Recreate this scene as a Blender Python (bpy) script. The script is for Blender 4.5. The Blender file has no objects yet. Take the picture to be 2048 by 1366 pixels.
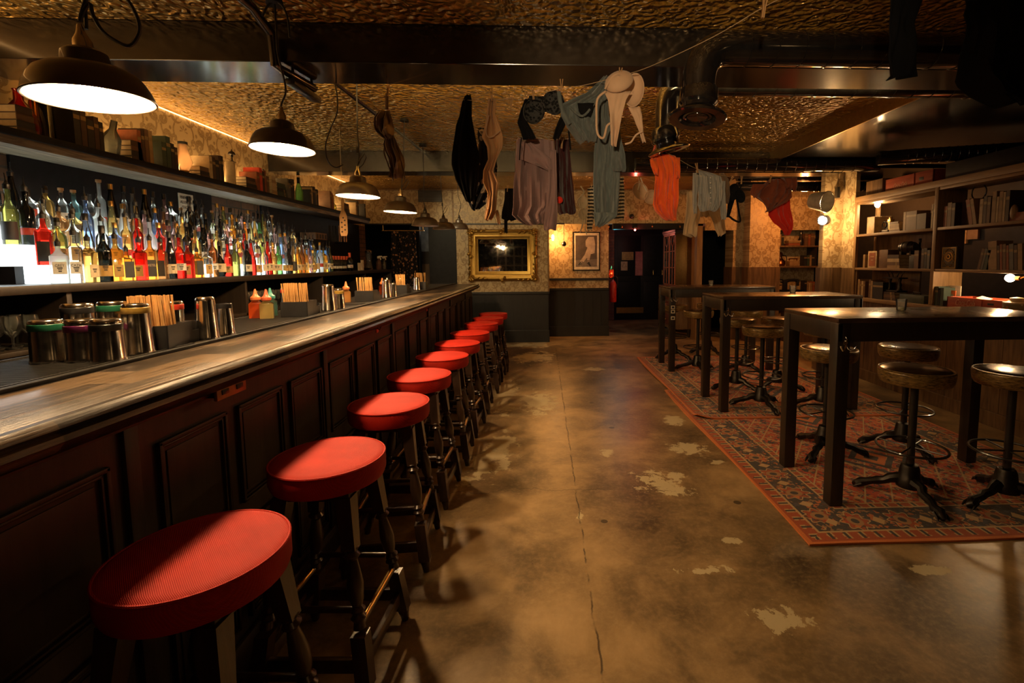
import bpy, bmesh, math, random
from math import sin, cos, pi, radians as R_, sqrt, atan2, floor, exp
from mathutils import Vector, Matrix
sc = bpy.context.scene
col = sc.collection
rnd = random.Random(7)

# ---------------------------------------------------------------- camera, world, exposure
CAM_H = 1.45; FPX = 950.0; PITCH = .0886; YAW = -.0439; ROLL = -.0055; PX = 1024 + 105.8; PY = 683 - 73.8
def cam_axes():
    cy, sy, cp, sp = cos(YAW), sin(YAW), cos(PITCH), sin(PITCH)
    f = Vector((-sy*cp, cy*cp, -sp)); r = Vector((cy, sy, 0)); u = r.cross(f)
    cr, sr = cos(ROLL), sin(ROLL)
    return cr*r + sr*u, -sr*r + cr*u, f
CR, CU, CF = cam_axes()
cam_d = bpy.data.cameras.new('camera'); cam = bpy.data.objects.new('camera', cam_d); col.objects.link(cam)
cam_d.sensor_width = 36; cam_d.lens = 36*FPX/2048; cam_d.shift_x = -105.8/2048; cam_d.shift_y = -73.8/2048
cam_d.clip_start = .05; cam_d.clip_end = 60
cam.matrix_world = Matrix(((CR.x, CU.x, -CF.x, 0), (CR.y, CU.y, -CF.y, 0), (CR.z, CU.z, -CF.z, CAM_H), (0, 0, 0, 1)))
sc.camera = cam
def W(x, y, X=None, Y=None, Z=None):
    """the room point seen at photo pixel (x, y) on a plane X=, Y= or Z="""
    d = CF + CR*((x-PX)/FPX) - CU*((y-PY)/FPX)
    if X is not None: t = X/d.x
    elif Y is not None: t = Y/d.y
    else: t = (Z-CAM_H)/d.z
    return Vector((d.x*t, d.y*t, CAM_H + d.z*t))
wd = bpy.data.worlds.new('world'); sc.world = wd; wd.use_nodes = True
wd.node_tree.nodes['Background'].inputs[0].default_value = (.010, .0075, .0055, 1)
wd.node_tree.nodes['Background'].inputs[1].default_value = .35
sc.view_settings.view_transform = 'Standard'; sc.view_settings.look = 'None'
sc.view_settings.gamma = 1; sc.view_settings.exposure = 0.0; sc.view_settings.use_curve_mapping = False
WARM = (1, .56, .22); WARM2 = (1, .60, .27); COOLW = (.80, .93, 1.0)
# room numbers (metres)
XL, XR, YF, YB = -3.15, 3.9, 8.63, -2.6
ZC, ZB1, ZB2, ZSOF = 2.75, 2.545, 2.51, 2.62
BAR_Z, BAR_X, BAR_END = 1.135, -.993, 7.22
TAB_Z = 1.125
LAMP_E = [105, 140, 130, 120]
LAMP_POS = [(-1.325, 1.51, 1.935), (-1.30, 2.50, 2.02), (-1.30, 3.46, 1.92), (-1.30, 4.45, 1.915), (-1.30, 5.36, 1.86), (-1.30, 6.35, 1.89), (-1.30, 7.46, 1.975)]

def lamp(name, kind, loc, energy, color, size=.03, rot=None, spot=None, parent=None, blend=.5, size_y=None):
    d = bpy.data.lights.new(name, kind); d.energy = energy; d.color = color
    if kind == 'AREA':
        d.shape = 'RECTANGLE'; d.size = size; d.size_y = size_y or size
    else: d.shadow_soft_size = size
    if kind == 'SPOT': d.spot_size = spot; d.spot_blend = blend
    o = bpy.data.objects.new(name, d); col.objects.link(o); o.location = loc
    if rot: o.rotation_euler = rot
    if parent: o.parent = parent
    return o
# added fill strips for ceiling and wall; light the place has: a spot on the mirror, lamps of the room behind the viewpoint
lamp('washing_spot', 'SPOT', (-.45, -1.1, 1.75), 300, (1, .70, .38), .05, Vector((1.3, 4.2, .62)).to_track_quat('-Z', 'Y').to_euler(), .62, blend=.9)
lamp('ceiling_fill', 'AREA', (-.3, 3.10, 2.60), 42, (1, .66, .26), 5.2, (pi-.55, 0, 0), size_y=.03)  # added unseen strip behind the near beam, brightens the middle ceiling bay
lamp('ceiling_fill', 'AREA', (-.3, 6.0, 2.58), 16, (1, .62, .26), 4.8, (pi-.5, 0, 0), size_y=.03)  # same added fill behind the far beam, for the last bay
for y0, y1 in ((.2, 2.6), (3.2, 5.6), (6.1, 7.9)):
    lamp('corner_fill', 'AREA', (XL+.04, (y0+y1)/2, 2.24), 4.5*(y1-y0), (1, .58, .22), .03, (0, pi+.25, 0), size_y=y1-y0)  # added unseen fill, keeps the glow on wallpaper and ceiling corner
lamp('mirror_spot', 'SPOT', (-1.9, 6.15, 2.45), 78, (1, .80, .46), .03, Vector((1.25, 2.5, -.95)).to_track_quat('-Z', 'Y').to_euler(), 1.25)
lamp('room_lamp', 'POINT', (.75, -.7, 2.35), 4, WARM, .10)
lamp('room_lamp', 'POINT', (2.6, -.6, 2.2), 1.5, WARM, .10)
lamp('corridor_lamp', 'POINT', W(1270, 462, Y=10.4), 7, (1, .22, .14), .04)
lamp('exit_glow', 'POINT', W(1232, 478, Y=9.6), 5, (.12, .85, 1), .05)

# ---------------------------------------------------------------- mesh builder
class MB:
    def __init__(s): s.v = []; s.f = []; s.m = []
    def add(s, vs, fs, mi=0):
        b = len(s.v); s.v += [tuple(p) for p in vs]; s.f += [tuple(i+b for i in f) for f in fs]; s.m += [mi]*len(fs); return s
    def box(s, x0, x1, y0, y1, z0, z1, b=0, mi=0):
        if b <= 0:
            return s.add([(x, y, z) for z in (z0, z1) for y in (y0, y1) for x in (x0, x1)],
                         [(0, 2, 3, 1), (4, 5, 7, 6), (0, 1, 5, 4), (2, 6, 7, 3), (0, 4, 6, 2), (1, 3, 7, 5)], mi)
        bm = bmesh.new(); bmesh.ops.create_cube(bm, size=1)
        for v in bm.verts:
            v.co = Vector(((x0+x1)/2+v.co.x*(x1-x0), (y0+y1)/2+v.co.y*(y1-y0), (z0+z1)/2+v.co.z*(z1-z0)))
        bmesh.ops.bevel(bm, geom=bm.edges[:], offset=min(b, (x1-x0)*.45, (y1-y0)*.45, (z1-z0)*.45), segments=2, profile=.6, affect='EDGES')
        bm.verts.index_update()
        s.add([v.co[:] for v in bm.verts], [[v.index for v in f.verts] for f in bm.faces], mi); bm.free(); return s
    def xform(s, M, start=0):
        for i in range(start, len(s.v)): s.v[i] = tuple(M @ Vector(s.v[i]))
        return s
    def lathe(s, prof, c=(0, 0, 0), n=24, M=None, cap=True, mi=0):
        """prof: list of (r, z)"""
        vs = []; fs = []
        for r, z in prof:
            for k in range(n):
                a = 2*pi*k/n; p = Vector((r*cos(a), r*sin(a), z))
                if M: p = M @ p
                vs.append(p + Vector(c))
        m = len(prof)
        for i in range(m-1):
            for k in range(n):
                k2 = (k+1) % n; fs.append((i*n+k, i*n+k2, (i+1)*n+k2, (i+1)*n+k))
        if cap:
            if prof[0][0] > 1e-5: fs.append(tuple(range(n-1, -1, -1)))
            if prof[-1][0] > 1e-5: fs.append(tuple((m-1)*n+k for k in range(n)))
        return s.add(vs, fs, mi)
    def cyl(s, p0, p1, r0, r1=None, n=12, mi=0):
        p0, p1 = Vector(p0), Vector(p1); r1 = r0 if r1 is None else r1
        q = (p1-p0).to_track_quat('Z', 'Y').to_matrix()
        return s.lathe([(r0, 0), (r1, (p1-p0).length)], p0, n, q, mi=mi)
    def tube(s, pts, r, n=8, closed=False, mi=0, cap=True):
        """r: number or list of radii"""
        pts = [Vector(p) for p in pts]; N = len(pts); vs = []; fs = []
        rr = r if isinstance(r, (list, tuple)) else [r]*N
        up = None
        for i in range(N):
            t = (pts[(i+1) % N]-pts[i-1]) if closed else (pts[min(i+1, N-1)]-pts[max(i-1, 0)])
            t.normalize()
            if up is None:
                up = Vector((0, 0, 1)) if abs(t.z) < .9 else Vector((1, 0, 0))
            a = t.cross(up).normalized(); up = a.cross(t).normalized()
            for k in range(n):
                th = 2*pi*k/n; vs.append(pts[i] + (a*cos(th)+up*sin(th))*rr[i])
        for i in range(N if closed else N-1):
            j = (i+1) % N
            for k in range(n):
                k2 = (k+1) % n; fs.append((i*n+k, i*n+k2, j*n+k2, j*n+k))
        if cap and not closed: fs += [tuple(range(n-1, -1, -1)), tuple((N-1)*n+k for k in range(n))]
        return s.add(vs, fs, mi)
    def torus(s, c, R, r, N=36, n=8, M=None, mi=0):
        pts = [Vector((R*cos(2*pi*i/N), R*sin(2*pi*i/N), 0)) for i in range(N)]
        if M: pts = [M @ p for p in pts]
        return s.tube([p+Vector(c) for p in pts], r, n, True, mi=mi)
    def prism(s, pts, d, mi=0):
        """pts: outline of 3D points in a plane; d: thickness vector"""
        n = len(pts); d = Vector(d); a = [Vector(p) for p in pts]
        return s.add(a+[p+d for p in a], [tuple(range(n-1, -1, -1)), tuple(range(n, 2*n))] + [(i, (i+1) % n, (i+1) % n+n, i+n) for i in range(n)], mi)
    def sphere(s, c, r, n=12, m=8, sc_=(1, 1, 1), M=None, mi=0):
        prof = [(max(1e-6, sin(pi*i/m)), -cos(pi*i/m)) for i in range(m+1)]
        MM = Matrix.Diagonal((r*sc_[0], r*sc_[1], r*sc_[2]))
        if M: MM = M @ MM
        return s.lathe(prof, c, n, MM, cap=False, mi=mi)
    def build(s, name, mat, parent=None, smooth=True, loc=None, rot=None, ang=38):
        me = bpy.data.meshes.new(name); me.from_pydata(s.v, [], s.f); me.update()
        mats = mat if isinstance(mat, (list, tuple)) else [mat]
        for m in mats: me.materials.append(m)
        if len(mats) > 1: me.polygons.foreach_set('material_index', s.m)
        bm = bmesh.new(); bm.from_mesh(me); bmesh.ops.recalc_face_normals(bm, faces=bm.faces[:]); bm.to_mesh(me); bm.free()
        if smooth:
            me.polygons.foreach_set('use_smooth', [True]*len(me.polygons)); me.set_sharp_from_angle(angle=R_(ang))
        o = bpy.data.objects.new(name, me); col.objects.link(o)
        if loc is not None: o.location = loc
        if rot is not None: o.rotation_euler = rot
        if parent is not None: o.parent = parent
        return o
def tag(o, label=None, cat=None, group=None, kind=None):
    if label: o['label'] = label
    if cat: o['category'] = cat
    if group: o['group'] = group
    if kind: o['kind'] = kind
    return o
def empty(name, loc, label=None, cat=None, group=None, rz=0):
    o = bpy.data.objects.new(name, None); col.objects.link(o); o.location = loc; o.rotation_euler = (0, 0, rz)
    o.empty_display_size = .05
    return tag(o, label, cat, group)
def struct(name, mb, mat, label=None, parent=None, smooth=False):
    o = mb.build(name, mat, parent, smooth)
    if parent is None: o['kind'] = 'structure'
    if label: o['label'] = label
    return o
def copy_tree(o, parent=None):
    c = o.copy(); col.objects.link(c)
    if parent is not None: c.parent = parent
    for ch in KIDS.get(o.name, ()) or [x for x in o.children]: copy_tree(ch, c)
    return c
KIDS = {}
def freeze(o):
    KIDS[o.name] = list(o.children)
    for c in o.children: freeze(c)
    return o
def dup(o, loc, rz=0, label=None, group=None, scale=None):
    c = copy_tree(o); c.location = loc; c.rotation_euler = (0, 0, rz)
    if scale: c.scale = scale
    if label: c['label'] = label
    if group: c['group'] = group
    return c
def text_mesh(s, size, mat, parent, name, M, shear=0, extr=.0006, align='CENTER', width=None):
    cu = bpy.data.curves.new('t', 'FONT'); cu.body = s; cu.size = size; cu.align_x = align; cu.align_y = 'CENTER'; cu.shear = shear
    cu.extrude = extr; cu.resolution_u = 3
    t = bpy.data.objects.new('t', cu); col.objects.link(t)
    bpy.context.view_layer.update()
    me = bpy.data.meshes.new_from_object(t.evaluated_get(bpy.context.evaluated_depsgraph_get()))
    bpy.data.objects.remove(t); bpy.data.curves.remove(cu)
    if width:
        xs = [v.co.x for v in me.vertices]; k = width/(max(xs)-min(xs))
        for v in me.vertices: v.co.x *= k
    me.transform(M); me.materials.clear(); me.materials.append(mat); me.name = name
    o = bpy.data.objects.new(name, me); col.objects.link(o)
    if parent is not None: o.parent = parent
    return o
# ---------------------------------------------------------------- procedural materials
class E_:
    """tiny maths layer over shader nodes"""
    def __init__(s, nt, v): s.nt = nt; s.v = v
    def op(s, o, *a):
        n = s.nt.nodes.new('ShaderNodeMath'); n.operation = o
        for i, x in enumerate((s,)+a):
            x = x.v if isinstance(x, E_) else x
            if isinstance(x, (int, float)): n.inputs[i].default_value = x
            else: s.nt.links.new(x, n.inputs[i])
        return E_(s.nt, n.outputs[0])
    def __add__(s, o): return s.op('ADD', o)
    __radd__ = __add__
    def __sub__(s, o): return s.op('SUBTRACT', o)
    def __rsub__(s, o): return E_(s.nt, o).op('SUBTRACT', s)
    def __mul__(s, o): return s.op('MULTIPLY', o)
    __rmul__ = __mul__
    def __truediv__(s, o): return s.op('DIVIDE', o)
    def lt(s, o): return s.op('LESS_THAN', o)
    def gt(s, o): return s.op('GREATER_THAN', o)
    def abs(s): return s.op('ABSOLUTE')
    def fr(s): return s.op('FRACT')
    def fl(s): return s.op('FLOOR')
    def sin(s): return s.op('SINE')
    def cos(s): return s.op('COSINE')
    def mx(s, o): return s.op('MAXIMUM', o)
    def mn(s, o): return s.op('MINIMUM', o)
    def pow(s, o): return s.op('POWER', o)
    def sq(s): return s.op('SQRT')
    def at2(s, o): return s.op('ARCTAN2', o)
    def log(s): return s.op('LOGARITHM', 2.718)
    def smooth(s, a, b, x=0., y=1.):
        n = s.nt.nodes.new('ShaderNodeMapRange'); n.interpolation_type = 'SMOOTHSTEP'
        s.nt.links.new(s.v, n.inputs[0])
        for i, q in enumerate((a, b, x, y)): n.inputs[i+1].default_value = q
        return E_(s.nt, n.outputs[0])
class M_:
    """one material under construction"""
    def __init__(s, name):
        s.m = bpy.data.materials.new(name); s.m.use_nodes = True; s.nt = s.m.node_tree
        s.b = s.nt.nodes['Principled BSDF']; s.out = s.nt.nodes['Material Output']
    def set(s, **k):
        for a, v in k.items():
            n = {'c': 'Base Color', 'r': 'Roughness', 'me': 'Metallic', 'ec': 'Emission Color', 'es': 'Emission Strength', 'sp': 'Specular IOR Level',
                 'tr': 'Transmission Weight', 'al': 'Alpha', 'coat': 'Coat Weight', 'cr': 'Coat Roughness', 'sh': 'Sheen Weight', 'ior': 'IOR', 'sss': 'Subsurface Weight'}[a]
            i = s.b.inputs[n]
            if isinstance(v, E_): v = v.v
            if isinstance(v, (int, float)): i.default_value = v
            elif isinstance(v, tuple): i.default_value = v if len(v) == 4 else (*v, 1)
            else: s.nt.links.new(v, i)
        return s
    def xyz(s, kind='Object'):
        n = s.nt.nodes.new('ShaderNodeTexCoord'); q = s.nt.nodes.new('ShaderNodeSeparateXYZ'); s.nt.links.new(n.outputs[kind], q.inputs[0]); s.vec = n.outputs[kind]
        return [E_(s.nt, q.outputs[i]) for i in range(3)]
    def world(s):
        n = s.nt.nodes.new('ShaderNodeNewGeometry'); q = s.nt.nodes.new('ShaderNodeSeparateXYZ'); s.nt.links.new(n.outputs['Position'], q.inputs[0]); s.vec = n.outputs['Position']
        return [E_(s.nt, q.outputs[i]) for i in range(3)]
    def comb(s, x, y, z=0.):
        q = s.nt.nodes.new('ShaderNodeCombineXYZ')
        for i, v in enumerate((x, y, z)):
            if isinstance(v, E_): s.nt.links.new(v.v, q.inputs[i])
            else: q.inputs[i].default_value = v
        return q.outputs[0]
    def noise(s, vec, scale, detail=3, rough=.5, dist=0, out='Fac'):
        n = s.nt.nodes.new('ShaderNodeTexNoise'); s.nt.links.new(vec, n.inputs['Vector'])
        n.inputs['Scale'].default_value = scale; n.inputs['Detail'].default_value = detail; n.inputs['Roughness'].default_value = rough; n.inputs['Distortion'].default_value = dist
        return E_(s.nt, n.outputs[out])
    def voro(s, vec, scale, feature='F1', metric='EUCLIDEAN', out='Distance', rnd_=1.):
        n = s.nt.nodes.new('ShaderNodeTexVoronoi'); n.feature = feature
        if feature != 'DISTANCE_TO_EDGE': n.distance = metric
        s.nt.links.new(vec, n.inputs['Vector'])
        n.inputs['Scale'].default_value = scale; n.inputs['Randomness'].default_value = rnd_
        return E_(s.nt, n.outputs[out])
    def ramp(s, f, stops, const=False):
        n = s.nt.nodes.new('ShaderNodeValToRGB'); s.nt.links.new(f.v, n.inputs[0]); cr = n.color_ramp
        if const: cr.interpolation = 'CONSTANT'
        while len(cr.elements) < len(stops): cr.elements.new(.5)
        for e, (p, c) in zip(cr.elements, stops): e.position = p; e.color = (*c, 1) if len(c) == 3 else c
        return n.outputs[0]
    def mix(s, f, a, b, mode='MIX'):
        n = s.nt.nodes.new('ShaderNodeMix'); n.data_type = 'RGBA'; n.blend_type = mode
        for i, v in ((0, f), (6, a), (7, b)):
            if isinstance(v, E_): v = v.v
            if isinstance(v, (int, float)): n.inputs[i].default_value = v
            elif isinstance(v, tuple): n.inputs[i].default_value = (*v, 1)
            else: s.nt.links.new(v, n.inputs[i])
        return n.outputs[2]
    def bump(s, h, strength=.3, dist=.01):
        n = s.nt.nodes.new('ShaderNodeBump'); s.nt.links.new(h.v, n.inputs['Height']); n.inputs['Strength'].default_value = strength; n.inputs['Distance'].default_value = dist
        s.nt.links.new(n.outputs[0], s.b.inputs['Normal']); return s
def plain(name, c, r=.5, **k):
    """a colour with a little grain and wear so nothing is perfectly flat"""
    q = M_(name); q.xyz(); n = q.noise(q.vec, 14, 4, .6)
    cc = tuple(min(1, v*1.22+.003) for v in c); cd = tuple(v*.76 for v in c)
    q.set(c=q.ramp(n, [(.3, cd), (.7, cc)]), r=r, **k); return q.m
def metal(name, c, r=.3, bump=0, **k):
    q = M_(name); q.xyz(); n = q.noise(q.vec, 30, 3, .6)
    q.set(c=q.ramp(n, [(.3, tuple(v*.8 for v in c)), (.7, c)]), me=1, r=n*.15+(r-.07), **k)
    if bump: q.bump(n, bump, .002)
    return q.m
def emit(name, c, s):
    q = M_(name); q.set(c=(0, 0, 0), ec=c, es=s); return q.m
def wood(name, c1, c2, r=.4, axis=1, sc_=6, coat=0, gloss_var=.1):
    q = M_(name); x, y, z = q.xyz(); a = [x, y, z]; k = [9, 9, 9]; k[axis] = .8
    v = q.comb(a[0]*k[0], a[1]*k[1], a[2]*k[2]); n = q.noise(v, sc_*.5, 5, .65, .6); n2 = q.noise(q.vec, 3, 2)
    q.set(c=q.ramp(n, [(.32, c1), (.68, c2)]), r=n2*gloss_var+r, coat=coat, cr=.2); q.bump(n, .25, .004); return q.m
def damask(q, x, y, w=.27, h=.42):
    """a half-drop damask of mirrored scrolls and palmettes: 0..1 mask from wall coordinates in metres"""
    X = x/w; c = X.fl(); odd = (c*.5).fr()*2.; u = (X.fr()-.5).abs(); v = (y/h+odd*.5).fr()
    def spiral(cx, cy, Rr, turns, sgn=1., width=-.55):
        dx = u-cx; dy = (v-cy)*1.55; r = (dx*dx+dy*dy).sq(); th = dy.at2(dx)
        s_ = (th*sgn+(r+.004).log()*turns).sin()
        return s_.gt(width)*r.lt(Rr)
    def dotm(cx, cy, rx, ry):
        dx = (u-cx)/rx; dy = (v-cy)/ry; return (dx*dx+dy*dy).lt(1.)
    def fan(cy, Rr, k, sgn):
        dx = u; dy = (v-cy)*1.55*sgn; r = (dx*dx+dy*dy).sq(); th = dx.at2(dy)
        return ((th*k).cos().gt(-.1))*r.lt((th*k).cos()*.03+Rr)*r.gt(.035)*th.lt(1.9)
    m = spiral(.27, .31, .25, 3.0)
    m = m.mx(spiral(.16, .66, .19, 2.8, -1.)); m = m.mx(spiral(.41, .82, .16, 2.6))
    m = m.mx(fan(.04, .15, 7., 1.)); m = m.mx(fan(.50, .12, 6., 1.))
    og = (u-((y/h+odd*.5)*(2*pi)).cos()*.17-.26).abs()
    m = m.mx(og.lt(.032)); m = m.mx(dotm(0., .80, .05, .07)); m = m.mx(dotm(.44, .52, .05, .04))
    return m
def wallpaper(name, c1, c2, axis):
    q = M_(name); p = q.world(); t = p[0] if axis == 'x' else p[1]
    m = damask(q, t+20., p[2]+10.); fine = q.noise(q.vec, 60, 2)
    veins = (q.noise(q.vec, 38, 2, .5, 1.5)*14.).sin().gt(.35)
    m2 = m*(1.-veins*.3)
    c = q.mix(m2, c1, c2); age = q.noise(q.vec, 1.3, 3)
    c = q.mix(age.smooth(.35, .8)*.35, c, tuple(v*.62 for v in c1))
    q.set(c=c, r=m*-.12+.55, sp=.35); q.bump(m*.6+fine*.2, .12, .002); return q.m
def anaglypta(name):
    """embossed ceiling paper under yellowed gold gloss"""
    q = M_(name); p = q.world()
    wob = q.noise(q.vec, 9, 2, .5, 0, 'Color')
    sw = q.voro(q.comb(p[0]+q.noise(q.vec, 11, 2)*.06, p[1]+q.noise(q.vec, 13, 1)*.06, p[2]), 12, 'SMOOTH_F1')
    rings = (sw*19.).sin(); buds = q.voro(q.vec, 25)
    h = rings*.35+buds*-.9+damask(q, p[0]+20., p[1]+20., .21, .33)*.35
    n = q.noise(q.vec, 2.2, 4)
    c = q.ramp(n, [(.3, (.34, .185, .030)), (.7, (.58, .34, .065))])
    q.set(c=c, r=.27, sp=.8, me=.45); q.bump(h, 1.0, .028); return q.m
def floor_mat():
    q = M_('polished_concrete'); x, y, z = q.world()
    big = q.noise(q.vec, .75, 4, .6, .3); mid = q.noise(q.vec, 2.6, 6, .65, .4); fine = q.noise(q.vec, 34, 4, .7)
    base = q.ramp(big*.55+mid*.45, [(.36, (.060, .041, .021)), (.46, (.16, .108, .052)), (.54, (.32, .215, .10)), (.64, (.50, .34, .165))])
    base = q.mix(fine.smooth(.4, .75)*.30, base, (.45, .33, .18))
    # worn pale scabs where the coating has gone
    def blob(cx, cy, rx, ry):
        a, b = (x-cx)/rx, (y-cy)/ry; return 1.-(a*a+b*b).sq()
    area = None
    for cx, cy, rx, ry in SCABS:
        b = blob(cx, cy, rx, ry); area = b if area is None else area.mx(b)
    rag = q.noise(q.vec, 6.5, 8, .72, .5)
    rag3 = q.noise(q.vec, 19, 6, .75); scab = (area*.62+(rag-.5)*1.9+(rag3-.5)*.8).smooth(.27, .33)*area.gt(0.)
    base = q.mix(scab*.85, base, (.52, .45, .27))
    spots = q.voro(q.vec, 2.3, out='Distance'); drk = q.noise(q.vec, 1.9, 5, .7)
    base = q.mix(spots.lt(.055)*.75, base, (.03, .023, .014)); base = q.mix(drk.smooth(.60, .74)*.55, base, (.055, .040, .022))
    pits = q.voro(q.vec, 13, out='Distance').lt(.035)*q.noise(q.vec, 1.1, 2).gt(.5); base = q.mix(pits*.7, base, (.04, .03, .02))
    # the long joint crack and the side crack
    wob = (q.noise(q.comb(y*1., 3.), 4, 5, .7)-.5)*.05
    cx_ = (x-(y*CRK[1]+CRK[0])-wob).abs()
    crack = cx_.smooth(.0015, .006, 1., 0.)*y.lt(8.); broken = q.noise(q.vec, 7, 3).smooth(.35, .5)
    w2 = (q.noise(q.comb(x*1., 7.), 3, 5, .75)-.5)*.30
    c2 = (y-2.92-w2).abs().smooth(.0015, .005, 1., 0.)*x.lt(CRK[0]+.25)*x.gt(-.62)
    cr = (crack*broken).mx(c2*.7)
    base = q.mix(cr*.8, base, (.025, .018, .01))
    q.set(c=base, r=mid*.25+scab*.2+.24, sp=.5); q.bump(fine*.25+mid*.5+cr*-1.2+scab*.3, .16, .008); return q.m
def rug_mat(hw, hl):
    q = M_('oriental_rug_pile'); x, y, z = q.xyz(); ax, ay = x.abs(), y.abs(); dx = hw-ax; dy = hl-ay; d = dx.mn(dy)
    alongy = dx.lt(dy); s = q_mixf(q, alongy, x, y)
    cream = (.50, .33, .15); rust = (.36, .070, .016); red = (.46, .060, .014); navy = (.040, .036, .036); org = (.58, .16, .03); tan = (.36, .19, .075); brown = (.10, .045, .025)
    pal = [(0, rust), (.16, navy), (.33, cream), (.42, red), (.60, brown), (.70, tan), (.78, (.07, .07, .08)), (.90, org)]
    v1 = q.voro(q.comb(x*1., y*1.), 46, 'F1', 'MANHATTAN', 'Color'); sep = q.nt.nodes.new('ShaderNodeSeparateColor'); q.nt.links.new(v1.v, sep.inputs[0])
    f1 = E_(q.nt, sep.outputs[0])
    spark = q.ramp(f1, pal, True)
    # field: red ground, stepped lattice, three big medallions
    f2 = q.voro(q.comb(x*1., y*1.), 13, 'F1', 'MANHATTAN'); field = q.mix((f1).gt(.30)*.92, red, spark); field = q.mix((f2-.30).abs().lt(.035), field, cream); field = q.mix(f2.lt(.13), field, navy)
    lat = ((x/.17).fr()-.5).abs()+((y/.25).fr()-.5).abs()
    field = q.mix((lat-.5).abs().lt(.035), field, cream); field = q.mix(lat.lt(.16)*f1.gt(.3), field, navy)
    med = (x/.42).abs()+((y/.9).fr()-.5).abs()*1.9
    ring = (med*22.).sin()
    field = q.mix(med.lt(.78)*ring.gt(.2), field, navy); field = q.mix((med-.78).abs().lt(.02), field, cream); field = q.mix(med.lt(.34)*ring.lt(0.), field, org)
    # main border: navy with a row of flower heads
    t = (s/.27).fr()-.5; b = (d-.20)/.30
    rr = (t*t*1.15+b*b).sq(); th = b.at2(t); petal = (th*8.).cos()*.05+.25
    bord = q.mix(f1.gt(.62)*.8, navy, spark)
    bord = q.mix(rr.lt(petal), bord, rust); bord = q.mix(rr.lt(petal)*f1.gt(.55), bord, spark); bord = q.mix(rr.lt(.16), bord, tan); bord = q.mix(rr.lt(.08), bord, navy); bord = q.mix((rr-petal-.03).abs().lt(.018), bord, cream)
    t2 = (s/.27+.5).fr()-.5; bord = q.mix(((t2.abs()+b.abs()*.9).lt(.13)), bord, cream)
    # guard stripe
    g = (s/.085).fr()-.5; guard = q.mix(g.abs().lt(.23)*f1.gt(.25), rust, cream); guard = q.mix(g.abs().lt(.10), guard, navy)
    c = field
    c = q.mix(d.lt(.385), c, guard); c = q.mix((d-.385).abs().lt(.006), c, cream); c = q.mix(d.lt(.335), c, bord); c = q.mix((d-.335).abs().lt(.006), c, cream)
    c = q.mix(d.lt(.105), c, guard); c = q.mix((d-.105).abs().lt(.007), c, cream); c = q.mix(d.lt(.040), c, rust); c = q.mix(d.lt(.022), c, org)
    wear = q.noise(q.vec, 3, 4); c = q.mix(wear.smooth(.45, .8)*.12, c, (.20, .10, .055))
    weave = q.noise(q.vec, 260, 2); c = q.mix(weave.smooth(.3, .7)*.22, c, (.02, .012, .008))
    q.set(c=c, r=.92, sp=.15, sh=.15); q.bump(weave, .35, .004); return q.m
def q_mixf(q, f, a, b): return a+(b-a)*f
def cloth(name, c, r=.85, pattern=None, c2=None):
    q = M_(name); x, y, z = q.xyz(); n = q.noise(q.vec, 90, 3); n2 = q.noise(q.vec, 6, 3)
    base = q.mix(n2.smooth(.3, .8)*.35, c, tuple(v*.65 for v in c))
    if pattern == 'floral':
        v = q.voro(q.vec, 15, 'F1', 'EUCLIDEAN'); v2 = q.voro(q.vec, 23, 'F1', 'EUCLIDEAN')
        base = q.mix(v.lt(.30), base, c2); base = q.mix(v.lt(.15), base, tuple(x_*.45+.02 for x_ in c2)); base = q.mix(v2.lt(.16), base, (.42, .36, .26))
    if pattern == 'stripe':
        base = q.mix(((z*26.).fr()).gt(.5), base, c2)
    if pattern == 'lace':
        v = q.voro(q.vec, 60, 'F1'); base = q.mix(v.gt(.5), base, c2)
    if pattern == 'denim':
        base = q.mix(q.noise(q.comb(x*4., y*4., z*.6), 26, 4).smooth(.35, .75)*.55, base, c2)
    if pattern == 'rib':
        base = q.mix(((x*80.).fr()).gt(.6)*.5, base, c2)
    q.set(c=base, r=r, sp=.12 if c[0] < .05 else .2, sh=0. if c[0] < .05 else .25); q.bump(n, .2, .002); return q.m
def glassy(name, c, a=.75, rough=.06, spec=1.0):
    """thin coloured glass: tinted see-through plus mirror-like skin"""
    q = M_(name); nt = q.nt
    tr = nt.nodes.new('ShaderNodeBsdfTransparent'); tr.inputs[0].default_value = (*c, 1)
    gl = nt.nodes.new('ShaderNodeBsdfGlossy'); gl.inputs['Roughness'].default_value = rough; gl.inputs[0].default_value = (spec, spec, spec, 1)
    fr = nt.nodes.new('ShaderNodeFresnel'); fr.inputs[0].default_value = 1.5
    tl = nt.nodes.new('ShaderNodeBsdfTranslucent'); tl.inputs[0].default_value = (*[min(1, v*1.1) for v in c], 1)
    m0 = nt.nodes.new('ShaderNodeMixShader'); m0.inputs[0].default_value = 1-a; nt.links.new(tr.outputs[0], m0.inputs[1]); nt.links.new(tl.outputs[0], m0.inputs[2])
    m1 = nt.nodes.new('ShaderNodeMixShader'); nt.links.new(fr.outputs[0], m1.inputs[0]); nt.links.new(m0.outputs[0], m1.inputs[1]); nt.links.new(gl.outputs[0], m1.inputs[2])
    nt.links.new(m1.outputs[0], q.out.inputs[0]); return q.m
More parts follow.
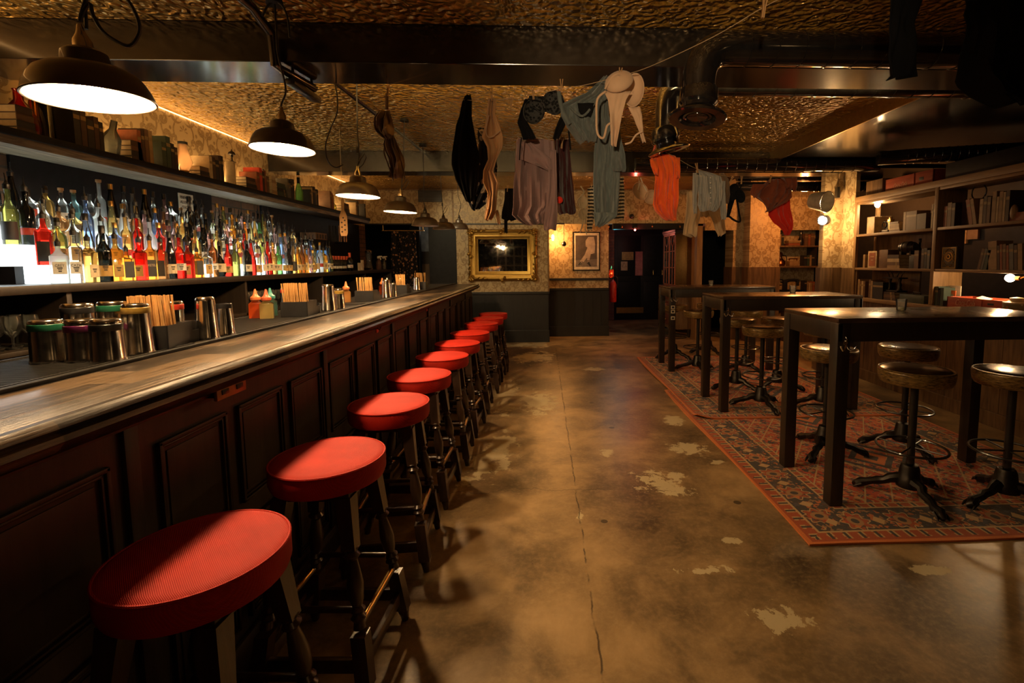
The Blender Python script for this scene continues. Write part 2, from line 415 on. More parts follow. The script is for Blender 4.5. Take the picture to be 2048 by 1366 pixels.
def brick_mat(name, c1, c2, mort, sw=.225, sh=.075):
    q = M_(name); x, y, z = q.world()
    n = q.nt.nodes.new('ShaderNodeTexBrick'); q.nt.links.new(q.comb(y+x*1., z), n.inputs[0])
    n.inputs['Scale'].default_value = 1; n.inputs['Brick Width'].default_value = sw; n.inputs['Row Height'].default_value = sh; n.inputs['Mortar Size'].default_value = .008
    n.inputs['Color1'].default_value = (*c1, 1); n.inputs['Color2'].default_value = (*c2, 1); n.inputs['Mortar'].default_value = (*mort, 1)
    g = q.noise(q.vec, 9, 5, .7); c = q.mix(g.smooth(.4, .8)*.6, n.outputs[0], (.02, .016, .012))
    q.set(c=c, r=.8); q.bump(E_(q.nt, n.outputs[1])*-1.+g*.6, .5, .01); return q.m

SCABS = []
for px_, py_, rx, ry in ((1075, 805, .26, .42), (1065, 715, .40, .50), (1000, 790, .26, .75), (1000, 900, .15, .42), (965, 930, .14, .3), (1375, 895, .22, .22), (1320, 965, .28, .26), (1345, 840, .15, .20), (1160, 1030, .035, .14), (1215, 905, .10, .10), (1460, 1080, .09, .05), (1855, 1140, .16, .05), (1060, 690, .45, .35), (1190, 740, .2, .2), (1435, 925, .07, .05), (1560, 1240, .2, .12), (1410, 1140, .16, .05)):
    g = W(px_, py_, Z=0); kx = 1.35 if px_ < 1110 else 1; SCABS.append((g.x, g.y, rx*kx, ry*kx))
c0, c1 = W(1115, 720, Z=0), W(1203, 1340, Z=0)
CRK = ((c0.x*c1.y-c1.x*c0.y)/(c1.y-c0.y), (c0.x-c1.x)/(c0.y-c1.y))

MT = {}
def defmats():
    m = MT
    m['floor'] = floor_mat(); m['ceil'] = anaglypta('embossed_gold_ceiling')
    m['paper_x'] = wallpaper('damask_wallpaper', (.50, .38, .21), (.27, .175, .075), 'x')
    m['paper_y'] = wallpaper('damask_wallpaper_side', (.50, .38, .21), (.25, .165, .075), 'y')
    m['black'] = plain('black_satin_paint', (.0065, .0065, .0075), .5, sp=.2); m['beam'] = plain('black_gloss_beam', (.011, .009, .008), .20, coat=.6, cr=.12)
    m['dado'] = wood('dark_painted_boards', (.006, .0065, .007), (.011, .012, .012), .4, 2)
    m['barwood'] = wood('dark_bar_panelling', (.016, .011, .007), (.032, .021, .013), .42, 2)
    q = M_('worn_bar_top'); x, y, z = q.world(); g = q.noise(q.comb(x*40., y*1.6, z*40.), 2.2, 6, .7, .4); g2 = q.noise(q.comb(x*1., y*1.), 5, 5, .7)
    pl = y/.42+(x/.11).fl()*.37; seam = (pl.fr()-.5).abs().gt(.492); sx = ((x/.11).fr()-.5).abs().gt(.488); tone = (pl.fl()*.37+(x/.11).fl()*.61).fr()
    cb = q.ramp(g*.75+tone*.25, [(.34, (.005, .003, .002)), (.50, (.022, .014, .008)), (.60, (.12, .08, .045))])
    cb = q.mix(seam.mx(sx)*.85, cb, (.006, .004, .003)); cb = q.mix((g2).smooth(.62, .72)*g.gt(.5)*.7, cb, (.26, .19, .11))
    q.set(c=cb, r=g2*.20+g*.15+.16, coat=.12, cr=.15, sp=.5); q.bump(g+seam.mx(sx)*-.8, .45, .004); m['bartop'] = q.m
    m['darkwood'] = wood('dark_stained_wood', (.012, .008, .005), (.026, .017, .010), .36, 2)
    m['tabletop'] = wood('waxed_dark_table', (.030, .017, .010), (.075, .043, .024), .22, 0, 5, .4)
    m['shelfwood'] = wood('scuffed_grey_shelf', (.07, .052, .034), (.30, .235, .15), .5, 1, 12)
    m['plank'] = wood('reclaimed_planks', (.07, .038, .016), (.20, .115, .05), .5, 2)
    m['rope'] = emit('warm_rope_light', (1, .52, .17), 6)
    m['pine'] = wood('pine_shelving', (.15, .085, .035), (.30, .18, .075), .45, 1)
    m['pinev'] = wood('pine_posts', (.15, .085, .035), (.30, .18, .075), .45, 2)
    m['turned'] = wood('turned_stool_wood', (.020, .011, .007), (.055, .028, .015), .28, 2, 6, .3)
    m['iron'] = metal('black_cast_iron', (.05, .045, .04), .42, .3); m['blackm'] = plain('black_coated_steel', (.012, .011, .010), .30, coat=.3)
    m['duct'] = plain('gloss_black_duct', (.008, .007, .007), .16, coat=1., cr=.06)
    m['brass'] = metal('worn_brass', (.62, .40, .14), .3); m['steel'] = metal('polished_steel', (.62, .58, .52), .17)
    m['chrome'] = metal('bright_chrome', (.8, .8, .8), .12); m['gilt'] = metal('gilt_frame', (.42, .26, .065), .42, .5)
    m['socket'] = plain('brushed_brass_plate', (.30, .17, .07), .35, me=.5); m['spine'] = plain('dull_gilt_bands', (.20, .13, .05), .5); m['red'] = None
    q = M_('red_woven_vinyl'); x, y, z = q.xyz(); wv = ((x*1300.+z*1300.).sin()*(y*1300.+z*900.).sin())*.5+.5; n = q.noise(q.vec, 7, 4); st = q.noise(q.vec, 3, 6, .75)
    c = q.ramp(n, [(.3, (.36, .010, .004)), (.7, (.58, .020, .007))]); c = q.mix((1.-wv)*.5, c, (.16, .004, .002)); c = q.mix(st.smooth(.70, .74)*.5, c, (.75, .30, .14))
    q.set(c=c, r=.6, sp=.18); q.bump(wv, .35, .002); m['red'] = q.m
    q = M_('gold_black_leatherette'); x, y, z = q.xyz(); n = q.noise(q.comb(x*3., y*3., z*14.), 9, 5, .7)
    q.set(c=q.ramp(n, [(.35, (.03, .02, .01)), (.6, (.34, .22, .07))]), r=.34, me=.35, coat=.3); m['band'] = q.m
    q = M_('seat_leather'); q.xyz(); n = q.noise(q.vec, 60, 3); n3 = q.noise(q.vec, 5, 3)
    q.set(c=q.ramp(n3, [(.3, (.030, .016, .008)), (.7, (.085, .045, .018))]), r=.25, coat=.35, cr=.15); q.bump(n, .2, .002); m['leather'] = q.m
    m['brick'] = brick_mat('old_dark_brick', (.16, .075, .032), (.10, .050, .024), (.05, .036, .022))
    m['brick_red'] = brick_mat('corridor_brick', (.24, .11, .07), (.20, .08, .05), (.12, .08, .06))
    m['rubber'] = plain('black_rubber', (.012, .011, .010), .5)
    m['mirror'] = metal('mirror_glass', (.62, .62, .60), .03)
    m['shade_out'] = plain('bronze_enamel_shade', (.050, .034, .021), .38, coat=.3); m['shade_in'] = plain('white_enamel', (.85, .85, .82), .5)
    m['cord'] = plain('black_flex', (.010, .010, .010), .5); m['twine'] = plain('pale_twine', (.42, .30, .17), .8)
    m['peg'] = wood('wooden_peg', (.28, .15, .06), (.44, .26, .11), .6, 2); m['straw'] = plain('kraft_paper_straw', (.50, .27, .085), .75)
    m['bulb'] = emit('lit_bulb', (1, .80, .50), 160); m['glow'] = emit('lit_step_panel', (.90, .98, .97), 4.0)
    m['paper'] = plain('cream_paper', (.62, .55, .42), .8); m['ink'] = plain('black_ink', (.012, .012, .012), .6); m['white'] = plain('white_plastic', (.62, .60, .55), .45)
    m['clear'] = glassy('clear_glass', (.90, .92, .90), .93); m['greyglass'] = glassy('smoked_glass', (.35, .38, .38), .8)
    m['black_plastic'] = plain('black_plastic', (.012, .012, .013), .30)
defmats()
# ---------------------------------------------------------------- the room
m = MT
struct('floor', MB().box(-4.6, 6.2, YB-.3, 12.6, -.08, 0), m['floor'], 'stained polished concrete floor')
b = MB(); b.box(XL, 2.78, YB, 2.75, ZC, ZC+.1); b.box(XL, 2.78, 3.07, 5.72, ZC, ZC+.1); b.box(XL, 2.78, 5.965, YF, ZC, ZC+.1)
struct('ceiling', b, m['ceil'], 'embossed gold papered ceiling between black beams')
struct('trim_1', MB().box(XL, 5.2, 2.755, 3.07, ZB1, ZC+.1, .004), m['beam'], 'near black gloss ceiling beam')
struct('trim_2', MB().box(XL, 3.62, 5.715, 5.965, ZB2, ZC+.1, .004), m['beam'], 'far black gloss ceiling beam')
b = MB().box(2.73, 5.2, YB, 2.745, ZSOF, ZC+.1).box(2.73, 5.2, 3.08, 5.71, ZSOF, ZC+.1).box(2.73, 5.2, 5.97, YF, ZSOF, ZC+.1)
b.box(2.715, 2.73, 3.08, 5.71, ZSOF-.004, ZC, 0, 1)
struct('trim_3', b, [m['beam'], m['brass']], 'dropped glossy black ceiling over the bookshelves')
for k_, (y0, y1) in enumerate(((.2, 2.74), (3.08, 5.70), (5.98, YF-.05))):
    tag(MB().cyl((XL+.012, y0, ZC-.014), (XL+.012, y1, ZC-.014), .005, n=6).build('rope_light', m['rope']), ['warm rope light in the ceiling corner nearest the camera', 'warm rope light in the ceiling corner above the books', 'warm rope light in the ceiling corner beyond the far beam'][k_], 'light')
# left wall: brick and black panelling under the book shelf, damask above it
b = MB().box(XL-.12, XL, YB, YF, 2.1, ZC+.1).box(XL-.12, XL, YB, YF, 0, 2.1, 0, 1)
struct('wall_left', b, [m['paper_y'], m['brick']], 'wall behind the bar, wallpaper over dark brick')
# far wall: header band, lower left blocks, mirror wall, recess, right piers
zh = W(1000, 448, Y=YF).z
b = MB()
b.box(XL-.12, 2.95, YF, YF+.12, zh, ZC+.1)                                     # band above everything
x0 = W(913, 500, Y=YF).x; x1 = W(1097, 600, Y=YF).x; x2 = W(1217, 620, Y=9.26).x
b.box(x0, x1, YF, YF+.12, .9, zh); b.box(x0, x1, YF, YF+.10, 0, .9, 0, 1)
b.box(x1, x1+.02, YF+.1, 9.26, .93, zh+.02)                                    # return of the recess
b.box(x1, x2, 9.26, 9.36, .93, zh+.4); b.box(x1, x2, 9.26, 9.34, 0, .93, 0, 1)
b.box(x1, x2, YF+.12, 9.3, zh+.25, zh+.3, 0, 1)
struct('wall_far', b, [m['paper_x'], m['dado']], 'far wall, damask wallpaper over dark boards')
b = MB().box(x0+.12, x1+.02, YF-.03, YF, .88, .925, .006).box(x1+.02, x2, 9.23, 9.26, .905, .95, .006)
b.box(x1+.02, x2, 9.22, 9.26, 1.10, 1.145, .008).box(XL, x1+.3, YF-.02, YF, zh-.012, zh+.012, .004)
struct('trim_4', b, m['dado'], 'dark dado rails on the far wall')
b = MB().box(x0+.12, x1+.015, YF-.025, YF, 0, .22, .006).box(x1+.02, x2+.01, 9.235, 9.26, 0, .20, .006)
struct('baseboard_far', b, m['dado'], 'tall dark skirting along the far wall')
b = MB()
for i, (a, c_) in enumerate(((x0+.15, x1), (x1+.03, x2))):
    k = a+.16
    while k < c_-.03:
        b.box(k-.003, k+.003, (YF if i == 0 else 9.26)-.006, (YF if i == 0 else 9.26), .22, .88); k += .17
struct('trim_5', b, m['dado'], 'boarded joints of the far dado')
b = MB().box(x1-.012, x1+.012, YF-.012, YF+.004, .92, 2.2, .004); b.box(W(905, 400, Y=YF).x-.012, W(905, 400, Y=YF).x+.012, YF-.014, YF, zh, ZC, .004)
b.box(XL, 2.9, YF-.04, YF, ZC-.02, ZC, .006)
struct('trim_6', b, m['pine'], 'thin pale cornice and conduit on the far wall')
# black back-room opening left of the mirror
b = MB(); xa, xb = W(857, 500, Y=YF).x, x0
b.box(xa, xb-.004, YF+.02, YF+.08, 0, zh, .004)
b.box(W(820, 500, Y=YF+.3).x, W(840, 500, Y=YF+.3).x, YF+.3, YF+.4, 0, zh+.1)
b.box(-4.6, 1.0, 10.6, 10.7, 0, 2.8).box(-4.7, -4.6, YF, 10.7, 0, 2.8).box(-4.6, x1-.3, YF+.12, 10.7, 2.35, 2.4)
struct('wall_backroom', b, m['black'], 'black painted opening and panels beside the bar end')
b = MB(); xa, xb = W(837, 500, Y=9.6).x, W(858, 500, Y=9.6).x
b.box(xa, xb, 9.6, 9.75, 0, W(847, 528, Y=9.6).z, 0, 0).box(xa, xb, 9.6, 9.75, W(847, 528, Y=9.6).z, W(847, 503, Y=9.6).z, 0, 1).box(xa, xb, 9.6, 9.75, W(847, 503, Y=9.6).z, 2.35, 0, 2)
struct('trim_7', b, [m['plank'], m['darkwood'], plain('blue_grey_plaster', (.12, .13, .13), .6)], 'grey plaster and timber post seen in the back room')
lamp('backroom_lamp', 'POINT', (-2.05, 9.2, 2.1), 2.2, (1, .8, .6), .05)
# wall vent in the band
b = MB(); A, B_ = W(836, 376, Y=YF-.015), W(884, 404, Y=YF-.015)
b.box(A.x, B_.x, YF-.03, YF-.001, B_.z, A.z, .004)
for i in range(5): z = B_.z+(A.z-B_.z)*(i+.5)/5; b.box(A.x+.02, B_.x-.02, YF-.04, YF-.03, z-.008, z+.008)
tag(b.build('wall_vent', m['black_plastic'], smooth=False), 'black slatted vent high on the wallpapered band above the bar end', 'vent')
# right part of the far wall
b = MB(); YR = YF
xo, xj, xp0, xp1, xn = W(1394, 500, Y=YR).x, W(1405, 500, Y=YR).x, W(1487, 500, Y=YR).x, W(1546, 500, Y=YR).x, W(1650, 500, Y=YR+.3).x
b.box(2.95, 5.4, YF+.005, YF+.12, 2.02, ZC+.1)
b.box(xo, xj, YR, YR+.5, 0, 2.1, 0, 2)
zw = W(1500, 534, Y=YR).z
b.box(xp0, xp1, YR-.25, YR+.4, zw, ZC); b.box(xp0-.02, xp1+.01, YR-.27, YR+.4, 0, zw, 0, 1)
xs = W(1467, 500, Y=YR).x
b.box(xs, xp0, YR+.02, YR+.4, zw, 2.05); b.box(xs-.02, xp0, YR, YR+.4, 0, zw, 0, 1)
b.box(xp1, 5.5, YR+.32, YR+.42, 0, ZC)                                        # back of the niche
struct('wall_right_far', b, [m['paper_x'], m['plank'], m['pinev']], 'orange lit wallpaper pier and niche at the far right')
b = MB().box(2.6, 5.5, YR+1.6, YR+1.7, 0, 2.4)
struct('wall_passage', b, m['black'], 'dark passage behind the far wall')
# column and right wall
xc0, yc = W(1645, 500, Y=6.1).x, 6.1; zcw = W(1665, 535, Y=6.1).z
b = MB().box(xc0, XR, yc, yc+.09, zcw, ZSOF+.1); b.box(xc0-.03, XR, yc-.02, yc+.09, 0, zcw, 0, 1)
struct('wall_column', b, [m['paper_x'], m['plank']], 'wallpapered pier before the bookshelves')
b = MB().box(XR, XR+.05, 5.86, yc+.1, 1.36, ZSOF, 0, 0).box(XR, XR+.05, 5.86, yc+.1, 0, 1.36, 0, 1)
b.box(5.2, 5.3, YB, YF+.5, 0, 2.85, 0, 2)
struct('wall_right', b, [m['paper_y'], m['plank'], m['black']], 'side of the pier and black wall beyond the shelves')
b = MB()
y = 5.86
while y > YB+.2:
    y2 = max(YB+.1, y-(.26+.10*rnd.random())); b.box(XR, XR+.04, y2+.004, y, .13, .98, .003); y = y2
b.box(XR-.015, XR+.04, YB, 5.86, 0, .13, .004)
struct('wall_right_panel', b, m['plank'], 'low plank front under the bookshelves')
# behind the camera: dark wall with a glazed screen (seen in the mirror)
b = MB().box(XL, 5.2, YB-.1, YB, 0, 2.85)
struct('wall_back', b, m['black'], 'dark wall behind the viewpoint')
b = MB(); gx0, gx1, gz0, gz1 = -1.9, -.55, .95, 2.1
for i in range(5): x = gx0+(gx1-gx0)*i/4; b.box(x-.02, x+.02, YB, YB+.05, gz0, gz1)
for i in range(4): z = gz0+(gz1-gz0)*i/3; b.box(gx0, gx1, YB, YB+.05, z-.02, z+.02)
struct('window_1', b, m['shelfwood'], 'grey glazing bars of an inner window behind the viewpoint')
# corridor beyond the far wall
yd = 11.8; zk = 2.25
A, B_ = W(1228, 640, Y=yd), W(1322, 640, Y=yd)
b = MB().box(1.1, A.x, yd, yd+.1, 0, 2.6, 0, 1).box(B_.x, 3.3, yd, yd+.1, 0, 2.6).box(A.x, B_.x, yd+.02, yd+.1, 2.1, 2.6)
b.box(x2-.08, x2-.002, 9.36, yd, 0, 2.6, 0, 0).box(3.02, 3.10, YF+.62, yd, 0, 2.6).box(x2-.05, 3.02, YF+.12, yd, zk, zk+.1)
struct('wall_corridor', b, [m['black'], m['brick_red']], 'black and brick corridor walls past the opening')
b = MB().box(x2-.01, xo, YF-.03, YF+.10, zh-.10, zh+.005, .004)
struct('trim_8', b, m['black'], 'black lintel over the corridor opening')
t = empty('door_1', (0, 0, 0), 'black double door with notices at the end of the corridor'); t['kind'] = 'structure'
dx = (A.x+B_.x)/2+.06
for a, c_ in ((A.x+.005, dx-.004), (dx+.004, B_.x-.005)):
    b = MB().box(a, c_, yd-.01, yd+.04, .01, 2.1, .004)
    for z0, z1 in ((.15, .95), (1.1, 2.0)): b.box(a+.08, c_-.08, yd-.018, yd-.01, z0, z1, .004)
    b.build('door_leaf', m['black'], t)
K = lambda u, v, w=yd-.03: W(u, v, Y=w)
a, c_ = K(1233, 615), K(1287, 626)
MB().box(a.x, c_.x, yd-.022, yd-.018, c_.z, a.z).build('kick_plate', m['brass'], t)
a, c_ = K(1271, 503), K(1285, 551)
MB().box(a.x, c_.x, yd-.024, yd-.018, c_.z, a.z).build('glass_panel', plain('pink_lit_glass', (.42, .16, .15), .4), t)
for u in (1306, 1324):
    a, c_ = K(u, 540), K(u, 550)
    MB().tube([(a.x, yd-.02, a.z), (a.x, yd-.06, a.z-.01), (a.x, yd-.06, c_.z+.01), (a.x, yd-.02, c_.z)], .009).build('door_handle', m['brass'], t)
def notice(u0, v0, u1, v1, color, lines, label, name='warning_notice'):
    a, c_ = K(u0, v0), K(u1, v1); b = MB().box(a.x, c_.x, yd-.026, yd-.020, c_.z, a.z)
    o = b.build(name, color); tag(o, label, 'sign')
    n = len(lines)
    for i, s_ in enumerate(lines):
        z = a.z-(a.z-c_.z)*(i+.6)/(n+.2)
        text_mesh(s_, (a.z-c_.z)/(n+.6), m['ink'], o, 'lettering', Matrix.Translation(((a.x+c_.x)/2, yd-.028, z)) @ Matrix.Rotation(pi/2, 4, 'X'), width=(c_.x-a.x)*.86)
    return o
yel = plain('yellow_sign', (.48, .36, .10), .5)
notice(1244, 504, 1267, 520, yel, ['WARNING', 'ALARM WILL', 'SOUND IF DOOR', 'IS OPENED'], 'yellow warning sign in four lines on the black corridor door')
o = notice(1242, 523, 1255, 541, plain('cream_notice', (.50, .38, .22), .6), [], 'small cream notice with a triangle below the yellow door sign', 'triangle_notice')
a, c_ = K(1244, 525), K(1253, 534); mx_ = (a.x+c_.x)/2
MB().tube([(a.x, yd-.03, c_.z), (c_.x, yd-.03, c_.z), (mx_, yd-.03, a.z)], .006, 6, True).build('triangle_symbol', m['ink'], o)
# exit sign, red lamp, sprinkler heads, lantern and extinguisher
a, c_ = W(1217, 473, Y=9.5), W(1221, 487, Y=9.5)
t = tag(MB().box(x2+.0, x2+.03, 9.5, 9.8, c_.z, a.z, .003).build('exit_sign', emit('exit_sign_teal', (.10, .85, .85), 2.2)), 'glowing teal emergency sign at the left edge of the corridor', 'sign')
p = W(1270, 460, Y=YF-.05)
t = empty('red_lamp', p, 'tiny glaring red lamp under the corridor lintel', 'lamp')
MB().sphere((0, 0, 0), .018).build('bulb', emit('red_led', (1, .05, .04), 60), t); MB().lathe([(.03, .018), (.03, .05)]).build('lamp_base', m['black_plastic'], t)
lamp('red_point', 'POINT', (p.x, p.y-.04, p.z-.03), 4.5, (1, .10, .06), .02)
for k, (u, v) in enumerate(((1217, 454), (1244, 454), (1305, 453), (1360, 454))):
    p = W(u, v, Y=YF-.045)
    o = MB().sphere((0, 0, 0), .016).cyl((0, 0, 0), (0, .02, .03), .010).build('small_stud', m['brass'], loc=p)
    tag(o, ['brass stud at the left end of the black corridor lintel', 'brass stud left of the red lamp on the lintel', 'brass stud right of the red lamp on the lintel', 'brass stud at the right end of the black corridor lintel'][k], 'stud', 'studs along the lintel')
p = W(1227, 600, Z=.0); p = W(1224, 585, Y=9.75)
t = empty('fire_extinguisher', (p.x+.02, 9.75, .62), 'red fire extinguisher hanging in the corridor by the dark boards', 'extinguisher')
MB().lathe([(0, 0), (.07, .01), (.075, .04), (.075, .36), (.05, .43), (.02, .46), (.02, .48)], n=16).build('cylinder', plain('red_enamel', (.55, .03, .015), .3), t)
MB().lathe([(.022, .48), (.022, .52)]).tube([(0, 0, .52), (.05, -.03, .54), (.09, -.03, .50), (.09, -.02, .30)], .011).build('valve_and_hose', m['black_plastic'], t)
p = W(1221, 545, Y=9.9)
t = empty('wall_lantern', (p.x+.02, 9.9, p.z), 'small red glass lantern above the fire extinguisher', 'lantern')
MB().lathe([(.03, -.11), (.05, -.09), (.05, .06), (.02, .10)], n=8).build('lantern_glass', glassy('red_glass', (.8, .12, .06), .7), t)
MB().lathe([(.055, -.12), (.055, -.105)], n=8).lathe([(.055, .06), (.03, .11), (.008, .14)], n=8).build('lantern_frame', m['brass'], t)
MB().sphere((0, 0, -.02), .015).build('flame_bulb', emit('amber_flame', (1, .35, .12), 20), t)
# china cabinet on a chest of drawers
cx0, cy0 = W(1351, 560, Y=8.95).x, 8.95
t = empty('china_cabinet', ((cx0+.17), cy0+.45, 0), 'tall glazed cabinet with arched bars and brown gold side, inside the corridor', 'cabinet')
zt = W(1365, 458, Y=cy0).z; zm = .98
q = lambda X0, X1, Y0, Y1, Z0, Z1, bb=.004: MB().box(X0, X1, Y0, Y1, Z0, Z1, bb)
q(-.17, .17, -.45, -.425, zm, zt-.05).build('side_panel', metal('bronze_side', (.20, .12, .045), .35), t)
q(-.17, .17, .425, .45, zm, zt-.05).box(.15, .17, -.42, .42, zm, zt-.05).box(-.17, .17, -.42, .42, zm, zm+.02).build('carcass', m['darkwood'], t)
b = q(-.20, .19, -.48, .48, zt-.05, zt).box(-.19, .18, -.46, .46, zt-.075, zt-.05)
for i in range(12): b.box(-.16+i*.028, -.147+i*.028, -.465, -.45, zt-.10, zt-.08)
b.build('cornice', m['darkwood'], t)
rf = plain('orange_lit_glazing_bars', (.30, .08, .03), .35)
for y0, y1 in ((-.43, 0), (0, .43)):
    b = MB().box(-.185, -.17, y0, y0+.03, zm, zt-.08).box(-.185, -.17, y1-.03, y1, zm, zt-.08).box(-.185, -.17, y0, y1, zm, zm+.03).box(-.185, -.17, y0, y1, zt-.11, zt-.08)
    ym = (y0+y1)/2; b.box(-.18, -.172, ym-.008, ym+.008, zm, zt-.30)
    for z in (.33, .62): b.box(-.18, -.172, y0, y1, zm+(zt-zm)*z-.008, zm+(zt-zm)*z+.008)
    for s_ in (-1, 1):
        b.tube([(-.176, ym+s_*.10*(1-abs(2*k/8-1)**2) if k < 8 else ym, zt-.32+.22*k/8) for k in range(9)], .006, 6)
    d_ = b.build('door', rf, t); MB().box(-.174, -.172, y0+.03, y1-.03, zm+.03, zt-.11).build('pane', glassy('cabinet_pane', (.80, .70, .66), .9), d_)
for z in (.36, .68): MB().box(-.15, .15, -.42, .42, zm+(zt-zm)*z, zm+(zt-zm)*z+.02).build('shelf', m['darkwood'], t)
for k in range(6):
    o = MB().lathe([(.012, 0), (.03, .004), (.008, .02), (.008, .06), (.035, .09), (.03, .14)], n=10).build('wine_glass', m['clear'], loc=(t.location.x-.06+.1*(k % 2), t.location.y-.30+.13*(k//2*1.6), zm+(zt-zm)*(.36 if k < 3 else .02)+.022))
    tag(o, 'stemmed glass behind the arched panes of the corridor cabinet', 'glass', 'glasses in the corridor cabinet')
t = empty('chest_of_drawers', ((cx0+.13), cy0+.45, 0), 'brown chest of drawers under the glazed corridor cabinet', 'chest')
q(-.22, .17, -.50, .50, .16, .97, .008).build('body', m['plank'], t)
for i in range(3):
    z = .22+i*.25; d_ = q(-.235, -.22, -.46, .46, z, z+.22, .006).build('drawer', plain('red_brown_drawer', (.12, .035, .018), .35), t)
    for s_ in (-.22, .22): MB().sphere((-.25, s_, z+.11), .016).build('knob', m['brass'], d_)
for sx in (-.19, .14):
    for sy in (-.46, .46): MB().lathe([(.02, 0), (.035, .08), (.045, .16)], (sx, sy, 0), 10).build('leg', m['darkwood'], t)
# coat hooks shelf unit right of the cabinet: black upright with pegs in the passage door
b = MB(); a, c_ = W(1381, 470, Y=9.2), W(1393, 575, Y=9.2)
b.cyl((a.x+.04, 9.2, 0), (a.x+.04, 9.2, 2.0), .02)
for z in (.9, 1.3, 1.7): b.cyl((a.x, 9.2, z), (c_.x+.02, 9.2, z), .012)
tag(b.build('coat_rack', m['blackm']), 'black upright coat rack in the passage beside the cabinet', 'rack')
# ---------------------------------------------------------------- the bar counter
m = MT
Y0B = -.6
t = empty('bar_counter', (-1.2, 3.4, 0), 'long dark panelled bar counter with worn wooden top along the left', 'bar counter')
o = t.location.copy()
def L(b): return b.xform(Matrix.Translation(-o))
b = MB().box(-1.352, BAR_X-.03, Y0B, BAR_END, BAR_Z-.045, BAR_Z, .006)
L(b).build('bar_top', m['bartop'], t)
prof = [(-.03, 0), (.0, .004), (.012, -.004), (.016, -.014), (.006, -.022), (.020, -.028), (.024, -.040), (.012, -.056), (-.004, -.070), (-.03, -.074)]
b = MB(); n = len(prof)
for k, yy in enumerate((Y0B, BAR_END+.012)): b.v += [(BAR_X+px_, yy, BAR_Z+pz) for px_, pz in prof]
b.f += [(i, i+1, n+i+1, n+i) for i in range(n-1)] + [tuple(range(n-1, -1, -1)), tuple(range(n, 2*n))]; b.m += [0]*(n+1)
L(b).build('nosing', m['bartop'], t)
L(MB().box(-1.352, -1.328, Y0B, BAR_END, BAR_Z, BAR_Z+.012, .003)).build('raised_rail', m['black'], t)
L(MB().box(-1.75, -1.352, Y0B, BAR_END, BAR_Z-.045, BAR_Z-.006, .004)).build('service_ledge', m['darkwood'], t)
FX = -1.085
L(MB().box(-1.42, FX, Y0B, BAR_END-.03, .0, BAR_Z-.045)).build('carcass', m['barwood'], t)
L(MB().box(FX, FX+.035, Y0B, BAR_END-.03, BAR_Z-.10, BAR_Z-.05, .010).box(FX, FX+.05, Y0B, BAR_END-.03, BAR_Z-.065, BAR_Z-.045, .008)).build('frieze_moulding', m['barwood'], t)
L(MB().box(FX, FX+.02, Y0B, BAR_END-.03, 0, .13, .006)).build('plinth', m['barwood'], t)
sect = [(-.1, [(-.02, 1.18)])]
yy = 1.30; posts = [1.245]
while yy < BAR_END-.2:
    ws = []
    for k in range(3):
        a = yy+.03+k*.345; ws.append((a, min(a+.285, BAR_END-.08)))
    sect.append((yy, [w_ for w_ in ws if w_[1]-w_[0] > .08])); yy += 1.055; posts.append(yy-.01)
for p in posts:
    if p < BAR_END-.05: L(MB().box(FX, FX+.014, p-.022, p+.022, .13, BAR_Z-.10, .005)).build('pilaster', m['barwood'], t)
for _, ws in sect:
    for a, c in ws:
        for z0, z1 in ((.60, .955), (.17, .52)):
            b = MB()
            for off, w_, hh in ((0, .012, .014), (.014, .008, .009)):
                b.box(FX, FX+hh, a+off, c-off, z1-off-w_, z1-off, .003).box(FX, FX+hh, a+off, c-off, z0+off, z0+off+w_, .003)
                b.box(FX, FX+hh, a+off, a+off+w_, z0+off, z1-off, .003).box(FX, FX+hh, c-off-w_, c-off, z0+off, z1-off, .003)
            b.box(FX, FX+.004, a+.035, c-.035, z0+.035, z1-.035, .002)
            L(b).build('panel', m['barwood'], t)
# rubber bar mats on the service ledge
def bar_mat(y0, y1, label):
    y0 *= .955; y1 *= .955; t_ = empty('bar_mat', (-1.55, (y0+y1)/2, BAR_Z-.006), label, 'bar mat', 'rubber mats along the bar'); h = (y1-y0)/2
    MB().box(-.19, .19, -h, h, 0, .006, .002).build('mat_base', m['rubber'], t_)
    b = MB(); k = -h+.012
    while k < h-.008: b.box(-.18, .18, k, k+.004, .006, .013); k += .0125
    b.box(-.19, .19, -h, -h+.006, 0, .018).box(-.19, .19, h-.006, h, 0, .018).box(-.19, -.184, -h, h, 0, .018).box(.184, .19, -h, h, 0, .018)
    b.build('mat_ribs', m['rubber'], t_, smooth=False); return t_
bar_mat(.45, 1.98, 'black ribbed rubber bar mat under the steel shakers'); bar_mat(2.15, 3.75, 'black rubber bar mat under the second straw caddy')
bar_mat(3.85, 5.0, 'black rubber bar mat under the third straw caddy'); bar_mat(5.1, 7.4, 'black rubber bar mat at the far end of the bar')
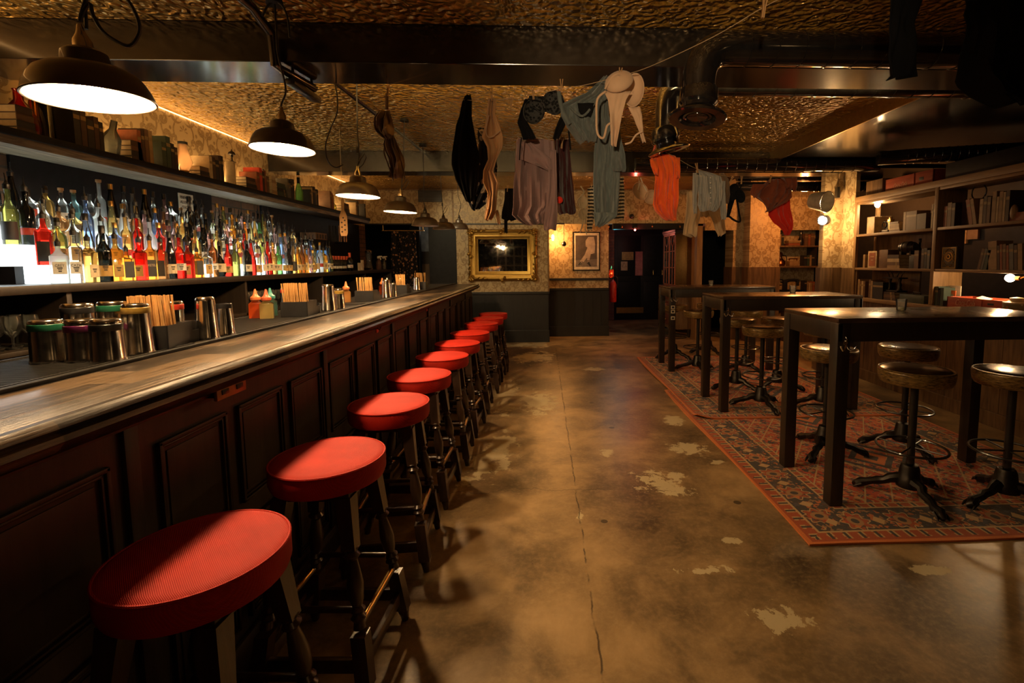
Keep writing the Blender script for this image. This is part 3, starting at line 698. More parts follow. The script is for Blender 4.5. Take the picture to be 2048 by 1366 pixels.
# brass socket and hooks on the bar front
p = W(464, 765, X=FX+.0625)
t = empty('power_socket', (FX+.0625, p.y, p.z), 'brass double power socket screwed to the bar front under the counter edge', 'socket')
MB().box(-.012, 0, -.073, .073, -.043, .043, .004).build('face_plate', m['socket'], t); MB().box(-.062, -.012, -.06, .06, -.035, .035).build('back_box', m['black'], t)
for s_ in (-1, 1):
    MB().box(0, .003, s_*.036-.016, s_*.036+.016, -.028, -.012, .001).box(0, .002, s_*.036-.005, s_*.036+.005, .006, .022).box(0, .002, s_*.036-.018, s_*.036-.009, -.004, .006).build('socket_outlet', m['black_plastic'], t)
    MB().box(0, .006, s_*.012-.006, s_*.012+.006, .014, .032, .001).build('switch', m['black_plastic'], t)
    MB().cyl((0, s_*.060, 0), (.003, s_*.060, 0), .004).build('screw', m['brass'], t)
for u, v, lb in ((752, 662, 'small hook with a red tag under the bar edge, nearer one'), (852, 620, 'small hook with a red tag under the bar edge, farther one')):
    p = W(u, v, X=FX+.03)
    t = empty('bag_hook', (FX+.014, p.y, p.z+.02), lb, 'hook', 'hooks under the bar edge')
    MB().tube([(0, 0, .02), (.02, 0, .0), (.04, 0, -.012), (.05, 0, .01)], .004, 6).build('hook', m['blackm'], t)
    MB().box(.02, .026, -.02, .02, -.03, -.005, .002).build('red_tag', plain('red_tag', (.5, .06, .02), .6), t)

# ---------------------------------------------------------------- red bar stools
def bar_stool():
    t = empty('bar_stool', (0, 0, 0), 'x', 'stool', 'red topped stools along the bar')
    SH = .775
    MB().lathe([(0, SH), (.10, SH-.001), (.165, SH-.003), (.183, SH-.007), (.187, SH-.010)], n=48).lathe([(.186, SH-.010), (.190, SH-.03), (.190, SH-.065), (.184, SH-.082), (0, SH-.083)], n=48).build('seat', m['red'], t)
    MB().torus((0, 0, SH-.010), .187, .0042, 64, 6).build('piping', m['red'], t)
    MB().box(-.125, .125, -.125, .125, SH-.115, SH-.083, .006).build('seat_board', m['turned'], t)
    b = MB()
    T_, B_ = SH-.10, .0
    ht, hb = .105, .185
    def lp(sx, sy, z): k = (T_-z)/(T_-B_); return Vector((sx*(ht+(hb-ht)*k), sy*(ht+(hb-ht)*k), z))
    for sx in (-1, 1):
        for sy in (-1, 1):
            b = MB(); top, bot = lp(sx, sy, T_), lp(sx, sy, 0); ax = (bot-top); Lg = ax.length; q = ax.to_track_quat('Z', 'Y').to_matrix()
            def sq(z0, z1, w0, w1):
                k0, k1 = (T_-z0), (T_-z1)
                pts = []
                for zz, w_ in ((z0, w0), (z1, w1)):
                    c = lp(sx, sy, zz)
                    pts += [c+Vector((dx*w_, dy*w_, 0)) for dx, dy in ((-1, -1), (1, -1), (1, 1), (-1, 1))]
                b.add(pts, [(0, 1, 2, 3), (7, 6, 5, 4), (0, 4, 5, 1), (1, 5, 6, 2), (2, 6, 7, 3), (3, 7, 4, 0)])
            sq(T_, .50, .027, .021)
            pr = [(.012, .17), (.020, .18), (.013, .192), (.021, .205), (.012, .22), (.016, .25), (.021, .30), (.018, .35), (.012, .375), (.020, .388), (.013, .40), (.020, .412), (.013, .425), (.016, .45)]
            b.lathe([(r*1.28, z*Lg/.70) for r, z in pr], top, 12, q)
            sq(.225, .055, .024, .024)
            b.lathe([(.018, Lg-.058), (.022, Lg-.045), (.018, Lg-.03), (.015, Lg-.002)], top, 12, q)
            b.build('leg', m['turned'], t)
    for i, (a, c) in enumerate((((-1, -1), (1, -1)), ((1, -1), (1, 1)), ((1, 1), (-1, 1)), ((-1, 1), (-1, -1)))):
        z = .12; p0, p1 = lp(*a, z), lp(*c, z); hz = .024
        mid = (p0+p1)/2
        if i % 2 == 0: MB().box(p0.x if p0.x < p1.x else p1.x, max(p0.x, p1.x), mid.y-.010, mid.y+.010, z-hz, z+hz, .004).build('stretcher', m['turned'], t)
        else: MB().box(mid.x-.010, mid.x+.010, min(p0.y, p1.y), max(p0.y, p1.y), z-hz, z+hz, .004).build('stretcher', m['turned'], t)
        z = .245 if i % 2 else .30; p0, p1 = lp(*a, z), lp(*c, z)
        r_ = MB().cyl(p0, p1, .011, n=10).build('foot_rail', m['turned'], t)
        if i % 2: MB().cyl(p0+(p1-p0)*.1+Vector((0, 0, .006)), p0+(p1-p0)*.9+Vector((0, 0, .006)), .0095, n=10).build('brass_strip', m['brass'], r_)
    return t
freeze_s = freeze(bar_stool())
SP = [(-.83, 1.12), (-.772, 1.675), (-.765, 2.32), (-.77, 2.91), (-.755, 3.50), (-.745, 4.06), (-.73, 4.66), (-.715, 5.38), (-.70, 5.90), (-.69, 6.43)]
ords = ['nearest of the ten, cut by shadow at lower left', 'second from the camera, a pale speck on its seat', 'third from the camera', 'fourth from the camera', 'fifth from the camera', 'fifth from the far wall', 'fourth from the far wall', 'third from the far wall', 'second from the far wall', 'last before the far wall']
for i, (x, y) in enumerate(SP):
    lb = 'red seated stool at the bar, ' + ords[i]
    if i == 0: freeze_s.location = (x, y, 0); freeze_s.rotation_euler = (0, 0, -.06); freeze_s['label'] = lb
    else: dup(freeze_s, (x, y, 0), [.0, -.05, .08, -.03, .05, -.06, .02, .04, -.02, .06][i], lb)

# ---------------------------------------------------------------- leather swivel stools
def swivel_stool():
    t = empty('swivel_stool', (0, 0, 0), 'x', 'stool', 'leather swivel stools around the high tables')
    SH = .80; R = .192
    MB().lathe([(0, SH+.006), (.12, SH+.004), (R-.022, SH-.004), (R-.008, SH-.013)], n=48).build('cushion', m['leather'], t)
    MB().lathe([(R-.010, SH-.012), (R, SH-.013), (R+.002, SH-.02), (R, SH-.045), (R-.004, SH-.07), (R-.014, SH-.088), (0, SH-.090)], n=48).torus((0, 0, SH-.009), R-.006, .006, 56, 6).build('seat_band', m['band'], t)
    MB().lathe([(.06, SH-.11), (.06, SH-.09)], n=16).cyl((0, 0, .18), (0, 0, SH-.09), .021, n=16).build('pole', m['blackm'], t)
    MB().torus((0, 0, .315), .180, .0075, 56, 8).build('foot_ring', m['blackm'], t)
    for k in range(2):
        a = k*pi/2+.5; MB().cyl((-.178*cos(a), -.178*sin(a), .315), (.178*cos(a), .178*sin(a), .315), .005, n=8).build('ring_spoke', m['blackm'], t)
    MB().lathe([(.070, .070), (.072, .10), (.060, .125), (.050, .19), (.044, .205), (.030, .212)], n=14).build('hub', m['iron'], t)
    for k in range(3):
        a = 2*pi*k/3+.35; c_, s_ = cos(a), sin(a); pts = []; rr = []
        for i, (r, z, w_) in enumerate(((.02, .10, .034), (.06, .108, .030), (.10, .098, .026), (.125, .080, .021), (.16, .066, .023), (.19, .060, .019), (.215, .047, .021), (.245, .036, .026), (.27, .024, .022), (.287, .014, .012))):
            j = .007*sin(i*2.4+k*1.7); pts.append((r*c_-j*s_, r*s_+j*c_, z)); rr.append(w_*1.12)
        b = MB().tube(pts, rr, 9)
        for u in (-.3, 0, .3):
            cu, su = cos(a+u*.35), sin(a+u*.35); b.tube([(.245*cu, .245*su, .034), (.272*cu, .272*su, .022), (.288*cu, .288*su, .006)], [.010, .009, .004], 6)
        b.build('claw_foot', m['iron'], t)
    return t
sw = freeze(swivel_stool())
WS = [(2.21, 2.69, .1, 'leather swivel stool before the nearest high table, its whole iron claw base in view'),
      (2.73, 2.60, .9, 'leather swivel stool at the right frame edge, a bright reflection on its seat'),
      (2.73, 3.41, .2, 'leather swivel stool behind the nearest table, its seat just above another seat'),
      (2.10, 3.38, 1.4, 'leather swivel stool behind the left legs of the nearest high table'),
      (2.115, 4.47, .3, 'gold banded swivel stool just in front of the middle high table, right one'),
      (2.15, 5.16, .8, 'gold banded swivel stool behind the middle high table, beside its left legs'),
      (2.62, 5.16, 1.1, 'swivel stool behind the middle table, half hidden by the near left leg'),
      (2.70, 4.42, .4, 'swivel stool before the middle table, seat seen under the nearest apron'),
      (2.62, 6.00, .6, 'gold banded swivel stool in front of the farthest table, right one'),
      (2.00, 6.05, .2, 'gold banded swivel stool in front of the farthest table, centre one'),
      (1.925, 6.92, .9, 'gold banded swivel stool beside the sticker covered leg of the farthest table'),
      (2.60, 7.34, .5, 'swivel stool behind the farthest table, before the dark passage')]
for i, (x, y, a, lb) in enumerate(WS):
    if i == 0: sw.location = (x, y, .013); sw.rotation_euler = (0, 0, a); sw['label'] = lb
    else: dup(sw, (x, y, .013 if y < 4.0 else (.0235 if y < 6.95 else 0)), a, lb)

# ---------------------------------------------------------------- high tables
TZ = [.013, .0235, .0235]
def high_table(i, x0, x1, y0, y1, lb, z0):
    cx, cy = (x0+x1)/2, (y0+y1)/2; t = empty('high_table', (cx, cy, z0), lb, 'table', 'high tables on the rug'); hx, hy = (x1-x0)/2, (y1-y0)/2; Z = TAB_Z-z0
    MB().box(-hx, hx, -hy, hy, Z-.028, Z, .004).build('table_top', m['tabletop'], t)
    MB().box(-hx+.004, hx-.004, -hy+.004, -hy+.03, Z-.135, Z-.028, .003).box(-hx+.004, hx-.004, hy-.03, hy-.004, Z-.135, Z-.028, .003).box(-hx+.004, -hx+.03, -hy, hy, Z-.135, Z-.028, .003).box(hx-.03, hx-.004, -hy, hy, Z-.135, Z-.028, .003).build('apron', m['darkwood'], t)
    w_ = .075
    for sx in (-1, 1):
        for sy in (-1, 1):
            a, c = (-hx, -hx+w_) if sx < 0 else (hx-w_, hx); e, f = (-hy, -hy+w_) if sy < 0 else (hy-w_, hy)
            MB().box(a, c, e, f, 0, Z-.03, .004).build('leg', m['darkwood'], t)
    h = empty('hook', (0, 0, 0)); bpy.data.objects.remove(h)
    b = MB(); bx, by, bz = -hx+.045, -hy, Z-.16
    b.lathe([(.014, 0), (.014, .006)], (bx, by+.004, bz+.02), 12, Matrix.Rotation(pi/2, 3, 'X'))
    b.tube([(bx, by-.004, bz+.03), (bx, by-.012, bz+.045), (bx, by-.004, bz+.055)], .004, 6)
    for s_ in (-1, 1): b.tube([(bx, by-.006, bz+.01), (bx+s_*.012, by-.016, bz-.014), (bx+s_*.03, by-.028, bz-.020), (bx+s_*.042, by-.03, bz-.002), (bx+s_*.043, by-.03, bz+.008)], [.0045]*4+[.006], 8)
    b.build('coat_hook', m['chrome'], t)
    if i == 2:
        for z_, hh in ((.82, .045), (.765, .045), (.68, .045)):
            s_ = MB().box(-hx+.012, -hx+w_-.012, -hy-.002, -hy, z_, z_+hh).build('sticker', m['paper'], t)
            MB().box(-hx+.022, -hx+w_-.022, -hy-.003, -hy-.002, z_+.01, z_+hh-.01).build('sticker_print', m['ink'], s_)
    return t
high_table(0, 1.665, 3.06, 2.60, 3.21, 'nearest dark wooden high table with straight square legs on the rug', TZ[0])
high_table(1, 1.665, 3.00, 4.33, 4.92, 'middle dark wooden high table, chrome hook on its near left leg', TZ[1])
high_table(2, 1.62, 3.00, 6.02, 6.63, 'farthest dark wooden high table, stickers down its near left leg', TZ[2])
for u, v, (y, lb) in ((1802, 621, (2.95, 'tea light glass on the nearest high table')), (1561, 583, (4.55, 'tea light glass on the middle high table')), (1422, 572, (6.3, 'tea light glass on the farthest high table'))):
    p = W(u, v, Z=TAB_Z)
    t = empty('tealight_glass', (p.x, min(max(p.y, y-.2), y+.2), TAB_Z), lb, 'candle glass', 'tea light glasses on the high tables')
    MB().lathe([(.022, 0), (.027, .004), (.033, .075), (.0315, .075), (.026, .008), (0, .007)], n=24, cap=False).build('glass', m['clear'], t)
    MB().lathe([(.019, .008), (.019, .022), (0, .022)], n=16).build('tea_light', m['paper'], t)

# ---------------------------------------------------------------- rugs
def rug(x0, x1, y0, y1, z, lb, curl=False):
    hw, hl = (x1-x0)/2, (y1-y0)/2; cx, cy = (x0+x1)/2, (y0+y1)/2
    b = MB(); nx, ny = 24, 44; th = .010
    vs = []
    for j in range(ny+1):
        for i in range(nx+1):
            u, v = -hw+2*hw*i/nx, -hl+2*hl*j/ny; k = .002*sin(v*3.1+u*1.3)+.001*sin(u*7)
            ex = (hw-abs(u)); uu = u-.012*sin(v*2.3) if i == 0 else u
            cz = 0
            if curl:
                d = sqrt(max(0, u+hw)**2+max(0, v+hl)**2); cz = .040*max(0, 1-d/.16)**1.3
            vs.append((uu, v+(.004*sin(u*5) if j in (0, ny) else 0)+cz*.5, th+max(0, k)*min(1, ex*6)*.5+cz))
    n1 = len(vs); vs += [(x, y, z_-th) for x, y, z_ in vs]
    fs = []
    for j in range(ny):
        for i in range(nx):
            a = j*(nx+1)+i; fs += [(a, a+1, a+nx+2, a+nx+1), (n1+a, n1+a+nx+1, n1+a+nx+2, n1+a+1)]
    W_ = nx+1
    for i in range(nx): fs += [(i, n1+i, n1+i+1, i+1), (ny*W_+i, ny*W_+i+1, n1+ny*W_+i+1, n1+ny*W_+i)]
    for j in range(ny): fs += [(j*W_, (j+1)*W_, n1+(j+1)*W_, n1+j*W_), (j*W_+nx, n1+j*W_+nx, n1+(j+1)*W_+nx, (j+1)*W_+nx)]
    b.add(vs, fs); return tag(b.build('oriental_rug', rug_mat(hw, hl), loc=(cx, cy, z)), lb, 'rug', 'patterned rugs under the high tables')
rug(1.345, 3.43, 2.245, 5.2, .001, 'patterned red and navy rug under the nearest high table')
rug(1.39, 3.45, 4.17, 7.02, .011, 'patterned red rug lying over the other, curled corner, under the two farther tables', True)

# ---------------------------------------------------------------- pendant lamps over the bar
def pendant(lit):
    t = empty('pendant_lamp', (0, 0, 0), 'x', 'lamp', 'dome lamps hanging over the bar')
    R = .146
    pr = [(R, 0), (R*.985, .014), (R*.945, .032), (R*.88, .052), (R*.80, .070), (R*.66, .084), (R*.50, .091), (R*.385, .094), (R*.375, .112), (R*.355, .130), (R*.28, .139), (.02, .142)]
    MB().lathe([(r, z) for r, z in pr]+[(.0, .143)], n=56, cap=False).torus((0, 0, .001), R, .003, 64, 6).build('shade', m['shade_out'], t)
    MB().lathe([(r-.004, z) for r, z in pr[:-1]]+[(.001, .136)], n=56, cap=False).build('shade_lining', m['shade_in'], t)
    MB().lathe([(.024, .14), (.022, .165), (.012, .185), (.006, .21)], n=16).build('lamp_cap', m['blackm'] if not lit else m['steel'], t)
    MB().sphere((0, 0, .045), .030, 16, 12, (1, 1, 1.25)).build('bulb', m['bulb'] if lit else m['paper'], t)
    return t
pl, pu = freeze(pendant(True)), freeze(pendant(False))
LN = ['big lit dome lamp nearest the camera over the bar', 'second lit dome lamp over the bar, white glow inside', 'third lit dome lamp, above the hanging wooden paddle', 'fourth dome lamp, the last of the four that are lit', 'unlit dark dome lamp, first after the lit ones', 'unlit dark dome lamp between two other unlit ones', 'farthest unlit dark dome lamp, beside the gilt mirror']
CD = [[(0, 0, 0), (.02, 0, .3), (-.01, 0, .6)], [(0, 0, 0), (.03, 0, .12), (.0, 0, .4)], [(0, 0, 0), (.01, 0, .1), (0, 0, .3)], [(0, 0, 0), (0, .02, .3)], [(0, 0, 0), (-.02, 0, .12), (0, 0, .3)], [(0, 0, 0), (0, 0, .3)], [(0, 0, 0), (.04, 0, .2), (0, 0, .4)]]
for i, (x, y, z) in enumerate(LAMP_POS):
    src = pl if i < 4 else pu
    if i in (0, 4): o_ = src; o_.location = (x, y, z); o_['label'] = LN[i]
    else: o_ = dup(src, (x, y, z), 0, LN[i])
    tilt = [(.03, -.06), (0, .02), (.02, 0), (0, -.04), (0, 0), (.03, .02), (0, .05)][i]; o_.rotation_euler = (tilt[0], tilt[1], i)
    top = ZC-z-.02 if not (i in (2,) and False) else .5
    pts = [(p[0], p[1], .20+p[2]*(top-.2)/.7) for p in CD[i]]; pts = [p for p in pts if p[2] < top-.03]+[(0, 0, top)]
    sm = []
    for k in range(len(pts)-1):
        a, c = Vector(pts[k]), Vector(pts[k+1])
        for q in range(6): f = q/6; f = f*f*(3-2*f); sm.append((a.x+(c.x-a.x)*f, a.y+(c.y-a.y)*f, a.z+(c.z-a.z)*(q/6)))
    sm.append(pts[-1])
    b = MB().tube(sm, .0045, 6).lathe([(.04, top-.012), (.036, top+.01)], n=16)
    if i in (2, 3, 5): b.tube([(0, 0, .21), (.02, 0, .26), (.05, 0, .30), (.06, 0, .27), (.035, 0, .22), (.01, 0, .2)], .003, 6).box(-.009, .009, -.006, .006, .30, .34, .002)
    c_ = b.build('flex', m['cord'], o_)
    c_.rotation_euler = (0, 0, 0); c_.matrix_local = Matrix.Rotation(-i, 4, 'Z') @ Matrix.Rotation(-tilt[1], 4, 'Y') @ Matrix.Rotation(-tilt[0], 4, 'X')
    if i < 4: lamp('pendant_light', 'POINT', (x, y, z+.04), LAMP_E[i], WARM2, .045)
# ---------------------------------------------------------------- back bar: long shelf, cabinet, lit steps
m = MT
ZS, XSF = 2.18, -2.87
t = empty('long_shelf', (-3.0, 4.4, ZS-.08), 'long scuffed wooden shelf high on the wall above the bottles', 'shelf'); o = t.location.copy()
def L(b, o=None): return b.xform(Matrix.Translation(-(o or t.location)))
L(MB().box(XL+.001, XSF, .2, 8.08, ZS-.078, ZS, .008)).build('shelf_board', m['shelfwood'], t)
L(MB().box(XSF-.006, XSF+.012, .2, 8.09, ZS-.03, ZS+.012, .005)).build('front_lip', m['black'], t)
for y in (2.05,): L(MB().prism([(XL+.002, y, ZS-.079), (XL+.002, y, ZS-.25), (XL+.03, y, ZS-.25), (XSF-.04, y, ZS-.10), (XSF-.04, y, ZS-.079)], (0, .03, 0))).build('bracket', m['black'], t)
ZB = 1.35
t = empty('back_bar_cabinet', (-2.8, 4.0, 0), 'dark back bar cabinet with open bays under the bottle counter', 'cabinet')
L(MB().box(XL+.002, -2.55, 1.0, 8.2, ZB-.045, ZB, .006)).build('counter_board', m['darkwood'], t)
L(MB().box(XL+.002, XL+.03, 1.0, 8.2, 0, ZB-.045).box(XL+.03, -2.58, 1.0, 8.2, .0, .1)).build('back_panel', m['black'], t)
L(MB().box(XL+.03, -2.58, 1.0, 8.2, 1.005, 1.03, .003)).build('bay_shelf', m['darkwood'], t)
L(MB().box(XL+.03, -2.58, 1.0, 8.2, .58, .60, .003)).build('bay_shelf', m['darkwood'], t)
for y in (1.0, 2.68, 4.22, 5.65, 7.0, 8.17): L(MB().box(XL+.03, -2.58, y, y+.03, .10, ZB-.045, .002)).build('divider', m['darkwood'], t)
b = MB(); b.box(XL+.001, XL+.02, 3.0, 4.7, ZB, ZS-.08).box(XL+.001, XL+.02, 5.5, 8.3, ZB, ZS-.08)
struct('trim_9', b, m['black'], 'black boards on the brick behind the bottles')
TR = [(-2.63, 1.351, 2.71, 6.00), (-2.75, 1.451, 2.76, 5.85), (-2.87, 1.561, 2.72, 5.62), (-2.99, 1.671, 2.68, 5.45)]
t = empty('bottle_steps', (-2.9, 4.0, ZB), 'stepped back bar display glowing white under the bottles', 'display steps')
for k in range(1, 4):
    x, z, y0, y1 = TR[k]
    L(MB().box(XL+.004 if k == 3 else x-.058, x+.060, y0-.06, y1+.04, TR[k-1][1]-.006+.0065*(k == 1), z-.006)).build('lit_step', m['glow'], t)
    if k > 1: L(MB().box(XL+.004 if k == 3 else x-.058, x+.058, y0-.06, y1+.04, ZB, TR[k-1][1]-.0065)).build('step_carcass', m['black'], t)
    L(MB().box(XL+.004 if k == 3 else x-.058, x+.064, y0-.06, y1+.04, z-.006, z, .001)).build('step_edge', m['clear'], t)
L(MB().box(XL+.004, XL+.012, 2.4, 5.5, TR[3][1], 1.80)).build('lit_back', m['glow'], t)

# ---------------------------------------------------------------- bottles
SHAPES = {
 'round': [(0, 0), (.036, 0), (.038, .006), (.038, .165), (.034, .185), (.017, .215), (.0135, .235), (.0135, .285), (.015, .287), (.015, .30)],
 'tall': [(0, 0), (.032, 0), (.034, .006), (.034, .20), (.030, .215), (.014, .235), (.0125, .25), (.0125, .315), (.014, .325)],
 'sloping': [(0, 0), (.036, 0), (.038, .006), (.037, .13), (.030, .18), (.018, .24), (.0135, .27), (.0135, .305), (.015, .31)],
 'broad': [(0, 0), (.044, 0), (.046, .007), (.046, .14), (.042, .16), (.020, .18), (.015, .19), (.015, .225), (.018, .24)],
 'round bellied': [(0, 0), (.030, 0), (.045, .02), (.052, .055), (.048, .09), (.030, .125), (.016, .15), (.0135, .19), (.0135, .24), (.016, .25)],
 'square': None, 'flat': None}
BCOL = {'clear': (.88, .90, .84), 'green': (.25, .62, .20), 'amber': (.86, .52, .16), 'red': (.85, .05, .03), 'orange': (.95, .42, .07), 'brown': (.42, .20, .07), 'yellow': (.85, .72, .32),
        'black': (.02, .022, .018), 'blue': (.30, .42, .70), 'olive': (.45, .45, .14), 'frosted': (.78, .84, .82), 'pink': (.86, .52, .48), 'turquoise': (.35, .68, .68)}
BM = {k: glassy('bottle_'+k, tuple(q**.62 for q in v), .97 if k == 'clear' else .86 if k != 'frosted' else .5, .05) for k, v in BCOL.items()}
LABC = {'cream': plain('label_cream', (.60, .50, .32), .7), 'dark': plain('label_dark', (.03, .03, .03), .5), 'white': plain('label_white', (.62, .62, .56), .6), 'gold': plain('label_gold', (.45, .28, .08), .4), 'teal': plain('label_teal', (.06, .30, .32), .5), 'red': plain('label_red', (.45, .04, .02), .5)}
meshes = {}
LH = {'cream': (.035, .10), 'white': (.055, .105), 'dark': (.025, .12), 'gold': (.03, .09), 'teal': (.03, .115), 'red': (.06, .10)}
def squarish(b, w, d, h, hs, neck, hn):
    n = 24; pr = [(1, 0), (1, hs*.97), (.88, hs), (.5, hs+.012)]
    vs = []; fs = []
    rings = []
    for k, z in pr:
        ring = []
        for i in range(n):
            a = 2*pi*i/n+pi/n; c_, s_ = cos(a), sin(a); e = .32
            ring.append((k*w*abs(c_)**e*(1 if c_ > 0 else -1), k*d*abs(s_)**e*(1 if s_ > 0 else -1), z))
        rings.append(ring)
    for r, z in ((neck, hs+.028), (neck, hn), (neck+.002, hn+.002), (neck+.002, hn+.014)):
        rings.append([(r*cos(2*pi*i/n+pi/n), r*sin(2*pi*i/n+pi/n), z) for i in range(n)])
    for r in rings: vs += r
    for j in range(len(rings)-1):
        for i in range(n): i2 = (i+1) % n; fs.append((j*n+i, j*n+i2, (j+1)*n+i2, (j+1)*n+i))
    fs += [tuple(range(n-1, -1, -1)), tuple((len(rings)-1)*n+i for i in range(n))]
    b.add(vs, fs); return b
def bottle_dims(sh): return {'square': (.036, .036, .19, .27), 'flat': (.030, .046, .15, .21)}.get(sh)
def mk(key, fn, mat):
    if key not in meshes:
        o_ = fn(); meshes[key] = o_
    return meshes[key]
def inst(name, key, builder, mat, parent, loc=(0, 0, 0)):
    if key not in meshes:
        o_ = builder().build(name, mat); meshes[key] = o_.data; bpy.data.objects.remove(o_)
    o_ = bpy.data.objects.new(name, meshes[key]); col.objects.link(o_); o_.location = loc
    if parent is not None: o_.parent = parent
    return o_
def top_of(sh): return SHAPES[sh][-1][1] if SHAPES[sh] else bottle_dims(sh)[3]
def bottle(sh, c, lab, top, loc, rz, sc_, name='liquor_bottle', word=None):
    t = empty(name, loc, rz=rz); t.scale = (sc_[0], sc_[0], sc_[1])
    if SHAPES[sh]: fn = lambda: MB().lathe(SHAPES[sh], n=20)
    else: w, d, hs, hn = bottle_dims(sh); fn = lambda: squarish(MB(), w, d, 0, hs, .013, hn)
    inst('glass_body', ('b', sh, c), fn, BM[c], t)
    if lab:
        if SHAPES[sh]:
            r = SHAPES[sh][3][0]+.0008; h0, h1 = LH[lab]
            def fl():
                b = MB(); n = 12
                b.v = [(r*cos(-1.25+2.5*i/n), r*sin(-1.25+2.5*i/n), z) for z in (h0, h1) for i in range(n+1)]
                b.f = [(i, i+1, n+2+i, n+1+i) for i in range(n)]; b.m = [0]*n; return b
        else:
            w, d, hs, hn = bottle_dims(sh); fl = lambda: MB().box(w-.002, w+.001, -d*.72, d*.72, LH[lab][0]-.005, LH[lab][1]+.01)
        inst('paper_label', ('l', sh, lab), fl, LABC[lab], t)
        if lab in ('cream', 'white', 'gold'):
            rr = SHAPES[sh][3][0]+.0014 if SHAPES[sh] else bottle_dims(sh)[0]+.0014
            inst('label_print', ('p', round(rr, 4)), lambda: MB().box(rr-.001, rr+.0004, -.013, .013, .079, .085).box(rr-.001, rr+.0004, -.010, .010, .072, .076).box(rr-.001, rr+.0004, -.008, .008, .062, .068), m['ink'], t)
    if word:
        rr = SHAPES[sh][3][0]+.0018 if SHAPES[sh] else bottle_dims(sh)[0]+.002
        text_mesh(word, .022, m['ink'] if lab != 'dark' else LABC['cream'], t, 'label_lettering', Matrix.Translation((rr, 0, .094)) @ Matrix.Rotation(pi/2, 4, 'Z') @ Matrix.Rotation(pi/2, 4, 'X'), width=.044 if sh == 'square' or sh == 'flat' else .028)
    z = top_of(sh)
    if top == 'pourer':
        inst('pourer', ('pour',), lambda: MB().lathe([(.016, -.012), (.0165, .012), (.011, .016), (.006, .026), (.0045, .034)], n=10).tube([(0, 0, .03), (0, 0, .045), (.008, 0, .070)], [.0040, .0036, .0028], 6), m['black_plastic'], t, (0, 0, z))
    elif top == 'cap':
        inst('bottle_cap', ('cap',), lambda: MB().lathe([(.0165, -.022), (.0165, .012), (.015, .014), (0, .014)], n=14), m['brass'], t, (0, 0, z))
    elif top == 'black cap':
        inst('bottle_cap', ('bcap',), lambda: MB().lathe([(.0165, -.03), (.0165, .012), (.015, .014), (0, .014)], n=14), m['black_plastic'], t, (0, 0, z))
    elif top == 'stopper':
        inst('stopper', ('stop',), lambda: MB().lathe([(.012, -.006), (.012, .004), (.018, .006), (.018, .022), (0, .023)], n=14), m['peg'], t, (0, 0, z))
    return t
ROWN = ['front row', 'second row', 'third row', 'top row']
wts = [['amber']*4+['red']*3+['orange']*4+['clear']*4+['green', 'black', 'black', 'brown', 'yellow', 'frosted', 'pink', 'olive'],
       ['clear']*5+['amber']*3+['red']*2+['orange', 'green', 'black', 'brown', 'yellow', 'frosted', 'pink', 'blue'],
       ['clear']*6+['amber']*2+['frosted']*2+['brown', 'yellow', 'blue', 'pink', 'black', 'black', 'orange'],
       ['clear']*6+['frosted']*2+['olive', 'black', 'black', 'amber', 'brown', 'pink']]
rb = random.Random(11); seqs = []; words_ = {}; used_lb = set()
# the ones that stand out in the photograph are set by hand: (row, pixel x, shape, colour, label, top)
HAND = {0: [(105, 'flat', 'frosted', 'white', 'pourer', 'GREY'), (135, 'square', 'clear', 'white', 'pourer', 'CAZA'), (162, 'square', 'amber', 'cream', 'pourer'), (188, 'round', 'black', 'gold', 'black cap', 'LIQUEUR'), (212, 'square', 'orange', 'gold', 'pourer'), (235, 'flat', 'orange', 'dark', 'pourer'), (253, 'square', 'red', 'gold', 'pourer'), (272, 'square', 'orange', 'dark', 'pourer', 'KETEL'), (295, 'square', 'brown', 'dark', 'pourer'), (318, 'sloping', 'black', 'cream', 'black cap'), (336, 'round', 'red', 'white', 'pourer', 'CAM'), (352, 'square', 'red', 'gold', 'pourer'), (368, 'flat', 'orange', 'dark', 'pourer'), (530, 'round', 'clear', 'cream', 'black cap'), (545, 'round', 'amber', 'cream', 'cap'), (575, 'round', 'black', 'gold', 'black cap')],
        1: [(66, 'square', 'red', 'dark', 'pourer'), (95, 'broad', 'olive', 'gold', 'black cap'), (487, 'round', 'red', 'dark', 'pourer'), (410, 'tall', 'black', 'white', 'pourer')],
        2: [(30, 'round', 'olive', 'dark', 'pourer'), (110, 'flat', 'brown', 'gold', 'pourer'), (145, 'flat', 'amber', 'dark', 'pourer'), (170, 'round', 'blue', None, 'pourer'), (520, 'sloping', 'green', None, 'pourer')],
        3: [(12, 'round', 'clear', 'cream', 'cap'), (118, 'broad', 'clear', 'white', 'stopper'), (143, 'broad', 'turquoise', 'teal', 'stopper'), (197, 'broad', 'clear', 'dark', None), (230, 'sloping', 'black', 'cream', 'cap'), (260, 'tall', 'clear', 'white', 'black cap')]}
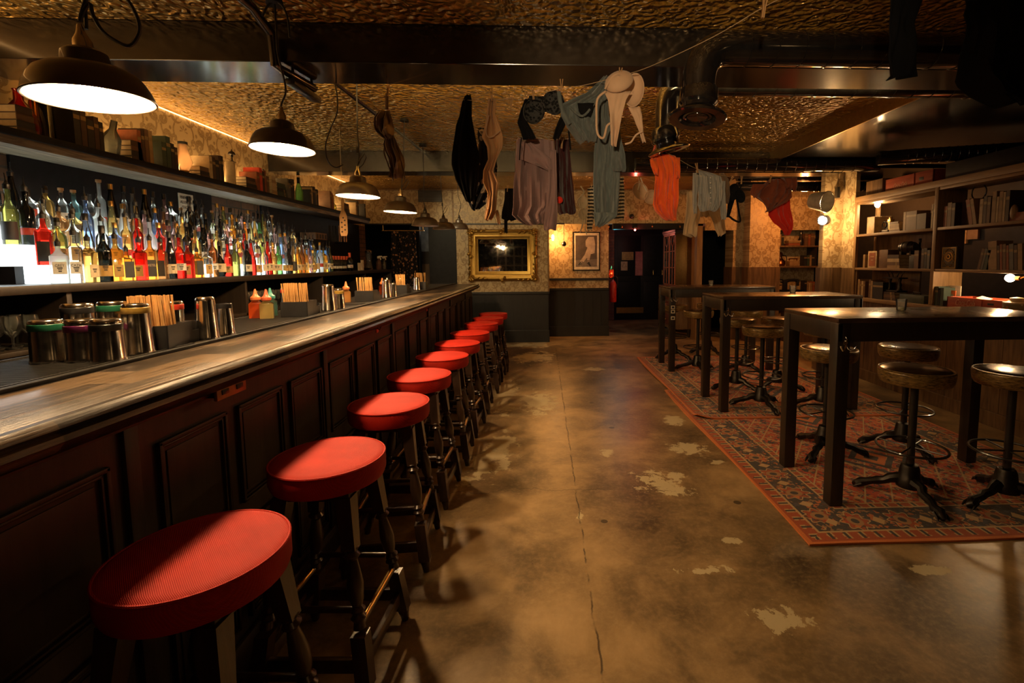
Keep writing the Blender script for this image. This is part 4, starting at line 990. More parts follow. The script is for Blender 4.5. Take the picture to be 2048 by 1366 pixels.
for k, (x, z, y0, y1) in enumerate(TR):
    n = int((y1-y0)/.084); hand = {}
    for h in HAND[k]:
        yy = W(h[0], 500, X=x).y; i = round((yy-y0)/(y1-y0)*(n-1))
        i = max(0, i)
        while i in hand: i += 1
        if i < n: hand[i] = h
    seq = []; prev = None
    for i in range(n):
        if i in hand: h = hand[i]; seq.append(h[1:5]); words_[(k, i)] = h[5] if len(h) > 5 else None; continue
        c = rb.choice(wts[k])
        while c == prev and rb.random() < .7: c = rb.choice(wts[k])
        prev = c
        sh = rb.choice(['round']*4+['tall']*3+['sloping']*3+['square']*3+['broad', 'flat', 'round bellied'])
        seq.append((sh, c, rb.choice(['cream', 'white', 'dark', 'gold', None, 'cream', 'red']), rb.choice(['pourer']*5+['cap', 'black cap']) if k < 3 else rb.choice(['cap', 'black cap', 'stopper', 'pourer'])))
    for i, (sh, c, lab, top) in enumerate(seq):
        yy = y0+(y1-y0)*i/(n-1)+rb.uniform(-.008, .008)
        if sh in ('broad', 'round bellied', 'flat'): sx = .80
        else: sx = rb.uniform(.86, .94)
        o_ = bottle(sh, c, lab, top, (x+rb.uniform(-.008, .008), yy, z), -.75 if words_.get((k, i)) else rb.uniform(-1.3, -.1) if sh not in ('flat',) else rb.uniform(-.45, -.1), (sx, rb.uniform(.92, 1.06)), word=words_.get((k, i)))
        lf = seq[i-1][1] if i else 'the row end'; rt = seq[i+1][1] if i < n-1 else 'the row end'
        lf = lf if 'end' in lf else lf+' bottle'; rt = rt if 'end' in rt else rt+' one'
        art = lambda w: 'the' if False else w
        lb = f"{sh if sh != 'sloping' else 'slope shouldered'} {c} bottle{' with '+top if top else ''}, {ROWN[k]}, between {lf} and {rt}"
        extra = ['', f", {lab} label" if lab else ', no label', ', nearer the camera', ', nearer the till screen', ', midway along']
        base = lb; e = 1
        while lb in used_lb and e < len(extra): lb = base+extra[e]; e += 1
        used_lb.add(lb); tag(o_, lb, 'bottle', 'liquor bottles on the lit steps')
# lettering that can be read on a few bottles and the notice
def on_face(s, px_, py_, X, size, mat=None, parent=None, name='lettering', width=None, sh=0, rz=pi/2):
    p = W(px_, py_, X=X); return text_mesh(s, size, mat or m['ink'], parent, name, Matrix.Translation((X, p.y, p.z)) @ Matrix.Rotation(rz, 4, 'Z') @ Matrix.Rotation(pi/2, 4, 'X'), shear=sh, width=width)
p = W(374, 416, X=XL+.03)
t = tag(MB().box(XL+.022, XL+.028, p.y-.085, p.y+.085, p.z-.12, p.z+.12).build('allergen_notice', m['paper']), 'cream allergen notice with dark lettering on the black board above the bottles', 'notice')
for s_, dz, w_ in (('PLEASE INFORM US', .085, .13), ('ALLERGEN', .045, .14), ('STATION', .0, .11), ('ASK US', -.05, .10)):
    text_mesh(s_, .035, m['ink'], t, 'lettering', Matrix.Translation((XL+.029, p.y, p.z+dz)) @ Matrix.Rotation(pi/2, 4, 'Z') @ Matrix.Rotation(pi/2, 4, 'X'), width=w_)
# ---------------------------------------------------------------- far part of the back bar
g_ = 'wine bottles with orange capsules'
for i in range(9):
    yy = 6.12+i*.085; t = empty('wine_bottle', (-2.72, yy, ZB)); t.scale = (.95, .95, .66)
    inst('glass_body', ('b', 'round', 'black'), lambda: MB().lathe(SHAPES['round'], n=20), BM['black'], t); inst('paper_label', ('l', 'round', 'white'), None, LABC['white'], t) if ('l', 'round', 'white') in meshes else None
    inst('capsule', ('caps',), lambda: MB().lathe([(.0155, -.07), (.0165, .004), (0, .005)], n=14), plain('orange_capsule', (.75, .12, .04), .5), t, (0, 0, .30))
    tag(t, ['wine bottle with orange capsule, first of the row beside the till screen', 'second wine bottle with orange capsule from the screen', 'third wine bottle with orange capsule from the screen', 'fourth wine bottle with orange capsule from the screen', 'middle wine bottle of the nine with orange capsules', 'fourth wine bottle with orange capsule from the jug end', 'third wine bottle with orange capsule from the jug end', 'second wine bottle with orange capsule from the jug end', 'last wine bottle with orange capsule, nearest the jug'][i], 'bottle', g_)
t = bottle('round', 'black', 'white', None, (-2.60, 6.52, ZB), -.7, (1.05, .80), 'wine_bottle'); tag(t, 'wine bottle with white label lettered C, in front of the orange capped row', 'bottle')
text_mesh('C', .05, LABC['red'], t, 'letter_c', Matrix.Rotation(-0., 4, 'Z') @ Matrix.Translation((.0405, 0, .078)) @ Matrix.Rotation(pi/2, 4, 'Z') @ Matrix.Rotation(pi/2, 4, 'X'))
inst('capsule', ('caps',), None, None, t, (0, 0, .30))
t = empty('till_screen', (-2.80, 6.0, ZB), 'blue lit till screen standing at the end of the bottle steps', 'screen', rz=-.5)
MB().box(-.06, .06, -.09, .09, 0, .015, .004).cyl((0, 0, .01), (-.01, 0, .08), .02).build('stand', m['black_plastic'], t)
MB().box(-.012, .012, -.16, .16, .05, .28, .006).build('casing', m['black_plastic'], t)
MB().box(.012, .014, -.145, .145, .065, .265).build('display', emit('till_display_blue', (.16, .42, .80), .55), t)
MB().box(.0141, .0150, -.12, -.02, .10, .16).box(.0141, .0150, .02, .11, .19, .23).build('display_window', emit('till_display_pale', (.55, .80, .95), .8), t)
t = empty('glass_jug', (-2.70, 7.5, ZB), 'tall clear glass jug with lid on the far end of the back bar', 'jug')
MB().lathe([(0, 0), (.06, 0), (.055, .05), (.04, .14), (.045, .22), (.05, .27)], n=20).build('jug_body', m['clear'], t); MB().lathe([(.05, .27), (.055, .29), (.02, .31), (0, .31)], n=20).build('jug_lid', m['steel'], t)
g_ = 'spray bottles at the end of the back bar'
for i, (u, c) in enumerate(((757, 'pink'), (772, 'olive'), (790, 'clear'), (803, 'clear'))):
    p = W(u, 540, X=-2.45); t = empty('spray_bottle', (-2.62-.05*(i % 2), 7.72+i*.12, ZB)); 
    inst('bottle_body', ('spr', c), lambda: MB().lathe([(0, 0), (.038, 0), (.040, .01), (.038, .11), (.018, .16), (.015, .18)], n=16), BM[c], t)
    inst('trigger_head', ('trig',), lambda: MB().box(-.015, .015, -.012, .012, .18, .215, .003).box(.0, .05, -.009, .009, .20, .22, .003).tube([(.02, 0, .20), (.03, 0, .18), (.03, 0, .155)], .004, 6), m['white'], t)
    tag(t, ['pinkish spray bottle beside the glass jug', 'dull olive spray bottle behind the pinkish one', 'clear spray bottle with paper label before the flowered curtain', 'slim spray bottle nearest the flowered curtain'][i], 'spray bottle', g_)
for i, (yy, hh, cc, lb) in enumerate(((6.95, .11, 'paper', 'small cream card propped between wine bottles and jug'), (7.2, .15, 'paper', 'larger cream card leaning behind the metal bowl'))):
    tag(MB().box(-.006, .006, -.045, .045, 0, hh, .002).build('menu_card', m[cc], loc=(-2.64-.05*i, yy, ZB)), lb, 'card', 'cards on the back bar')
tag(MB().lathe([(0, 0), (.05, .002), (.10, .03), (.11, .035), (.105, .037), (.05, .012), (0, .010)], n=28).build('metal_bowl', m['steel'], loc=(-2.70, 7.32, ZB)), 'shallow metal bowl on the back bar beside the jug', 'bowl')
# glass rack and small shelf on the black wall, paddle under lamp
p = W(685, 468, X=XL+.1)
t = empty('wire_rack', (XL+.1, p.y, p.z), 'shiny glass holder fixed to the dark wall past the bottles', 'rack')
b = MB()
for k in range(8): b.cyl((.05*cos(k*pi/4), .07*sin(k*pi/4), -.12), (.05*cos(k*pi/4), .07*sin(k*pi/4), .12), .006, n=6)
b.build('wire_frame', m['chrome'], t); MB().box(-.1, .06, -.09, .09, -.135, -.12).build('base', m['black'], t)
p = W(627, 473, X=XL+.12); b = MB().box(-.1, .10, -.16, .16, -.045, .045, .006)
t = b.build('wooden_rack', m['plank'], loc=(XL+.125, p.y, p.z)); tag(t, 'small slotted wooden rack on the black wall left of the glass holder', 'rack')
for k in range(4): MB().box(.100, .103, -.13+.075*k, -.095+.075*k, -.028, .025).build('slot', m['ink'], t)
p0, p1 = W(688, 380, Y=4.75), W(688, 472, Y=4.75); h = p0.z-p1.z
t = empty('wooden_paddle', (p1.x, 4.75, p1.z), 'wooden paddle with seven holes hanging below the third lit lamp', 'paddle', rz=.2)
b = bmesh.new(); 
out = [(-.024, 0), (-.034, .03), (-.034, .18), (-.024, .22), (-.012, .25), (-.013, .34), (-.008, .36), (.008, .36), (.013, .34), (.012, .25), (.024, .22), (.034, .18), (.034, .03), (.024, 0)]
MB().prism([(x, 0, z) for x, z in out], (0, .012, 0)).build('blade', m['peg'], t)
for k, (x, z) in enumerate(((-.014, .04), (.013, .06), (-.014, .085), (.013, .105), (-.014, .13), (.013, .15), (.0, .175))): MB().cyl((x, -.001, z), (x, .013, z), .008, n=12).build('hole', m['ink'], t)
MB().cyl((0, .006, .35), (0, .006, ZC-p1.z), .0015, n=5).build('hanging_string', m['twine'], t)
b.free()
# flowered curtain at the back room
t = empty('flowered_curtain', (W(808, 500, Y=8.69).x, 8.69, 0), 'black curtain printed with roses in the back room opening', 'curtain')
b = MB(); nx, nz = 50, 16; x0_, x1_ = W(779, 500, Y=8.69).x-t.location.x, W(836, 500, Y=8.69).x-t.location.x
for j in range(nz+1):
    for i in range(nx+1):
        u = i/nx; w_ = 1-.10*(j/nz)**2; b.v.append(((x0_+(x1_-x0_)*u)*w_, .03*sin(u*22+j*.1)+.01*sin(u*51), .12+(2.02-.12)*j/nz))
for j in range(nz):
    for i in range(nx): a = j*(nx+1)+i; b.f.append((a, a+1, a+nx+2, a+nx+1)); b.m.append(0)
o_ = b.build('fabric', cloth('rose_print', (.022, .022, .024), .85, 'floral', (.48, .26, .15)), t); md = o_.modifiers.new('thick', 'SOLIDIFY'); md.thickness = .003
MB().cyl((x0_-.12, 0, 2.03), (x1_+.12, 0, 2.03), .010).cyl((x0_-.1, 0, 2.03), (x0_-.1, 0, zh+.01), .008).cyl((x1_+.1, 0, 2.03), (x1_+.1, 0, zh+.01), .008).build('curtain_rod', m['brass'], t)
# glasses in the open bays
def stem(n=14): return MB().lathe([(.0, 0), (.032, .002), (.030, .006), (.005, .012), (.005, .055), (.022, .075), (.034, .105), (.036, .135), (.031, .165), (.0295, .165), (.034, .135), (.032, .106), (.0, .07)], n=n)
def tumb(n=14): return MB().lathe([(.0, 0), (.028, 0), (.030, .005), (.036, .10), (.034, .10), (.028, .012), (.0, .010)], n=n)
i = 0
for y0, y1, kind, where in ((2.05, 2.62, 'stem', 'nearest open bay'), (4.28, 4.95, 'stem', 'bay below the middle bottles'), (5.72, 6.5, 'tumb', 'bay below the wine bottles')):
    for r in range(2):
        y = y0
        while y < y1:
            o_ = inst('stemmed_glass' if kind == 'stem' else 'tumbler', ('g', kind), stem if kind == 'stem' else tumb, m['clear'], None, (-2.66-.09*r, y+.02*r, 1.0305))
            tag(o_, ('stemmed' if kind == 'stem' else 'straight')+f" clear glass in the {'front' if r == 0 else 'rear'} row of the {where}", 'glass', f"{kind if kind == 'stem' else 'tumbler'} glasses, {'front' if r == 0 else 'rear'} row, {where}")
            y += .085
# ---------------------------------------------------------------- things on the counter
ZM = BAR_Z-.006+.0135
def shaker(x, y, h, r0, r1, band, lb, bandz=None, grp='steel shakers on the bar mat'):
    t = empty('cocktail_shaker', (x*.955, y*.955, ZM), lb, 'shaker', grp)
    MB().lathe([(r0, 0), (r0+.001, .004), (r0-.002, .012), (r1+(r0-r1)*.1, h*.90), (r1, h-.006), (r1-.004, h-.001), (r1-.010, h-.004), (0, h-.004)], n=40, cap=False).build('steel_cup', m['steel'], t)
    if band:
        z = bandz or h-.034; k = z/h
        MB().lathe([(r0+(r1-r0)*(k)+.0003, z), (r0+(r1-r0)*(k)+.0008, z+.001), (r0+(r1-r0)*(k+.020/h)+.0010, z+.020), (r0+(r1-r0)*(k+.022/h)+.0002, z+.021)], n=40, cap=False).build('tape_band', band, t)
    return t
grn, pur, yl2, rdb = plain('green_tape', (.008, .11, .055), .4), plain('purple_tape', (.13, .012, .09), .35), plain('yellow_tape', (.36, .23, .04), .4), plain('red_tape', (.55, .04, .02), .4)
shaker(-1.662, 1.65, .135, .046, .0415, grn, 'upturned steel shaker with wide green band, nearest the left edge')
shaker(-1.562, 1.66, .135, .044, .040, pur, 'upturned steel shaker with purple band, front row', .095)
shaker(-1.462, 1.64, .137, .046, .039, m['black_plastic'], 'upturned steel shaker with black band just below its base, front row', .100)
shaker(-1.475, 1.775, .175, .047, .037, yl2, 'tall upturned steel shaker with yellow band beside the straw box')
shaker(-1.70, 1.80, .175, .047, .042, m['black_plastic'], 'upturned steel shaker with dark band, rear row left')
shaker(-1.595, 1.82, .180, .046, .040, grn, 'upturned steel shaker with green band, rear row middle')
shaker(-1.455, 2.10, .175, .044, .032, None, 'tall plain steel shaker right of the first straw box')
shaker(-1.455, 2.215, .135, .040, .030, m['black_plastic'], 'short steel shaker with black top beside the tall plain one', .118)
shaker(-1.53, 2.02, .165, .036, .034, rdb, 'slim upturned tin with red band behind the first straw box')
shaker(-1.66, 3.15, .165, .045, .037, rdb, 'upturned glass and steel shaker with red band behind the second straw box')
shaker(-1.47, 3.30, .175, .046, .034, None, 'tall plain steel shaker right of the second straw box')
shaker(-1.455, 3.43, .140, .040, .030, yl2, 'short steel shaker with yellow band right of the second straw box', .105)
shaker(-1.66, 4.45, .150, .045, .037, None, 'clear rimmed shaker behind the third straw box')
shaker(-1.47, 4.50, .165, .044, .032, None, 'plain steel shaker right of the third straw box')
shaker(-1.45, 4.64, .130, .032, .027, None, 'small plain steel shaker right of the third straw box')
shaker(-1.62, 5.45, .150, .044, .036, yl2, 'steel shaker with yellow band before the fourth straw box')
shaker(-1.52, 5.75, .15, .040, .032, None, 'plain steel shaker behind the fourth straw box')
def caddy(x, y, rz, ns, lb, where, sc_=1.0, napk=True, metal_s=False):
    t = empty('straw_box', (x*.955, y*.955, ZM), lb, 'box', 'black boxes of straws on the bar', rz)
    w, d, h = .072*sc_, .115*sc_, .088*sc_
    b = MB().box(-w, w, -d, d, 0, .004).box(-w, -w+.004, -d, d, 0, h).box(w-.004, w, -d, d*.45, 0, h).box(-w, w, -d, -d+.004, 0, h).box(-w, w, d-.004, d, 0, h*.75).box(-w, w, -.002, .002, 0, h).box(-.002, .002, 0, d, 0, h*.9)
    b.box(w-.004, w, d*.45, d, 0, h*.55)
    b.build('tray', m['black_plastic'], t)
    M = t.matrix_basis.copy() if False else Matrix.Translation(t.location) @ Matrix.Rotation(rz, 4, 'Z')
    if napk:
        b = MB().box(w*.1, w*.85, d*.1, d*.9, .005, h*.95, .004)
        o_ = b.build('napkin_pack', m['black'] if sc_ == 1.0 else m['paper']); o_.matrix_world = M; tag(o_, 'folded napkins standing in '+where, 'napkins', 'napkin packs in the straw boxes')
    for i in range(ns):
        a, c = -w*.82+(w*1.64)*rb.random(), -d*.88+(d*.80)*rb.random(); hh = .190
        o_ = inst('drinking_straw', ('straw', metal_s), lambda: MB().tube([(0, 0, 0), (0, 0, hh)], .0032, 6), m['steel'] if metal_s else m['straw'], None)
        o_.matrix_world = M @ Matrix.Translation((a, c, .005)) @ Matrix.Rotation(rb.uniform(-.05, .05)-.10*a/w*0-.04, 4, 'Y') @ Matrix.Rotation(rb.uniform(-.04, .05), 4, 'X')
        tag(o_, 'brown paper straw standing among many in '+where, 'straw', 'straws in '+where)
    return t
caddy(-1.515, 1.945, .18, 62, 'black plastic straw box beside the yellow banded shaker', 'the nearest black box')
caddy(-1.535, 3.06, .15, 46, 'black plastic straw box beside the two sauce bottles', 'the second black box')
caddy(-1.535, 4.20, .12, 34, 'black plastic straw box in the middle of the far bar', 'the third black box')
caddy(-1.54, 5.22, .1, 24, 'black plastic straw box, fourth from the camera', 'the fourth black box')
caddy(-1.545, 6.05, .1, 18, 'black plastic straw box farthest along the bar', 'the fifth black box')
def dasher(x, y, liq, top, lb):
    t = empty('squeeze_bottle', (x*.955, y*.955, ZM), lb, 'bottle', 'small dasher bottles beside the straw boxes', .4)
    squarish(MB(), .034, .034, 0, .085, .017, .10).build('glass_body', glassy('jar_'+lb[:6], liq, .45), t)
    MB().lathe([(.020, .098), (.026, .104), (.026, .118), (.014, .128), (.010, .14), (.004, .165)], n=16).build('spout_cap', top, t)
orc = plain('orange_spout', (.55, .16, .05), .4)
dasher(-1.735, 2.93, (.85, .30, .12), orc, 'square dasher bottle of orange syrup left of the second straw box')
dasher(-1.655, 2.90, (.70, .62, .36), plain('red_spout', (.5, .10, .04), .4), 'square dasher bottle of pale yellow liquid against the second straw box')
dasher(-1.715, 3.05, (.40, .65, .58), plain('teal_spout', (.04, .22, .20), .4), 'dasher bottle with teal neck behind the orange one')
dasher(-1.66, 4.06, (.88, .60, .32), orc, 'square dasher bottle of amber liquid left of the third straw box')
dasher(-1.68, 5.02, (.85, .32, .12), orc, 'dasher bottle of orange syrup left of the fourth straw box')
dasher(-1.62, 4.99, (.70, .64, .36), m['white'], 'dasher bottle of yellow liquid left of the fourth straw box')
# ---------------------------------------------------------------- books and curios on the long shelf over the bar
m = MT
BKC = {'dark brown': (.045, .022, .012), 'black': (.012, .011, .011), 'rust': (.22, .06, .02), 'tan': (.26, .16, .07), 'dark green': (.025, .045, .03), 'navy': (.02, .025, .045), 'cream': (.40, .29, .16), 'grey': (.10, .10, .09), 'bright red': (.50, .05, .02), 'brown': (.11, .055, .025)}
BKM = {k: plain('book_cover_'+k.replace(' ', '_'), v, .55) for k, v in BKC.items()}; m['pages'] = plain('book_pages', (.46, .36, .22), .8)
used_b = set()
def book_at(loc, w, d, h, c, lb, grp, rot=(0, 0, 0), cat='book'):
    """upright book, spine towards local -Y... thickness w along X, depth d along Y"""
    t = empty('book', loc, None, cat, grp); t.rotation_euler = rot
    MB().box(-w/2, -w/2+.003, 0, d, 0, h).box(w/2-.003, w/2, 0, d, 0, h).box(-w/2, w/2, 0, .004, 0, h, .0015).build('cover', BKM[c], t, smooth=False)
    MB().box(-w/2+.003, w/2-.003, .004, d-.004, .004, h-.004).build('pages', m['pages'], t, smooth=False)
    if w > .022 and h > .18: MB().box(-w/2+.002, w/2-.002, -.0008, 0, h*.70, h*.80).build('spine_bands', m['spine'], t, smooth=False)
    tag(t, lb); return t
def shelf_run(place, items, grp, desc, rot, step):
    """items: (kind, colour, width, height); place(s, depth) -> location"""
# shelf over bar: run along Y, spine towards +X
rk = random.Random(5)
y = 1.05; i = 0; lastc = 'the shelf end'; seq = []
RUN = []
for u, kind, a in ((20, 'stack', 4), (60, 'amber', 0), (85, 'copper', 0), (100, 'tin', 0), (135, 'books', ['black', 'dark brown', 'black', 'dark brown', 'black']), (222, 'decanter', 0), (248, 'stack', 4), (262, 'books', ['rust', 'dark brown', 'brown', 'tan']), (310, 'books', ['dark green', 'dark green', 'black', 'dark brown']), (372, 'oil_lamp', 0), (385, 'stack', 3), (405, 'books', ['cream', 'dark brown', 'black', 'dark brown', 'black']), (458, 'candle', 0), (478, 'stack', 4), (500, 'books', ['rust', 'bright red', 'dark brown', 'rust', 'brown']), (528, 'vase', 0), (530, 'stack_c', 6), (541, 'stack_g', 5), (562, 'books', ['grey', 'grey', 'black', 'black']), (598, 'green_bottle', 0), (607, 'books', ['navy', 'cream', 'black', 'navy', 'grey', 'black']), (648, 'books', ['brown', 'rust', 'tan']), (664, 'flask', 0), (676, 'stack', 4), (700, 'books', ['cream', 'grey', 'navy']), (718, 'books', ['black'])):
    RUN.append((W(u, 300, X=-2.95).y, kind, a))
nb = 0
for k, (y, kind, a) in enumerate(RUN):
    ymax = RUN[k+1][0] if k+1 < len(RUN) else y+.2
    near = lambda: (f"{RUN[k-1][1]}").replace('_', ' ')
    if kind == 'books':
        yy = y
        for j, c in enumerate(a):
            w = min(.030+.022*rk.random(), (ymax-yy-.002)/(len(a)-j)); w = max(w, .018); h = .19+.07*rk.random(); d = .15+.03*rk.random()
            prevk = RUN[k-1][1].replace('books', 'other books').replace('stack_c', 'cream books').replace('stack_g', 'green books').replace('_', ' ').replace('stack', 'stacked books').replace('candle', 'cream tin'); pos = ['first', 'second', 'third', 'fourth', 'fifth', 'sixth'][j]
            lb = f"{c} upright book, {pos} after the {prevk}, long shelf"
            q = {0: '', 1: ''}; 
            while lb in used_b: lb = lb.replace('long shelf', 'shelf middle') if 'long shelf' in lb else lb.replace('shelf middle', 'shelf far part') if 'middle' in lb else lb.replace('far part', 'far end')
            used_b.add(lb); book_at((XSF-.03, yy+w/2, ZS), w-.002, d, h, c, lb, 'books on the long shelf over the bar', (0, 0, pi/2)); yy += w
    elif kind.startswith('stack'):
        z = ZS; cc = {'stack': ['dark brown', 'black', 'brown', 'dark brown', 'black', 'brown'], 'stack_c': ['cream', 'tan', 'cream', 'cream', 'tan', 'cream'], 'stack_g': ['dark green', 'dark green', 'black', 'dark green', 'dark green']}[kind]
        for j in range(a):
            th = .028+.014*rk.random(); L_ = min(.20, max(.10, ymax-y-.004))*(1-.05*j)
            nxt = (f'{RUN[k+1][2][0]} book' if RUN[k+1][1] == 'books' else RUN[k+1][1]).replace('books', 'upright books').replace('_', ' ').replace('stack c', 'cream stack').replace('stack g', 'green stack').replace('candle', 'cream tin')
            pos = ['bottom', 'second from bottom', 'third from bottom', 'fourth from bottom', 'fifth from bottom', 'top'][j] if j < a-1 else 'top'
            lb = f"{cc[j]} flat book, {pos} of pile before the {nxt}, long shelf"
            while lb in used_b: lb = lb.replace('long shelf', 'shelf middle') if 'long shelf' in lb else lb.replace('shelf middle', 'shelf far part') if 'middle' in lb else lb.replace('far part', 'far end')
            used_b.add(lb)
            o_ = book_at((XSF-.03, y+L_/2, ZS+z-ZS), th, .16, L_, cc[j], lb, 'books on the long shelf over the bar'); o_.rotation_euler = (0, 0, 0)
            o_.matrix_world = Matrix.Translation((XSF-.03, y+.002+L_/2+L_/2*0, z+th/2)) @ Matrix.Rotation(pi/2, 4, 'Z') @ Matrix.Rotation(pi/2, 4, 'Y') @ Matrix.Translation((0, 0, -L_/2))
            z += th
P = lambda u, dx=0: (-2.99+dx, W(u, 300, X=-2.95).y, ZS)
t = empty('glass_demijohn', P(62), 'orange red glass flagon at the left end of the long shelf', 'flagon')
MB().lathe([(0, 0), (.07, 0), (.08, .05), (.075, .11), (.05, .17), (.022, .21), (.02, .26), (.026, .27)], n=24).build('flagon_body', glassy('ember_glass', (.80, .12, .03), .6), t)
t = empty('copper_measure', P(88), 'slim copper and steel tube beside the orange flagon', 'tube')
MB().lathe([(.02, 0), (.02, .10)], n=16).build('steel_base', m['steel'], t); MB().lathe([(.018, .10), (.018, .22), (.012, .24)], n=16).build('copper_top', metal('copper', (.6, .22, .08), .25), t)
t = empty('tall_tin', P(108), 'tall dark metal canister with a bright highlight, behind the nearest lamp', 'canister')
MB().lathe([(.045, 0), (.045, .27), (.04, .28), (0, .28)], n=28).build('canister_body', m['duct'], t); MB().lathe([(.047, .25), (.047, .29), (0, .292)], n=28).build('lid', m['blackm'], t)
t = empty('glass_decanter', P(226), 'dark leaning decanter between black books and piled books', 'decanter'); t.rotation_euler = (0, .25, 0)
MB().lathe([(0, 0), (.05, 0), (.06, .03), (.055, .14), (.02, .2), (.018, .26)], n=20).build('decanter_body', m['greyglass'], t)
t = empty('oil_lamp', P(376), 'pale glass oil lamp with a dark cap before the wallpaper', 'lamp')
MB().lathe([(.03, .05), (.06, .12), (.05, .16), (.032, .22), (.030, .27)], n=24).build('glass_chimney', glassy('peach_glass', (.92, .72, .55), .35), t); MB().lathe([(.05, 0), (.05, .01), (.02, .03), (.035, .05)], n=20).build('lamp_foot', m['brass'], t); MB().lathe([(.034, .265), (.034, .285), (0, .29)], n=20).build('cap', m['ink'], t)
t = empty('spiral_tin', P(460, .03), 'cream cylinder with spiral edge standing beside dark books', 'cylinder')
MB().lathe([(.04, 0), (.042, .23), (.036, .235), (0, .235)], n=24).build('cylinder_body', BKM['cream'], t)
t = empty('bell_ornament', (-2.96, W(465, 300, X=-2.95).y, ZS+.2355), 'small dark bell shaped ornament on top of the cream cylinder', 'ornament')
MB().lathe([(.03, 0), (.03, .006), (.008, .02), (.006, .05), (.012, .055), (.006, .065), (.032, .075), (.026, .095), (.006, .11), (.003, .125)], n=18).build('ornament_body', m['iron'], t)
t = empty('glass_vase', P(526, -.02), 'clear glass vase behind red brown books under the second lamp', 'vase')
MB().lathe([(0, 0), (.03, 0), (.03, .12), (.05, .2), (.055, .27)], n=20).build('vase_body', m['clear'], t)
t = empty('champagne_bottle', P(600, 0), 'dark green champagne bottle standing among books on the long shelf', 'bottle')
MB().lathe([(0, 0), (.045, 0), (.047, .15), (.02, .24), (.016, .29), (.018, .31), (.016, .32)], n=20).build('bottle_body', BM['green'], t); MB().lathe([(.018, .25), (.017, .322), (0, .324)], n=16).build('foil', m['black'], t)
t = empty('round_flask', P(666, 0), 'round dark green flask beside rust brown books', 'flask')
MB().lathe([(0, 0), (.03, 0), (.05, .05), (.045, .10), (.016, .14), (.014, .19), (.018, .20)], n=20).build('flask_body', BM['olive'], t)
o_ = MB().lathe([(0, 0), (.02, 0), (.035, .05), (.012, .12), (.02, .14)], n=14).build('glass_tumbler', m['clear'], loc=P(574, .06)); tag(o_, 'tiny turquoise tinted glass in front of grey books on the long shelf', 'glass')

# ---------------------------------------------------------------- far wall: mirror, picture, sconce, loose pendant
A, B_ = W(936, 459, Y=YF-.03), W(1074, 561, Y=YF-.03); cx, cz = (A.x+B_.x)/2, (A.z+B_.z)/2; hx, hz = (B_.x-A.x)/2, (A.z-B_.z)/2
t = empty('gilt_mirror', (cx, YF, cz), 'large mirror in an ornate gold frame on the far wall', 'mirror')
fw = .17
b = MB(); pr = [(0, .0), (0, .035), (.012, .050), (.035, .058), (.055, .045), (.075, .040), (.10, .032), (.118, .036), (.13, .030), (.145, .020), (.155, .016), (fw, .012), (fw, 0)]
ring = []
for px_, d in pr:
    ring.append([(-hx+px_, -d, -hz+px_), (hx-px_, -d, -hz+px_), (hx-px_, -d, hz-px_), (-hx+px_, -d, hz-px_)])
for r in ring: b.v += r
for j in range(len(ring)-1):
    for k in range(4): b.f.append((j*4+k, j*4+(k+1) % 4, (j+1)*4+(k+1) % 4, (j+1)*4+k)); b.m.append(0)
b.build('frame', m['gilt'], t)
def leaf(b, x, z, a, s_):
    pts = [(x+s_*q*cos(a+.8*sin(q*3)), -.052-.012*sin(q*pi), z+s_*q*sin(a+.8*sin(q*3))) for q in [k/5 for k in range(6)]]
    b.tube(pts, [s_*.18*sin(pi*(.15+.8*k/5)) for k in range(6)], 6)
for sx in (-1, 1):
    for sz in (-1, 1):
        b = MB(); x0_, z0_ = sx*(hx-.045), sz*(hz-.045)
        for k in range(9): a = k*2*pi/9; leaf(b, x0_, z0_, a, .075)
        b.sphere((x0_, -.055, z0_), .024, 10, 6)
        for k in range(5):
            leaf(b, x0_-sx*(.07+.045*k), sz*(hz-.03), (0 if sx < 0 else pi)+sz*.5*(-1)**k, .06); leaf(b, sx*(hx-.03), z0_-sz*(.07+.04*k), (pi/2 if sz < 0 else -pi/2)+.5*(-1)**k, .06)
        b.build('carved_corner', m['gilt'], t)
for s_ in (-1, 1):
    b, b2 = MB(), MB()
    for k in (-1, 1):
        for a in (-.6, 0, .6): leaf(b, 0, s_*(hz-.03), (0 if k > 0 else pi)+a*k, .07); leaf(b2, s_*(hx-.03), 0, (pi/2 if k > 0 else -pi/2)+a, .07)
    b.build('carved_crest', m['gilt'], t); b2.build('carved_crest', m['gilt'], t)
MB().box(-hx+fw-.01, hx-fw+.01, -.012, -.008, -hz+fw-.01, hz-fw+.01).build('glass', m['mirror'], t)
A, B_ = W(1145, 464, Y=9.24), W(1200, 541, Y=9.24); cx, cz = (A.x+B_.x)/2, (A.z+B_.z)/2; hx, hz = (B_.x-A.x)/2, (A.z-B_.z)/2
t = empty('framed_picture', (cx, 9.26, cz), 'framed monochrome photograph of legs in striped socks in the wall recess', 'picture')
b = MB()
for x0_, x1_, z0_, z1_ in ((-hx, hx, -hz, -hz+.02), (-hx, hx, hz-.02, hz), (-hx, -hx+.02, -hz, hz), (hx-.02, hx, -hz, hz)): b.box(x0_, x1_, -.03, 0, z0_, z1_, .003)
b.build('frame', m['black'], t)
MB().box(-hx+.015, hx-.015, -.018, -.010, -hz+.015, hz-.015).build('mount', plain('cream_mount', (.62, .54, .40), .7), t)
pr_ = MB().box(-hx*.78, hx*.78, -.0195, -.018, -hz*.80, hz*.82).build('photograph', plain('photo_brown_dark', (.075, .055, .045), .5), t)
sk = plain('photo_pale_tone', (.42, .33, .26), .5)
